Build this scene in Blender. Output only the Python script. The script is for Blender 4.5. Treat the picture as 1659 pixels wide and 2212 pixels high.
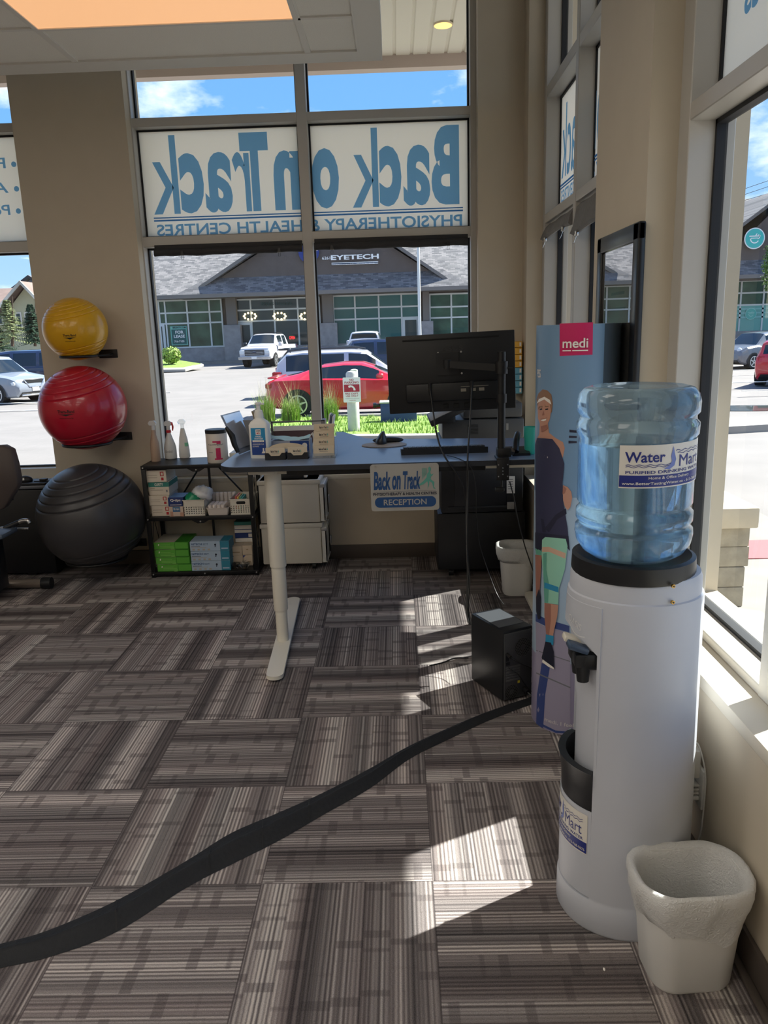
import bpy, bmesh, math, random
from math import pi, sin, cos, radians
from mathutils import Matrix, Vector
random.seed(7)
S = bpy.context.scene
COL = S.collection
for o in list(bpy.data.objects): bpy.data.objects.remove(o)

# ------------------------------------------------------------------ camera
FPX, CX, CY = 1683.084, 829.5, 1106.0
CAM = Vector((-0.06399, -1.96203, 1.56488))
def cam_axes(p, r, y):
    F = Vector((-sin(y)*cos(p), cos(y)*cos(p), sin(p)))
    R0 = Vector((cos(y), sin(y), 0)); U0 = R0.cross(F)
    return cos(r)*R0+sin(r)*U0, -sin(r)*R0+cos(r)*U0, F
CR, CU, CF = cam_axes(-.230010321, -.0314610610, .0223202260)
cd = bpy.data.cameras.new('camera'); cam = bpy.data.objects.new('camera', cd); COL.objects.link(cam)
cam.matrix_world = Matrix(((CR.x, CU.x, -CF.x, CAM.x), (CR.y, CU.y, -CF.y, CAM.y), (CR.z, CU.z, -CF.z, CAM.z), (0, 0, 0, 1)))
cd.sensor_fit = 'HORIZONTAL'; cd.sensor_width = 36; cd.lens = 36*FPX/1659; cd.clip_start = .02; cd.clip_end = 1000
S.camera = cam
# measuring helpers: a sight line of the photograph met with a real plane of the place
def ray(x, y): return CF*FPX+CR*(x-CX)-CU*(y-CY)
def at(x, y, Y): d = ray(x, y); return CAM+d*((Y-CAM.y)/d.y)
def ax(x, y, X): d = ray(x, y); return CAM+d*((X-CAM.x)/d.x)
def az(x, y, Z): d = ray(x, y); return CAM+d*((Z-CAM.z)/d.z)

# ------------------------------------------------------------------ light
S.view_settings.view_transform = 'Standard'; S.view_settings.look = 'None'
S.view_settings.gamma = 1; S.view_settings.use_curve_mapping = False
S.view_settings.exposure = 1.3
S.cycles.use_denoising = True
S.cycles.max_bounces = 9; S.cycles.diffuse_bounces = 5; S.cycles.transparent_max_bounces = 16; S.cycles.transmission_bounces = 9
S.cycles.caustics_reflective = False; S.cycles.caustics_refractive = False
S.cycles.sample_clamp_indirect = 4.0
SUN_DIR = Vector((.890, .468, 1.112)).normalized()
sl = bpy.data.lights.new('sun', 'SUN'); sl.energy = 7.5; sl.angle = radians(.55); sl.color = (1, .955, .88)
so = bpy.data.objects.new('sun', sl); COL.objects.link(so); so.rotation_euler = (-SUN_DIR).to_track_quat('-Z', 'Y').to_euler(); so.location = (8, 6, 12)
W = bpy.data.worlds.new('sky'); S.world = W; W.use_nodes = True
nt = W.node_tree; nt.nodes.clear()
def N(t, typ, **k):
    n = t.nodes.new(typ)
    for a, b in k.items(): setattr(n, a, b)
    return n
out = N(nt, 'ShaderNodeOutputWorld'); bg = N(nt, 'ShaderNodeBackground'); nt.links.new(bg.outputs[0], out.inputs[0])
tc = N(nt, 'ShaderNodeTexCoord'); sep = N(nt, 'ShaderNodeSeparateXYZ'); nt.links.new(tc.outputs['Generated'], sep.inputs[0])
grad = N(nt, 'ShaderNodeValToRGB'); nt.links.new(sep.outputs[2], grad.inputs[0])
cr = grad.color_ramp; cr.elements[0].position = 0; cr.elements[0].color = (.30, .42, .56, 1); cr.elements[1].position = .6; cr.elements[1].color = (.07, .18, .44, 1)
e = cr.elements.new(.22); e.color = (.115, .27, .53, 1)
mp = N(nt, 'ShaderNodeMapping'); mp.inputs['Scale'].default_value = (1, 1, 2.2); mp.inputs['Location'].default_value = (.35, .2, .1)
nt.links.new(tc.outputs['Generated'], mp.inputs[0])
no = N(nt, 'ShaderNodeTexNoise'); no.inputs['Scale'].default_value = 4.2; no.inputs['Detail'].default_value = 9; no.inputs['Roughness'].default_value = .58
nt.links.new(mp.outputs[0], no.inputs['Vector'])
cl = N(nt, 'ShaderNodeValToRGB'); cl.color_ramp.elements[0].position = .52; cl.color_ramp.elements[1].position = .66
nt.links.new(no.outputs[0], cl.inputs[0])
mx = N(nt, 'ShaderNodeMixRGB'); mx.inputs[2].default_value = (.72, .73, .75, 1)
nt.links.new(cl.outputs[0], mx.inputs[0]); nt.links.new(grad.outputs[0], mx.inputs[1]); nt.links.new(mx.outputs[0], bg.inputs[0])
bg.inputs[1].default_value = .95

# ------------------------------------------------------------------ materials
def lin(h):
    if isinstance(h, str):
        c = [int(h[i:i+2], 16)/255 for i in (0, 2, 4)]
        c = [x/12.92 if x <= .04045 else ((x+.055)/1.055)**2.4 for x in c]
    else: c = list(h)
    return (*c[:3], 1)
MATS = {}
def mat(name, col, rough=.5, metal=0, var=0, scale=30, bump=0, emit=0, spec=.5, coat=0, alpha=1):
    if name in MATS: return MATS[name]
    m = bpy.data.materials.new(name); m.use_nodes = True; t = m.node_tree
    b = t.nodes['Principled BSDF']; c = lin(col)
    b.inputs['Base Color'].default_value = c; b.inputs['Roughness'].default_value = rough; b.inputs['Metallic'].default_value = metal
    b.inputs['Specular IOR Level'].default_value = spec; b.inputs['Coat Weight'].default_value = coat; b.inputs['Coat Roughness'].default_value = .04
    b.inputs['Alpha'].default_value = alpha
    if emit: b.inputs['Emission Color'].default_value = c; b.inputs['Emission Strength'].default_value = emit
    if var or bump:
        tc = N(t, 'ShaderNodeTexCoord'); nz = N(t, 'ShaderNodeTexNoise'); nz.inputs['Scale'].default_value = scale; nz.inputs['Detail'].default_value = 5
        t.links.new(tc.outputs['Object'], nz.inputs['Vector'])
        if var:
            r = N(t, 'ShaderNodeValToRGB'); r.color_ramp.elements[0].position = .3; r.color_ramp.elements[1].position = .7
            r.color_ramp.elements[0].color = (*[x*(1-var) for x in c[:3]], 1); r.color_ramp.elements[1].color = (*[min(1, x*(1+var)) for x in c[:3]], 1)
            t.links.new(nz.outputs[0], r.inputs[0]); t.links.new(r.outputs[0], b.inputs['Base Color'])
        if bump:
            bp = N(t, 'ShaderNodeBump'); bp.inputs['Strength'].default_value = bump; bp.inputs['Distance'].default_value = .01
            t.links.new(nz.outputs[0], bp.inputs['Height']); t.links.new(bp.outputs[0], b.inputs['Normal'])
    MATS[name] = m; return m
def glass(name, tint, refl=.08, rough=0.0):
    if name in MATS: return MATS[name]
    m = bpy.data.materials.new(name); m.use_nodes = True; t = m.node_tree; t.nodes.clear()
    o = N(t, 'ShaderNodeOutputMaterial'); mix = N(t, 'ShaderNodeMixShader'); tr = N(t, 'ShaderNodeBsdfTransparent'); gl = N(t, 'ShaderNodeBsdfGlossy')
    tr.inputs[0].default_value = lin(tint); gl.inputs['Roughness'].default_value = rough; gl.inputs[0].default_value = (1, 1, 1, 1)
    fr = N(t, 'ShaderNodeLayerWeight'); fr.inputs[0].default_value = .25; ml = N(t, 'ShaderNodeMath', operation='MULTIPLY_ADD'); ml.inputs[1].default_value = .5; ml.inputs[2].default_value = refl*.3
    t.links.new(fr.outputs['Fresnel'], ml.inputs[0]); t.links.new(ml.outputs[0], mix.inputs[0])
    t.links.new(tr.outputs[0], mix.inputs[1]); t.links.new(gl.outputs[0], mix.inputs[2]); t.links.new(mix.outputs[0], o.inputs[0])
    MATS[name] = m; return m
def film(name, col, trans=.6):
    if name in MATS: return MATS[name]
    m = bpy.data.materials.new(name); m.use_nodes = True; t = m.node_tree; t.nodes.clear()
    o = N(t, 'ShaderNodeOutputMaterial'); mix = N(t, 'ShaderNodeMixShader'); d = N(t, 'ShaderNodeBsdfDiffuse'); r = N(t, 'ShaderNodeBsdfTranslucent')
    d.inputs[0].default_value = lin(col); r.inputs[0].default_value = lin(col); mix.inputs[0].default_value = trans
    t.links.new(d.outputs[0], mix.inputs[1]); t.links.new(r.outputs[0], mix.inputs[2]); t.links.new(mix.outputs[0], o.inputs[0])
    MATS[name] = m; return m

# ------------------------------------------------------------------ geometry
class M:
    def __init__(s): s.bm = bmesh.new(); s.mi = 0; s.mats = []
    def use(s, m):
        if m not in s.mats: s.mats.append(m)
        s.mi = s.mats.index(m); return s
    def _v(s, pts): return [s.bm.verts.new(p) for p in pts]
    def face(s, vs):
        try: f = s.bm.faces.new(vs); f.material_index = s.mi; return f
        except ValueError: return None
    def quad(s, *pts): s.face(s._v(pts)); return s
    def box(s, x0, x1, y0, y1, z0, z1, bev=0, seg=2, X=None):
        vs = s._v([(x, y, z) for z in (z0, z1) for y in (y0, y1) for x in (x0, x1)])
        if X: [setattr(v, 'co', X @ v.co) for v in vs]
        fs = [s.face([vs[i] for i in q]) for q in ((0, 2, 3, 1), (4, 5, 7, 6), (0, 1, 5, 4), (2, 6, 7, 3), (0, 4, 6, 2), (1, 3, 7, 5))]
        if bev:
            es = {e for f in fs for e in f.edges}
            r = bmesh.ops.bevel(s.bm, geom=list(es), offset=bev, segments=seg, profile=.5, affect='EDGES', clamp_overlap=True)
            for f in r['faces']: f.material_index = s.mi
        return s
    def grid(s, rows, closed=False, cap0=False, cap1=False):
        R = [s._v(r) for r in rows]; n = len(R[0])
        for a, b in zip(R, R[1:]):
            for i in range(n if closed else n-1): s.face([a[i], a[(i+1) % n], b[(i+1) % n], b[i]])
        if cap0: s.face(R[0][::-1])
        if cap1: s.face(R[-1])
        return s
    def tube(s, pts, r, n=8, caps=True):
        pts = [Vector(p) for p in pts]; rr = r if isinstance(r, (list, tuple)) else [r]*len(pts); rows = []; up = None
        for i, p in enumerate(pts):
            d = (pts[min(i+1, len(pts)-1)]-pts[max(i-1, 0)]).normalized()
            if up is None: up = Vector((0, 0, 1)) if abs(d.z) < .9 else Vector((1, 0, 0))
            a = d.cross(up).normalized(); up = a.cross(d).normalized()
            rows.append([p+(a*cos(2*pi*k/n)+up*sin(2*pi*k/n))*rr[i] for k in range(n)])
        return s.grid(rows, True, caps, caps)
    def lathe(s, prof, c=(0, 0, 0), n=32, sx=1, sy=1, cap=True):
        rows = [[(c[0]+r*sx*cos(2*pi*k/n), c[1]+r*sy*sin(2*pi*k/n), c[2]+z) for k in range(n)] for r, z in prof]
        return s.grid(rows, True, cap, cap)
    def prism(s, poly, f0, f1):
        a = s._v([f0(*p) for p in poly]); b = s._v([f1(*p) for p in poly])
        s.face(a[::-1]); s.face(b); n = len(a)
        for i in range(n): s.face([a[i], a[(i+1) % n], b[(i+1) % n], b[i]])
        return s
    def px(s, poly, x0, x1): return s.prism(poly, lambda y, z: (x0, y, z), lambda y, z: (x1, y, z))
    def py(s, poly, y0, y1): return s.prism(poly, lambda x, z: (x, y0, z), lambda x, z: (x, y1, z))
    def pz(s, poly, z0, z1): return s.prism(poly, lambda x, y: (x, y, z0), lambda x, y: (x, y, z1))
    def sph(s, c, r, n=20, m=12):
        r = (r, r, r) if not isinstance(r, (tuple, list)) else r
        rows = [[(c[0]+r[0]*sin(pi*j/m)*cos(2*pi*k/n), c[1]+r[1]*sin(pi*j/m)*sin(2*pi*k/n), c[2]-r[2]*cos(pi*j/m)) for k in range(n)] for j in range(1, m)]
        s.grid(rows, True)
        return s._caps(rows, c, r)
    def _caps(s, rows, c, r):
        b = s.bm.verts.new((c[0], c[1], c[2]-r[2])); t = s.bm.verts.new((c[0], c[1], c[2]+r[2])); A = s._v(rows[0]); B = s._v(rows[-1]); n = len(A)
        for k in range(n): s.face([b, A[(k+1) % n], A[k]]); s.face([t, B[k], B[(k+1) % n]])
        return s
    def xf(s, X): bmesh.ops.transform(s.bm, matrix=X, verts=s.bm.verts); return s
def rrect(x0, x1, y0, y1, r, n=5):
    P = []
    for cx, cy, a in ((x1-r, y1-r, 0), (x0+r, y1-r, 1), (x0+r, y0+r, 2), (x1-r, y0+r, 3)):
        P += [(cx+r*cos(pi/2*(a+k/n)), cy+r*sin(pi/2*(a+k/n))) for k in range(n+1)]
    return P
def spline(pts, n=8):
    P = [Vector(p) for p in pts]; o = []
    for i in range(len(P)-1):
        a, b, c, d = P[max(i-1, 0)], P[i], P[i+1], P[min(i+2, len(P)-1)]
        for k in range(n):
            t = k/n; o.append(.5*((2*b)+(c-a)*t+(2*a-5*b+4*c-d)*t*t+(3*b-a-3*c+d)*t**3))
    return o+[P[-1]]

# ------------------------------------------------------------------ objects
def tag(o, label=None, cat=None, group=None, kind=None):
    for k, v in (('label', label), ('category', cat), ('group', group), ('kind', kind)):
        if v: o[k] = v
    return o
def thing(name, label, cat, loc=(0, 0, 0), rz=0, group=None):
    o = bpy.data.objects.new(name, None); COL.objects.link(o); o.empty_display_size = .05
    o.location = loc; o.rotation_euler = (0, 0, rz); return tag(o, label, cat, group)
def wm(o):
    m = Matrix.Translation(o.location) @ o.rotation_euler.to_matrix().to_4x4()
    return wm(o.parent) @ m if o.parent else m
def obj(name, g, m=None, parent=None, world=True, smooth=True, ang=38):
    """links geometry g as ONE mesh object; world=True: coordinates are room coordinates, else the thing's own"""
    if m and not g.mats: g.mats = [m]
    bmesh.ops.remove_doubles(g.bm, verts=g.bm.verts, dist=1e-5)
    bmesh.ops.recalc_face_normals(g.bm, faces=g.bm.faces)
    if parent and world: g.xf(wm(parent).inverted())
    me = bpy.data.meshes.new(name); g.bm.to_mesh(me); g.bm.free()
    for k in g.mats: me.materials.append(k)
    if smooth:
        me.polygons.foreach_set('use_smooth', [True]*len(me.polygons)); me.set_sharp_from_angle(angle=radians(ang))
    o = bpy.data.objects.new(name, me); COL.objects.link(o); o.parent = parent
    return o
def struct(name, g, m=None, parent=None, **k):
    o = obj(name, g, m, parent, **k)
    if not parent: o['kind'] = 'structure'
    return o
def dup(r, loc, rz=None, label=None, group=None, parent=None):
    c = r.copy(); COL.objects.link(c); c.parent = parent
    if loc is not None: c.location = loc
    if rz is not None: c.rotation_euler = (0, 0, rz)
    if label: c['label'] = label
    if group: c['group'] = group
    for ch in list(r.children): dup(ch, None, None, None, None, c)
    return c
def textmesh(s, bold=0, cut=0):
    cu = bpy.data.curves.new('t', 'FONT'); cu.body = s; cu.size = 1; cu.offset = bold; cu.resolution_u = 4
    o = bpy.data.objects.new('t', cu); COL.objects.link(o); dg = bpy.context.evaluated_depsgraph_get(); dg.update()
    me = bpy.data.meshes.new_from_object(o.evaluated_get(dg)); bpy.data.objects.remove(o); bpy.data.curves.remove(cu)
    g = M(); g.bm.from_mesh(me); bpy.data.meshes.remove(me)
    if cut:
        for _ in range(2):
            es = [e for e in g.bm.edges if e.calc_length() > cut]
            if es: bmesh.ops.subdivide_edges(g.bm, edges=es, cuts=1); bmesh.ops.triangulate(g.bm, faces=g.bm.faces)
    xs = [v.co.x for v in g.bm.verts]; ys = [v.co.y for v in g.bm.verts]
    x0, x1, y0, y1 = min(xs), max(xs), min(ys), max(ys)
    for v in g.bm.verts: v.co = ((v.co.x-x0)/(x1-x0), (v.co.y-y0)/(y1-y0), 0)
    return g, (x1-x0)/(y1-y0)
def text(g, s, m, f, w, h, bold=0, cut=0, shear=0):
    """adds lettering to geometry g; f(u,v) turns metres right and up from the lower left corner into a point"""
    t, asp = textmesh(s, bold, cut); g.use(m); mp = {}
    for v in t.bm.verts: mp[v] = g.bm.verts.new(f(v.co.x*w+shear*v.co.y*h, v.co.y*h))
    for fc in t.bm.faces: g.face([mp[v] for v in fc.verts])
    t.bm.free(); return g
def onY(x, z, Y): return lambda u, v: (x+u, Y, z+v)          # reads left to right for someone looking along +Y
def disc(g, m, f, r, n=24, ry=None):
    ry = ry or r; g.use(m); g.face(g._v([f(r*cos(2*pi*k/n), ry*sin(2*pi*k/n)) for k in range(n)])); return g
def poly(g, m, f, pts): g.use(m); g.face(g._v([f(*p) for p in pts])); return g
# ------------------------------------------------------------------ the room
def carpet():
    m = bpy.data.materials.new('carpet_tiles'); m.use_nodes = True; t = m.node_tree; b = t.nodes['Principled BSDF']; L = t.links.new
    def mt(op, a, c=None, d=None):
        n = N(t, 'ShaderNodeMath', operation=op)
        for i, x in enumerate((a, c, d)):
            if x is None: continue
            if isinstance(x, (int, float)): n.inputs[i].default_value = x
            else: L(x, n.inputs[i])
        return n.outputs[0]
    def comb(x, y, z=0):
        n = N(t, 'ShaderNodeCombineXYZ')
        for i, q in enumerate((x, y, z)):
            if isinstance(q, (int, float)): n.inputs[i].default_value = q
            else: L(q, n.inputs[i])
        return n.outputs[0]
    def wn(v): n = N(t, 'ShaderNodeTexWhiteNoise', noise_dimensions='3D'); L(v, n.inputs['Vector']); return n.outputs['Value']
    def n1(w, det=0, rough=.5):
        n = N(t, 'ShaderNodeTexNoise', noise_dimensions='1D'); L(w, n.inputs['W']); n.inputs['Scale'].default_value = 1; n.inputs['Detail'].default_value = det; n.inputs['Roughness'].default_value = rough; return n.outputs[0]
    g = N(t, 'ShaderNodeNewGeometry'); sp = N(t, 'ShaderNodeSeparateXYZ'); L(g.outputs['Position'], sp.inputs[0])
    X, Y = mt('MULTIPLY', sp.outputs[0], 2), mt('MULTIPLY', sp.outputs[1], 2)
    ix, iy = mt('FLOOR', X), mt('FLOOR', Y); fx, fy = mt('FRACT', X), mt('FRACT', Y)
    par = mt('FLOORED_MODULO', mt('ADD', ix, iy), 2)
    r1 = wn(comb(ix, iy, 3.1)); r2 = wn(comb(ix, iy, 8.7)); r3 = wn(comb(ix, iy, 5.3))
    inv = mt('SUBTRACT', 1, par)
    u = mt('ADD', mt('MULTIPLY', fy, par), mt('MULTIPLY', fx, inv)); v = mt('ADD', mt('MULTIPLY', fx, par), mt('MULTIPLY', fy, inv))
    fl = mt('GREATER_THAN', r3, .5); u = mt('ABSOLUTE', mt('SUBTRACT', fl, u))
    band = n1(mt('MULTIPLY_ADD', u, 4.2, mt('MULTIPLY', r1, 90)), 1)
    line = n1(mt('MULTIPLY_ADD', u, 46, mt('MULTIPLY', r2, 60)), 1)
    g0 = N(t, 'ShaderNodeTexNoise'); g0.inputs['Scale'].default_value = 60; g0.inputs['Detail'].default_value = 2; L(g.outputs['Position'], g0.inputs['Vector']); gr0 = g0.outputs[0]
    rib = mt('POWER', mt('MULTIPLY_ADD', mt('SINE', mt('ADD', mt('MULTIPLY', u, 2*pi*42), mt('MULTIPLY', gr0, 1.2))), .5, .5), .7)
    row = mt('FLOOR', mt('MULTIPLY_ADD', u, 7, mt('MULTIPLY', r2, 5)))
    pv = n1(mt('ADD', mt('MULTIPLY', v, 11), mt('MULTIPLY', wn(comb(row, ix, iy)), 70)), 0)
    patch = N(t, 'ShaderNodeMapRange'); patch.inputs['From Min'].default_value = .63; patch.inputs['From Max'].default_value = .70; L(pv, patch.inputs[0]); patch = patch.outputs[0]
    gr = N(t, 'ShaderNodeTexNoise'); gr.inputs['Scale'].default_value = 420; gr.inputs['Detail'].default_value = 2; L(g.outputs['Position'], gr.inputs['Vector'])
    lsh = N(t, 'ShaderNodeMapRange'); lsh.inputs['From Min'].default_value = .30; lsh.inputs['From Max'].default_value = .70; L(line, lsh.inputs[0])
    bsh = N(t, 'ShaderNodeMapRange'); bsh.inputs['From Min'].default_value = .28; bsh.inputs['From Max'].default_value = .72; L(band, bsh.inputs[0])
    tone = mt('ADD', mt('MULTIPLY', bsh.outputs[0], .52), mt('MULTIPLY', lsh.outputs[0], .34))
    tone = mt('ADD', tone, mt('MULTIPLY', mt('SUBTRACT', rib, .5), mt('MULTIPLY_ADD', bsh.outputs[0], .26, .12)))
    tone = mt('ADD', tone, mt('MULTIPLY_ADD', r3, .12, .02))
    tone = mt('MULTIPLY', tone, mt('MULTIPLY_ADD', patch, -.26, 1))
    tone = mt('ADD', tone, mt('MULTIPLY', mt('SUBTRACT', gr.outputs[0], .5), .45))
    e = .004
    ed = mt('MINIMUM', mt('MINIMUM', fx, mt('SUBTRACT', 1, fx)), mt('MINIMUM', fy, mt('SUBTRACT', 1, fy)))
    tone = mt('MULTIPLY', tone, mt('MULTIPLY_ADD', mt('LESS_THAN', ed, e), -.5, 1))
    r = N(t, 'ShaderNodeValToRGB'); L(tone, r.inputs[0]); q = r.color_ramp
    q.elements[0].position = .05; q.elements[0].color = (.045, .041, .042, 1); q.elements[1].position = 1; q.elements[1].color = (.62, .58, .53, 1)
    z = q.elements.new(.42); z.color = (.165, .147, .142, 1); z = q.elements.new(.68); z.color = (.30, .275, .26, 1)
    hs = N(t, 'ShaderNodeMixRGB', blend_type='MULTIPLY'); hue = N(t, 'ShaderNodeValToRGB'); hue.color_ramp.elements[0].color = (1.0, .93, .95, 1); hue.color_ramp.elements[1].color = (.95, .97, 1.0, 1); L(n1(mt('MULTIPLY_ADD', u, 6, mt('MULTIPLY', r1, 40))), hue.inputs[0]); hs.inputs[0].default_value = 1; L(r.outputs[0], hs.inputs[1]); L(hue.outputs[0], hs.inputs[2])
    L(hs.outputs[0], b.inputs['Base Color']); b.inputs['Roughness'].default_value = .95; b.inputs['Specular IOR Level'].default_value = .15
    bp = N(t, 'ShaderNodeBump'); bp.inputs['Strength'].default_value = .5; bp.inputs['Distance'].default_value = .004
    L(mt('ADD', rib, gr.outputs[0]), bp.inputs['Height']); L(bp.outputs[0], b.inputs['Normal'])
    return m
WALL = mat('wall_paint', 'c6bba8', .75, var=.02, scale=6, bump=.03)
WHITEWALL = mat('sill_paint', 'd8d0c0', .6, var=.015, scale=6)
ALU = mat('window_aluminium', 'bdbab4', .38, .0, var=.02, scale=3)
GASK = mat('gasket_rubber', '14161c', .6)
BASEB = mat('baseboard_vinyl', '564e48', .55, var=.05, scale=12)
CEIL = mat('ceiling_tile', 'e9e7e0', .9, var=.06, scale=260, bump=.1)
CTRIM = mat('ceiling_trim', 'dddbd5', .7)
PANE = glass('window_pane', (.86, .91, .90), .10)
FILM = film('vinyl_film', 'fbf7ee', .84)
BLUEF = film('vinyl_blue', '7db4e2', .70)
WX, RX = .765, .86               # right wall face, right window frame face
WY, RY = 3.32, 3.415             # front wall face, front window frame face
GX, GY = .955, 3.51              # glass planes
g = M(); g.quad((-8, -6.5, 0), (.9, -6.5, 0), (.9, 3.45, 0), (-8, 3.45, 0)); struct('floor', g, carpet())
# front wall (solid): below the sills, the pier between the windows, the corner
g = M()
g.box(-8, WX, WY, GY+.12, -.1, .60); g.box(-2.44, -1.722, WY, GY+.12, .60, 4.2)
g.box(.478, WX, WY, GY+.12, .60, 4.2); g.box(-8, -4.6, WY, GY+.12, .60, 4.2); g.box(-8, WX+.3, WY, GY+.12, 3.95, 4.4)
struct('wall_front', g, WALL)
g = M(); g.box(WX, GX+.13, -6.5, WY+.31, -.1, .598); g.box(WX, GX+.13, .765, 1.44, .598, 4.2); g.box(WX, GX+.13, -6.5, -2.0, .598, 4.2)
g.box(WX, GX+.13, 3.16, GY+.12, .598, 4.2); g.box(WX, GX+.13, -6.5, WY+.3, 3.95, 4.4)
struct('wall_right', g, WALL)
g = M(); g.box(-8.2, .9, -6.7, -6.5, 0, 4.3); struct('wall_back', g, WALL)
g = M(); g.box(-8.2, -8, -6.7, 3.6, 0, 4.3); struct('wall_left', g, WALL)
g = M(); g.box(-8.2, 1.1, -6.7, 3.7, 4.25, 4.4); struct('ceiling_upper', g, CEIL)
# baseboards
g = M(); g.box(-8, WX-.001, WY-.012, WY-.001, 0, .10, .003); struct('baseboard_front', g, BASEB)
g = M(); g.box(WX-.013, WX-.001, -6.4, WY-.02, 0, .10, .003); g.box(WX-.034, WX-.013, -6.4, WY-.02, 0, .014, .004); struct('baseboard_right', g, BASEB)
# dropped ceiling with its metal grid
CZ = 3.0
g = M(); g.box(-8, -.10, -6.5, 2.735, CZ, CZ+.14); struct('ceiling', g, CEIL)
g = M()
def strip(x0, x1, y0, y1, z=CZ): g.box(x0, x1, y0, y1, z-.008, z+.002)
strip(-8, -.10, 2.58, 2.735); strip(-.225, -.10, -6.5, 2.58)
for k in range(8): strip(-8, -.225, 2.115-.61*k-.012, 2.115-.61*k+.012)
for k in range(6): strip(-.49-1.235*k-.016, -.49-1.235*k+.016, -6.5, 2.58)
strip(-8, -.225, 2.572, 2.584, CZ-.002); strip(-.232, -.222, -6.5, 2.58, CZ-.002)
struct('trim_1', g, CTRIM)
LIGHT = mat('light_diffuser', (.86, .47, .235), .6, emit=.36)
def troffer(x1, y1, label):
    t = thing('ceiling_light', label, 'ceiling light', ((x1-.6), y1-.3, CZ), group=None)
    g = M(); g.box(x1-1.20, x1, y1-.575, y1, CZ-.011, CZ-.004); obj('diffuser', g, LIGHT, t)
    g = M()
    for a in ((x1-1.222, x1-1.2, y1-.597, y1+.022), (x1, x1+.022, y1-.597, y1+.022), (x1-1.2, x1, y1, y1+.022), (x1-1.2, x1, y1-.597, y1-.575)): g.box(*a, CZ-.016, CZ-.002)
    obj('light_frame', g, CTRIM, t); return t
def fill_panel(x1, y1):  # unseen panels added as fill light to brighten the interior
    t = troffer(x1, y1, 'unseen light panel added in the dropped ceiling to brighten the room'); t['group'] = 'added fill panels out of view'
    d = t.children[0]; d.data.materials.clear(); d.data.materials.append(mat('fill_diffuser', (1, .93, .82), .6, emit=FILL_EMIT))
FILL_EMIT = 2.5  # emission of the added fill panels
for lx in (-.507, -2.977, -5.447):
    for ly in (.263, -1.567, -3.397, -5.227):
        fill_panel(lx, ly)
troffer(-.507, 2.093, 'glowing warm ceiling light panel set in the dropped ceiling grid')
# ------------------------------------------------------------------ windows
def window(name, frames, gasks, panes):
    t = thing(name, None, None); t['kind'] = 'structure'; return t
def fwin(name, xs, z0, z1, zr, posts):
    """front window: posts along X, rails zr; face RY, glass GY"""
    t = bpy.data.objects.new(name, None); COL.objects.link(t); t['kind'] = 'structure'; t.location = ((posts[0][0]+posts[-1][1])/2, RY, z0)
    g = M()
    for a, b in posts: g.box(a, b, RY, GY+.05, z0, z1, .003, 1)
    for a, b in zr: g.box(posts[0][0]+.002, posts[-1][1]-.002, RY+.002, GY+.048, a, b, .003, 1)
    obj('window_frame', g, ALU, t); g = M(); gp = M()
    for (a0, a1), (b0, b1) in zip(posts, posts[1:]):
        for (c0, c1), (d0, d1) in zip(zr, zr[1:]):
            x0, x1, y0, y1 = a1, b0, c1, d0; k = .011
            g.box(x0, x0+k, GY-.014, GY+.02, y0, y1); g.box(x1-k, x1, GY-.014, GY+.02, y0, y1); g.box(x0, x1, GY-.014, GY+.02, y0, y0+k); g.box(x0, x1, GY-.014, GY+.02, y1-k, y1)
            gp.quad((x0, GY, y0), (x1, GY, y0), (x1, GY, y1), (x0, GY, y1))
    obj('gasket', g, GASK, t); obj('window_pane', gp, PANE, t); return t
RAILS = [(.60, .685), (2.14, 2.205), (2.87, 2.923), (3.88, 3.95)]
fwin('window_1', 0, .60, 3.95, RAILS, [(-1.745, -1.714), (-.662, -.597), (.44, .487)])
fwin('window_2', 0, .60, 3.95, RAILS, [(-4.6, -4.53), (-3.52, -3.45), (-2.45, -2.405)])
def rwin(name, z0, z1, zr, posts):
    t = bpy.data.objects.new(name, None); COL.objects.link(t); t['kind'] = 'structure'; t.location = (RX, (posts[0][0]+posts[-1][1])/2, z0)
    g = M()
    for a, b in posts: g.box(RX, GX+.05, a, b, z0, z1, .003, 1)
    for a, b in zr: g.box(RX+.002, GX+.048, posts[0][0]+.002, posts[-1][1]-.002, a, b, .003, 1)
    obj('window_frame', g, ALU, t); g = M(); gp = M()
    for (a0, a1), (b0, b1) in zip(posts, posts[1:]):
        for (c0, c1), (d0, d1) in zip(zr, zr[1:]):
            x0, x1, y0, y1 = a1, b0, c1, d0; k = .014
            g.box(GX-.014, GX+.02, x0, x0+k, y0, y1); g.box(GX-.014, GX+.02, x1-k, x1, y0, y1); g.box(GX-.014, GX+.02, x0, x1, y0, y0+k); g.box(GX-.014, GX+.02, x0, x1, y1-k, y1)
            gp.quad((GX, x0, y0), (GX, x1, y0), (GX, x1, y1), (GX, x0, y1))
    obj('gasket', g, GASK, t); obj('window_pane', gp, PANE, t); return t
RR = [(.598, .628), (2.165, 2.218), (2.87, 2.93), (3.88, 3.95)]
rwin('window_3', .598, 3.95, RR, [(1.43, 1.47), (2.25, 2.31), (3.09, 3.165)])
rwin('window_4', .598, 3.95, RR, [(-2.0, -1.93), (-1.1, -1.03), (-.14, -.063), (.675, .766)])
g = M(); g.box(WX-.004, RX+.002, -1.99, .764, .56, .599, .004); struct('window_sill_1', g, WHITEWALL)
g = M(); g.box(WX-.004, RX+.002, 1.441, 3.16, .56, .599, .004); struct('window_sill_2', g, WHITEWALL)
g = M(); g.box(-1.721, .477, WY-.004, RY+.002, .57, .601, .004); struct('window_sill_3', g, WHITEWALL)
g = M(); g.box(-4.6, -2.441, WY-.004, RY+.002, .57, .601, .004); struct('window_sill_4', g, WHITEWALL)
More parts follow.
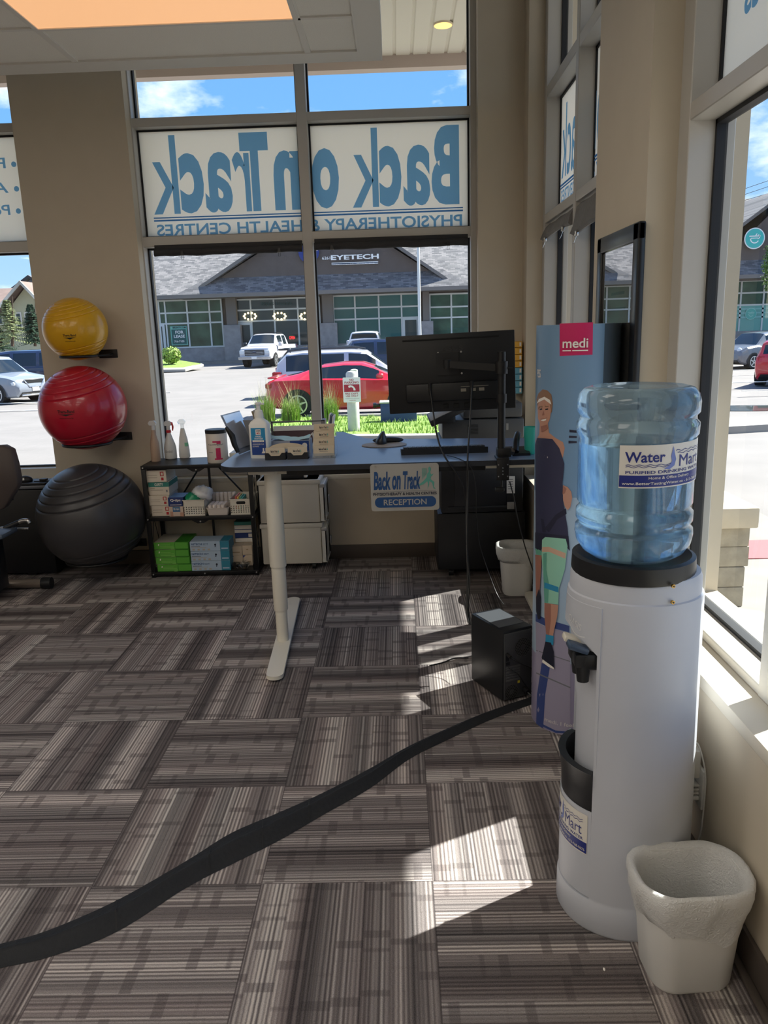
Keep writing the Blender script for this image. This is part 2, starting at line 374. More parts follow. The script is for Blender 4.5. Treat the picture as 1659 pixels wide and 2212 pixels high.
# vinyl window signs, seen from behind
FY = GY-.006
t = thing('window_sign', 'frosted sign lettered in blue, read backwards, across the wide front window', 'window sign', (-.6, FY, 2.2))
for x0, x1 in ((-1.703, -.673), (-.586, .429)):
    g = M(); g.box(x0, x1, FY, FY+.003, 2.216, 2.859); obj('frosted_film', g, FILM, t)
P = lambda x, y: at(x, y, FY)
def rev(xr, zb): return lambda u, v: (xr-u, FY-.002, zb+v)
g = M()
for s, xa, xb, xh in (('B', 992, 932, 1), ('a', 929, 871, .77), ('c', 867, 819, .77), ('k', 817, 760, 1), ('o', 732, 673, .77), ('n', 650, 591, .76), ('T', 582, 521, 1), ('r', 540, 503, .76), ('a', 500, 441, .77), ('c', 439, 387, .77), ('k', 384, 326, 1)):
    z0, z1 = P(700, 451).z, P(700, 280).z; text(g, s, BLUEF, rev(P(xa, 380).x, z0), P(xa, 380).x-P(xb, 380).x, (z1-z0)*xh, {'k': .012, 'r': .012, 'a': .03}.get(s, .045), 0, 0)
obj('blue_lettering', g, None, t)
g = M(); a, b = P(998, 470), P(338, 485)
text(g, 'PHYSIOTHERAPY & HEALTH CENTRES', BLUEF, rev(a.x, P(700, 498).z), a.x-b.x, P(700, 473).z-P(700, 498).z, .02)
g.use(BLUEF)
for y0, y1 in ((457.5, 460), (463, 466.5)): g.box(P(332, 466).x, P(1000, 466).x, FY-.003, FY-.001, P(700, y1).z, P(700, y0).z)
obj('blue_small_lettering', g, None, t)
t = thing('window_sign', 'frosted sign with a bulleted blue list at the left edge', 'window sign', (-3, FY, 2.2))
g = M(); g.box(-3.44, -2.415, FY, FY+.003, 2.216, 2.859); obj('frosted_film', g, FILM, t); g = M()
for s, y, x in (('Physiotherapy', 355, 12), ('Acupuncture', 408, 18), ('Post-Op Rehab', 456, 22)):
    p = P(x+18, y); disc(g, BLUEF, lambda u, v: (p.x+u, FY-.002, p.z+v), .017)
    h = .085; text(g, s, BLUEF, rev(P(x, y).x, p.z-h/2), .75, h, .015)
obj('blue_lettering', g, None, t)
FX = GX-.006
t = thing('window_sign', 'frosted sign seen at a steep slant on the far right hand window', 'window sign', (FX, 2.3, 2.2))
for y0, y1 in ((1.48, 2.24), (2.32, 3.08)):
    g = M(); g.box(FX, FX+.003, y0, y1, 2.23, 2.86); obj('frosted_film', g, FILM, t)
g = M(); rv = lambda y0, zb: (lambda u, v: (FX-.002, y0+u, zb+v))
# read backwards from the room: the first letter stands nearest the camera
text(g, 'Back on Track', BLUEF, rv(1.52, 2.40), 1.52, .40, .012); text(g, 'PHYSIOTHERAPY & HEALTH CENTRES', BLUEF, rv(1.52, 2.27), 1.52, .07, .02)
g.use(BLUEF); g.box(FX-.003, FX-.001, 1.5, 3.06, 2.35, 2.357); g.box(FX-.003, FX-.001, 1.5, 3.06, 2.365, 2.375); obj('blue_lettering', g, None, t)
t = thing('window_sign', 'frosted sign with one blue line of letters above the near right hand window', 'window sign', (FX, .3, 2.2))
for y0, y1 in ((-1.02, -.15), (-.05, .69)):
    g = M(); g.box(FX, FX+.003, y0, y1, 2.23, 2.86); obj('frosted_film', g, FILM, t)
g = M(); p = ax(1608, 36, FX); text(g, 'Orthotics', BLUEF, rv(p.y-.52, p.z), .52, .13, .02); obj('blue_lettering', g, None, t)
# rolled-up blinds held by binder clips
BLIND = mat('blind_fabric', '2a2a2d', .7, var=.1, scale=40); BLINDG = mat('blind_fabric_grey', '6f6d6c', .7, var=.1, scale=40); CHROME = mat('chrome', 'd8d8d8', .2, 1)
CLIP = mat('black_clip', '101012', .35)
def blind(x0, x1, label, clips, yb):
    t = thing('rolled_blind', label, 'window blind', ((x0+x1)/2, RY-.03, 2.1))
    g = M(); n = 28; rows = []
    for i in range(n+1):
        x = x0+(x1-x0)*i/n; sag = .0018*sin(i*1.3)+.002*sin(i*.55); r = .021
        rows.append([(x, RY-.024+r*cos(a)*.8, yb+sag+r*1.1*sin(a)) for a in [2*pi*k/12 for k in range(12)]])
    g.grid(rows, True, True, True); g.box(x0, x1, RY-.012, RY-.002, yb, yb+.05, .002); obj('fabric_roll', g, BLIND, t)
    for c in clips:
        p = at(c, 540, RY-.05); g = M(); g.prism([(-.012, -.012), (.012, -.012), (.006, .014), (-.006, .014)], lambda u, v: (p.x+u, RY-.056, yb-.012+v), lambda u, v: (p.x+u, RY-.042, yb-.012+v))
        for sx in (-1, 1): g.tube([(p.x+sx*.004, RY-.05, yb-.018), (p.x+sx*.008, RY-.05, yb-.045), (p.x+sx*.002, RY-.05, yb-.05)], .0012, 5)
        obj('binder_clip', g, CLIP, t)
    return t
blind(-1.64, -.665, 'black rolled up blind above the left lower pane of the wide front window', (393, 603), 2.10)
blind(-.585, .42, 'black rolled up blind above the right lower pane of the wide front window', (717, 968), 2.105)
def sideblind(y0, y1, zt, zb, label):
    t = thing('rolled_blind', label, 'window blind', (RX-.01, (y0+y1)/2, zb)); g = M(); n = 14; rows = []
    for i in range(n+1):
        f = i/n; y = y0+(y1-y0)*f; b = zb+.015*sin(f*pi)
        rows.append([(RX+.03-.004*sin(i), y, zt), (RX+.005, y, zt-.02), (RX-.012, y, b+.05), (RX-.02+.008*sin(i*1.7), y, b+.012), (RX-.006, y, b), (RX+.016, y, b+.01), (RX+.02, y, b+.04), (RX+.04, y, zt-.01)])
    g.grid(rows, True, True, True); obj('fabric_roll', g, BLINDG, t)
    for y in (y1-.10, y0+.15):
        g = M(); g.box(RX-.024, RX-.008, y-.014, y+.014, zb-.012, zb+.012, .002); g.tube([(RX-.016, y-.006, zb-.01), (RX-.03, y-.012, zb-.045), (RX-.034, y-.004, zb-.05)], .0013, 5); obj('binder_clip', g, CHROME, t)
sideblind(2.32, 3.08, 2.16, 2.06, 'grey rolled blind on the far right hand window, the half nearer the room corner')
sideblind(1.48, 2.24, 2.16, 2.00, 'grey rolled blind on the far right hand window, the half beside the picture frame')
# ------------------------------------------------------------------ near right: water cooler, bin, banner
def hit(x, y, c, rx, ry, grow=0):
    d = ray(x, y); rx += grow; ry += grow; ox, oy = (CAM.x-c[0])/rx, (CAM.y-c[1])/ry; dx, dy = d.x/rx, d.y/ry
    A = dx*dx+dy*dy; B = ox*dx+oy*dy; Cc = ox*ox+oy*oy-1; q = B*B-A*Cc; t = (-B-math.sqrt(max(q, 0)))/A
    return CAM+d*t
NAVY = mat('print_navy', '1f2d7c', .4); COOLW = mat('cooler_plastic', 'bfc3cd', .42, var=.015, scale=8); BLK = mat('black_plastic', '17191d', .42); BLKM = mat('black_metal', '121214', .5)
WHITE = mat('white_plastic', 'e4e3de', .45); PAPER = mat('paper', 'efece6', .7); GREYP = mat('grey_print', '6d6f75', .6); STEEL = mat('steel', 'b8b8b8', .3, 1); SILV = mat('print_silver', 'c9c9cf', .5)
CC = (.52, -.083); RXC, RYC = .172, .158
def cw(sc, a0, a1, n): return [(CC[0]+RXC*sc*cos(a0+(a1-a0)*i/n), CC[1]+RYC*sc*sin(a0+(a1-a0)*i/n)) for i in range(n+1)]
wc = thing('water_cooler', 'white floor standing water cooler with black taps beside the near right window', 'water cooler', (CC[0], CC[1], 0))
A0 = pi-radians(46); A1 = pi+radians(46)
g = M(); rows = []
for z, s in ((0, 1.0), (.008, 1.025), (.085, 1.02), (.092, 1.0), (.10, 1.0), (.3, .995), (.6, .98), (.905, .965), (.915, .955), (.918, .93), (.955, .925), (.968, .90), (.972, .84)):
    ring = cw(s, A1, A0+2*pi, 44)
    k = s if z < .1 or z > .9 else s*.80
    ring += cw(k, A0, A1, 16)
    rows.append([(x, y, z) for x, y in ring])
g.grid(rows, True, True, True); obj('body', g, COOLW, wc, ang=30)
def cap(zs, mname, m, a0=A0, a1=A1, inner=.70):
    g = M(); rows = []
    for z, s in zs:
        o = cw(s, a0, a1, 20); i = cw(inner, a0, a1, 20)[::-1]
        rows.append([(x, y, z(x) if callable(z) else z) for x, y in o+i])
    g.grid(rows, True, True, True); return obj(mname, g, m, wc, ang=30)
sl1 = lambda x: .738+max(0, .445-x)*.95
cap([(sl1, .985), (.90, .968), (.906, .94)], 'upper_front_panel', COOLW)
sl2 = lambda x: .455-max(0, .40-x)*.8
cap([(.10, 1.0), (.35, .997)], 'lower_front_panel', COOLW, inner=.75)
cap([(.345, .985), (.40, .99), (.455, 1.03), (.46, 1.045)], 'drip_tray_front', BLK, inner=.93)
g = M(); g.pz(cw(.93, A0, A1, 16)+cw(.72, A0, A1, 16)[::-1], .375, .385); obj('drip_tray_floor', g, BLK, wc)
# side wings closing the niche
g = M()
for a in (A0, A1):
    p0 = Vector((CC[0]+RXC*.985*cos(a), CC[1]+RYC*.985*sin(a))); p1 = Vector((CC[0]+RXC*.76*cos(a), CC[1]+RYC*.76*sin(a))); s = 1 if a > pi else -1
    n = Vector((sin(a), -cos(a)))*.008*s
    g.pz([(p0.x, p0.y), (p1.x, p1.y), (p1.x-n.x, p1.y-n.y), (p0.x-n.x, p0.y-n.y)], .30, .90)
obj('side_wing', g, COOLW, wc)
g = M(); g.px([(-.05, .03), (.06, .03), (.06, .70), (.04, .735), (-.02, .735), (-.05, .68)], .58, .694); obj('rear_housing', g, COOLW, wc)
# taps
for dy, lev, lab in ((-.035, mat('tap_lever_white', 'd9d3c6', .4), 'tap with a cream lever'), (-.085, mat('tap_lever_blue', '3a4a60', .35), 'tap with a dark blue lever')):
    y = CC[1]+dy; x0 = .386; g = M(); g.tube([(x0+.05, y, .750), (x0-.012, y, .750)], .019, 12); g.tube([(x0-.012, y, .772), (x0-.010, y, .702)], [.021, .015], 12); g.box(x0-.034, x0+.03, y-.019, y+.019, .742, .778, .006)
    tp = obj('tap', g, BLK, wc); tp['label'] = lab
    g = M(); X = Matrix.Translation((x0-.022, y, .788)) @ Matrix.Rotation(radians(20), 4, 'Y'); g.box(-.03, .022, -.019, .019, -.006, .010, .005, X=X); obj('tap_lever', g, lev, tp)
for i, (px, py) in enumerate(((1454, 1266), (1453, 1301))):
    p = hit(px, py, CC, RXC*.972, RYC*.972); n = Vector((p.x-CC[0], p.y-CC[1], 0)).normalized(); g = M(); g.use(mat('brass', 'c9a25a', .35, 1)); g.tube([p-n*.003, p+n*.003], .0045, 14); g.use(BLK); g.tube([p+n*.002, p+n*.004], .0022, 10); obj('screw', g, None, wc)
g = M(); g.lathe([(.148, .962), (.150, .97), (.148, 1.004), (.138, 1.008), (.118, .995), (.05, .99)], (.512, CC[1], 0), 40); obj('bottle_collar', g, BLK, wc)
# embossed maker name on the upper front
g = M(); a = pi+radians(8)
text(g, 'OASIS', mat('emboss', 'dcdde0', .4), lambda u, v: (CC[0]+(RXC*.98+.0015)*cos(a+u/RXC), CC[1]+(RYC*.98+.0015)*sin(a+u/RXC), .842-u*.25+v), .06, .018, .01, shear=.2)
g.use(mat('emboss', 'dcdde0', .4)); g.grid([[(CC[0]+(RXC*.98+.0015)*cos(a+u/RXC), CC[1]+(RYC*.98+.0015)*sin(a+u/RXC), .836-u*.28-.012*sin(pi*u/.075)+d) for u in [k*.0075 for k in range(11)]] for d in (0, .003)])
obj('embossed_lettering', g, None, wc)
def waterlabel(t, c, rx, ry, th0, z0, w, h, tl=0):
    """printed Water Mart label wrapped round an upright cylinder, from angle th0 onwards"""
    f = lambda o: (lambda u, v: (c[0]+(rx+o)*cos(th0+u/rx), c[1]+(ry+o)*sin(th0+u/rx), z0+v+tl*u))
    g = M(); g.use(mat('label_white', 'dedad2', .45)); n = 24
    g.grid([[f(.0008)(w*i/n, v) for i in range(n+1)] for v in (0, h)]); obj('label', g, None, t)
    g = M(); g.use(NAVY); g.grid([[f(.0014)(w*(.004+.992*i/n), v) for i in range(n+1)] for v in (h*.03, h*.30)])
    F = lambda x, y: (lambda u, v: f(.0016)(x*w+u, y*h+v))
    text(g, 'Water', NAVY, F(.05, .60), w*.37, h*.25, .02); text(g, 'Mart', NAVY, F(.575, .46), w*.34, h*.27, .0)
    text(g, 'PURIFIED DRINKING WATER', NAVY, F(.06, .335), w*.88, h*.075, .015)
    wm_ = mat('label_white', 'dedad2', .45); Fw = lambda x, y: (lambda u, v: f(.0020)(x*w+u, y*h+v))
    text(g, 'Home & Office Delivery', wm_, Fw(.27, .185), w*.45, h*.085, .01); text(g, 'www.BetterTastingWater.ca - 613-768-9676', wm_, Fw(.03, .06), w*.94, h*.085, .01)
    g.use(NAVY)
    for x0, x1, y0 in ((.06, .48, .53), (.06, .46, .49), (.53, .93, .83), (.55, .93, .77)):
        g.grid([[F(x0, y0)((x1-x0)*w*i/30, h*.016*sin(i*.9)+d) for i in range(31)] for d in (0, h*.014)])
    g.use(mat('label_drop', '6f7fc0', .4)); D = [(.41, .44), (.46, .50), (.49, .60), (.478, .72), (.50, .95), (.515, .80), (.535, .64), (.52, .50), (.47, .42)]
    g.face(g._v([F(x, y)(0, 0) for x, y in D])); obj('label_lettering', g, None, t)
# lower sticker on the cooler: only its right half is in sight
pr = hit(1272, 1700, CC, RXC, RYC); th = math.atan2((pr.y-CC[1])/RYC, (pr.x-CC[0])/RXC) % (2*pi); w = .205
waterlabel(wc, CC, RXC*1.0, RYC*1.0, th-w/RXC, .222, w, .115)
# bottle
BC = (.5085, -.083); BR = .137
bt = thing('water_bottle', 'large clear blue water bottle upside down on top of the white water cooler', 'water bottle', (BC[0], BC[1], 1.0))
def bottlemat():
    m = bpy.data.materials.new('blue_bottle_plastic'); m.use_nodes = True; t = m.node_tree; b = t.nodes['Principled BSDF']
    b.inputs['Base Color'].default_value = (.52, .76, .97, 1); b.inputs['Transmission Weight'].default_value = 1; b.inputs['IOR'].default_value = 1.22; b.inputs['Roughness'].default_value = .0
    b.inputs['Coat Weight'].default_value = .6; b.inputs['Coat Roughness'].default_value = .05
    o = t.nodes['Material Output']; lp = N(t, 'ShaderNodeBsdfTransparent'); lp.inputs[0].default_value = (.70, .86, .98, 1); mix = N(t, 'ShaderNodeMixShader'); mix.inputs[0].default_value = .35
    nz = N(t, 'ShaderNodeTexNoise'); nz.inputs['Scale'].default_value = 60; bp = N(t, 'ShaderNodeBump'); bp.inputs['Strength'].default_value = .03; t.links.new(nz.outputs[0], bp.inputs['Height']); t.links.new(bp.outputs[0], b.inputs['Normal'])
    t.links.new(b.outputs[0], mix.inputs[1]); t.links.new(lp.outputs[0], mix.inputs[2])
    hz = N(t, 'ShaderNodeMixShader'); hz.inputs[0].default_value = .11; tl = N(t, 'ShaderNodeBsdfTranslucent'); tl.inputs[0].default_value = (.55, .75, .95, 1); df = N(t, 'ShaderNodeBsdfDiffuse'); df.inputs[0].default_value = (.5, .68, .88, 1); h2 = N(t, 'ShaderNodeMixShader')
    t.links.new(tl.outputs[0], h2.inputs[1]); t.links.new(df.outputs[0], h2.inputs[2]); t.links.new(mix.outputs[0], hz.inputs[1]); t.links.new(h2.outputs[0], hz.inputs[2]); t.links.new(hz.outputs[0], o.inputs[0]); return m
def watermat():
    m = bpy.data.materials.new('water'); m.use_nodes = True; t = m.node_tree; b = t.nodes['Principled BSDF']
    b.inputs['Base Color'].default_value = (.74, .89, .99, 1); b.inputs['Transmission Weight'].default_value = 1; b.inputs['IOR'].default_value = 1.3; b.inputs['Roughness'].default_value = 0
    o = t.nodes['Material Output']; lp = N(t, 'ShaderNodeBsdfTransparent'); lp.inputs[0].default_value = (.80, .92, .99, 1); mix = N(t, 'ShaderNodeMixShader'); mix.inputs[0].default_value = .25
    t.links.new(b.outputs[0], mix.inputs[1]); t.links.new(lp.outputs[0], mix.inputs[2]); t.links.new(mix.outputs[0], o.inputs[0]); return m
prof = [(.03, 1.000), (.10, 1.003), (.122, 1.018), (.136, 1.04), (.140, 1.062), (.139, 1.076), (.132, 1.083), (.132, 1.090), (.138, 1.097), (.138, 1.118), (.131, 1.126), (.131, 1.134), (.136, 1.141), (.136, 1.30),
        (.141, 1.306), (.1415, 1.332), (.134, 1.340), (.134, 1.349), (.141, 1.357), (.1415, 1.382), (.137, 1.400), (.126, 1.413), (.108, 1.418), (.075, 1.412), (.01, 1.408)]
pp = []
for (r0, z0), (r1, z1) in zip(prof, prof[1:]): pp += [(r0, z0), ((r0*2+r1)/3, (z0*2+z1)/3)]
pp.append(prof[-1])
g = M(); g.lathe(prof, (BC[0], BC[1], 0), 64); obj('bottle_wall', g, bottlemat(), bt, ang=60)
wp = [(max(r-.006, .02), z+.004) for r, z in prof if z < 1.30]+[(.130, 1.285)]
wp = [(r, min(z, 1.285)) for r, z in wp]
g = M(); g.lathe(wp, (BC[0], BC[1], 0), 56); obj('water', g, watermat(), bt, ang=60)
pl = hit(1338, 1000, BC, BR, BR); th0 = math.atan2(pl.y-BC[1], pl.x-BC[0]) % (2*pi); zb = hit(1400, 1056, BC, BR, BR).z; zt = hit(1400, 963, BC, BR, BR).z
waterlabel(bt, BC, BR, BR, th0, zb, .24, zt-zb, .02)
# ---- bin beside the cooler
def resample(P, n):
    P = P+[P[0]]; D = [0]
    for a, b in zip(P, P[1:]): D.append(D[-1]+math.hypot(b[0]-a[0], b[1]-a[1]))
    o = []; j = 0
    for i in range(n):
        d = D[-1]*i/n
        while D[j+1] < d: j += 1
        f = (d-D[j])/max(1e-9, D[j+1]-D[j]); o.append((P[j][0]+(P[j+1][0]-P[j][0])*f, P[j][1]+(P[j+1][1]-P[j][1])*f))
    return o
def rr3(cx, cy, hx, hy, r, z, n=6, wob=0, rz=0, ph=0):
    P = []; Q = rrect(-hx, hx, -hy, hy, r, n)
    for i, (x, y) in enumerate(resample(Q, 84) if wob else Q):
        k = 1+wob*(sin(i*.62+ph)+.6*sin(i*1.31+ph*2)+.35*sin(i*2.3+ph*3)); P.append((cx+(x*cos(rz)-y*sin(rz))*k, cy+(x*sin(rz)+y*cos(rz))*k, z))
    return P
BINP = mat('bin_plastic', 'dcdcda', .5)
def linermat():
    m = bpy.data.materials.new('bin_liner'); m.use_nodes = True; t = m.node_tree; b = t.nodes['Principled BSDF']; o = t.nodes['Material Output']
    b.inputs['Base Color'].default_value = (.88, .88, .88, 1); b.inputs['Roughness'].default_value = .35
    tr = N(t, 'ShaderNodeBsdfTranslucent'); tr.inputs[0].default_value = (.85, .85, .83, 1); mix = N(t, 'ShaderNodeMixShader'); mix.inputs[0].default_value = .35
    nz = N(t, 'ShaderNodeTexNoise'); nz.inputs['Scale'].default_value = 25; nz.inputs['Detail'].default_value = 4; nz.inputs['Distortion'].default_value = 1.5; bp = N(t, 'ShaderNodeBump'); bp.inputs['Strength'].default_value = .5; bp.inputs['Distance'].default_value = .02
    t.links.new(nz.outputs[0], bp.inputs['Height']); t.links.new(bp.outputs[0], b.inputs['Normal']); t.links.new(b.outputs[0], mix.inputs[1]); t.links.new(tr.outputs[0], mix.inputs[2]); t.links.new(mix.outputs[0], o.inputs[0]); return m
LINER = linermat()
def wastebin(label, loc, rz, bx, by, tx, ty, h, skirt):
    t = thing('waste_bin', label, 'waste bin', loc, rz, None)
    g = M(); g.grid([rr3(0, 0, bx*.93, by*.93, .05, 0), rr3(0, 0, bx, by, .055, .012), rr3(0, 0, tx, ty, .07, h), rr3(0, 0, tx-.004, ty-.004, .066, h), rr3(0, 0, bx-.004, by-.004, .05, .016)], True, True, True)
    obj('bin_body', g, BINP, t, world=False)
    g = M(); L = 9; R = []
    for z, dx, wb, ph in ((.03, -.012, .01, 2), (h*.5, -.008, .012, 1), (h-.02, -.008, .008, 0), (h+.004, -.002, .004, 0), (h+.012, .008, .006, 0), (h+.006, .016, .010, .5), (h-.015, .018, .016, .9), (h-.03, .017, .020, 1.3), (h-.045, .015, .022, 1.7), (h-.06, .011, .024, 2.1), (h-.08, .008, .020, 2.5), (h-skirt, .005, .012, 2.8)):
        f = max(0, min(1, z/h)); R.append(rr3(0, 0, bx+(tx-bx)*f+dx, by+(ty-by)*f+dx, .055+.016*f+max(dx, 0), z, 9, wb, 0, ph))
    if skirt:
        for i, p in enumerate(R[-1]): R[-1][i] = (p[0], p[1], p[2]+.020*sin(i*.15+1)+.009*sin(i*.45)+.004*sin(i*1.3))
    g.grid(R, True); obj('bin_liner', g, LINER, t, world=False, ang=180); return t
wastebin('white waste bin with a white liner in front of the water cooler, nearest the camera', (.606, -.328, 0), radians(4), .100, .080, .126, .090, .275, .105)
wastebin('small white waste bin with a white liner under the right end of the desk', (.62, 2.51, 0), radians(-3), .085, .075, .108, .095, .29, .07)
# ---- wall outlet with adapter and plug
p = ax(1512, 1690, WX); t = thing('wall_outlet', 'white wall outlet with a plug-in adapter low on the wall behind the water cooler', 'wall outlet', (WX, p.y, p.z))
g = M(); g.box(WX-.012, WX-.001, p.y-.045, p.y+.045, p.z-.06, p.z+.06, .004); obj('cover_plate', g, WHITE, t)
g = M(); g.box(WX-.062, WX-.012, p.y-.03, p.y+.03, p.z+.03, p.z+.115, .006); obj('adapter', g, WHITE, t)
g = M()
for k in range(3): g.box(WX-.05, WX-.012, p.y-.028, p.y+.028, p.z+.003-.012*k, p.z+.010-.012*k, .002)
g.box(WX-.055, WX-.012, p.y-.032, p.y+.032, p.z-.038, p.z-.026, .003); obj('outlet_spacer', g, WHITE, t)
g = M(); g.tube(spline([(WX-.03, p.y+.01, p.z+.115), (WX-.02, p.y-.02, p.z+.13), (WX-.006, p.y-.045, p.z+.06), (WX-.005, p.y-.05, p.z-.02), (WX-.006, p.y-.045, p.z-.12), (WX-.006, p.y-.03, .11)]), .0025, 6); obj('white_cord', g, WHITE, t)
t = thing('power_cord', 'black power cord with plug hanging from the white wall outlet behind the near bin', 'power cord', (WX-.04, p.y, 0))
g = M(); g.box(WX-.055, WX-.02, p.y-.017, p.y+.017, p.z-.088, p.z-.040, .006); obj('plug', g, BLK, t)
g = M(); g.tube(spline([(WX-.037, p.y, p.z-.08), (WX-.036, p.y, p.z-.14), (WX-.05, p.y+.01, p.z-.20), (WX-.058, p.y+.02, .08), (WX-.06, p.y+.03, .02)]), .0042, 8); obj('cord', g, BLK, t)
# ---- medi banner column
VC = (.600, .966); VX, VY = .150, .160; VH = 1.562
PWH = mat('sheet_white', 'd2cfc8', .5)
bn = thing('banner_column', 'tall blue advertising column with a pink logo square and a printed sportswoman', 'advertising banner', (VC[0], VC[1], 0))
BB = mat('banner_blue', '6f8fae', .35); BL = mat('banner_lightblue', '9db2c6', .35); BK = mat('banner_back', '4a5866', .35); BG = mat('banner_floor_print', '8c86a2', .35)
g = M(); n = 64; zs = [0, .30, .62, .95, 1.25, VH]; ths = [2*pi*k/n for k in range(n)]
pts = [[(VC[0]+VX*cos(a), VC[1]+VY*sin(a), z) for a in ths] for z in zs]
R = [g._v(r) for r in pts]; pe = hit(1308, 760, VC, VX, VY); the = math.atan2((pe.y-VC[1])/VY, (pe.x-VC[0])/VX) % (2*pi)
for j in range(len(zs)-1):
    for k in range(n):
        a = (ths[k]+pi/n) % (2*pi); g.use(BK if (a > the or a < .6) else (BG if j == 0 else BB if j > 2 else BL)); g.face([R[j][k], R[j][(k+1) % n], R[j+1][(k+1) % n], R[j+1][k]])
g.use(WHITE); g.face(R[-1]); obj('printed_sheet', g, None, bn)
e0 = at(1152.5, 1345, 1.06); g = M(); g.box(e0.x-.003, e0.x+.004, 1.05, 1.07, e0.z, VH-.01, .001); obj('sheet_edge', g, PWH, bn)
def printed(name, polys, label=None):
    """flat coloured shapes printed on the curved sheet"""
    g = M(); lift = .0006
    for m, P in polys:
        lift += .00022; t = bmesh.new(); f = t.faces.new([t.verts.new((x, y, 0)) for x, y in P]); bmesh.ops.triangulate(t, faces=[f])
        for _ in range(3):
            es = [e for e in t.edges if e.calc_length() > 9]
            if es: bmesh.ops.subdivide_edges(t, edges=es, cuts=1); bmesh.ops.triangulate(t, faces=t.faces)
        g.use(m); mp = {v: g.bm.verts.new(hit(v.co.x, v.co.y, VC, VX, VY, lift)) for v in t.verts}
        for f in t.faces: g.face([mp[v] for v in f.verts])
        t.free()
    bmesh.ops.delete(g.bm, geom=[v for v in g.bm.verts if not v.link_faces], context='VERTS')
    o = obj(name, g, None, bn)
    if label: o['label'] = label
    return o
PINK = mat('print_pink', 'c2185b', .4); PW = mat('print_white', 'e8e2da', .45); SKIN = mat('print_skin', 'b98a76', .4); SKIN2 = mat('print_skin_shade', '9a6a5c', .4); HAIR = mat('print_hair', '8a6a55', .5); TANK = mat('print_tank', '32344e', .4); TANK2 = mat('print_tank_fold', '23253a', .4)
GRN = mat('print_green', '8fc4ad', .4); GRN2 = mat('print_green_shade', '5f9f8c', .4); TEAL = mat('print_teal', '2b86ae', .4); SHOE = mat('print_shoe', '1d2030', .4); BLU = mat('print_trackblue', '36477f', .4); PW2 = mat('print_offwhite', 'c8c4c4', .45); PEACH = mat('print_peach', 'c9a58f', .4)
printed('track_print', [(BL, [(1158, 1145), (1300, 1140), (1300, 1340), (1158, 1300)]), (BLU, [(1157, 1326), (1182, 1338), (1230, 1352), (1230, 1366), (1182, 1354), (1157, 1342)]), (mat('banner_track', '9690a6', .4), [(1157, 1343), (1182, 1355), (1232, 1367), (1232, 1595), (1205, 1588), (1160, 1560)]),
    (BLU, [(1170, 1432), (1188, 1440), (1178, 1500), (1172, 1590), (1158, 1566), (1160, 1500)]), (GREYP, [(1158, 1404), (1232, 1428), (1232, 1430), (1158, 1406)]), (GREYP, [(1158, 1452), (1232, 1484), (1232, 1487), (1158, 1455)]), (BLU, [(1160, 1558), (1200, 1578), (1225, 1580), (1225, 1584), (1200, 1583), (1160, 1563)])])
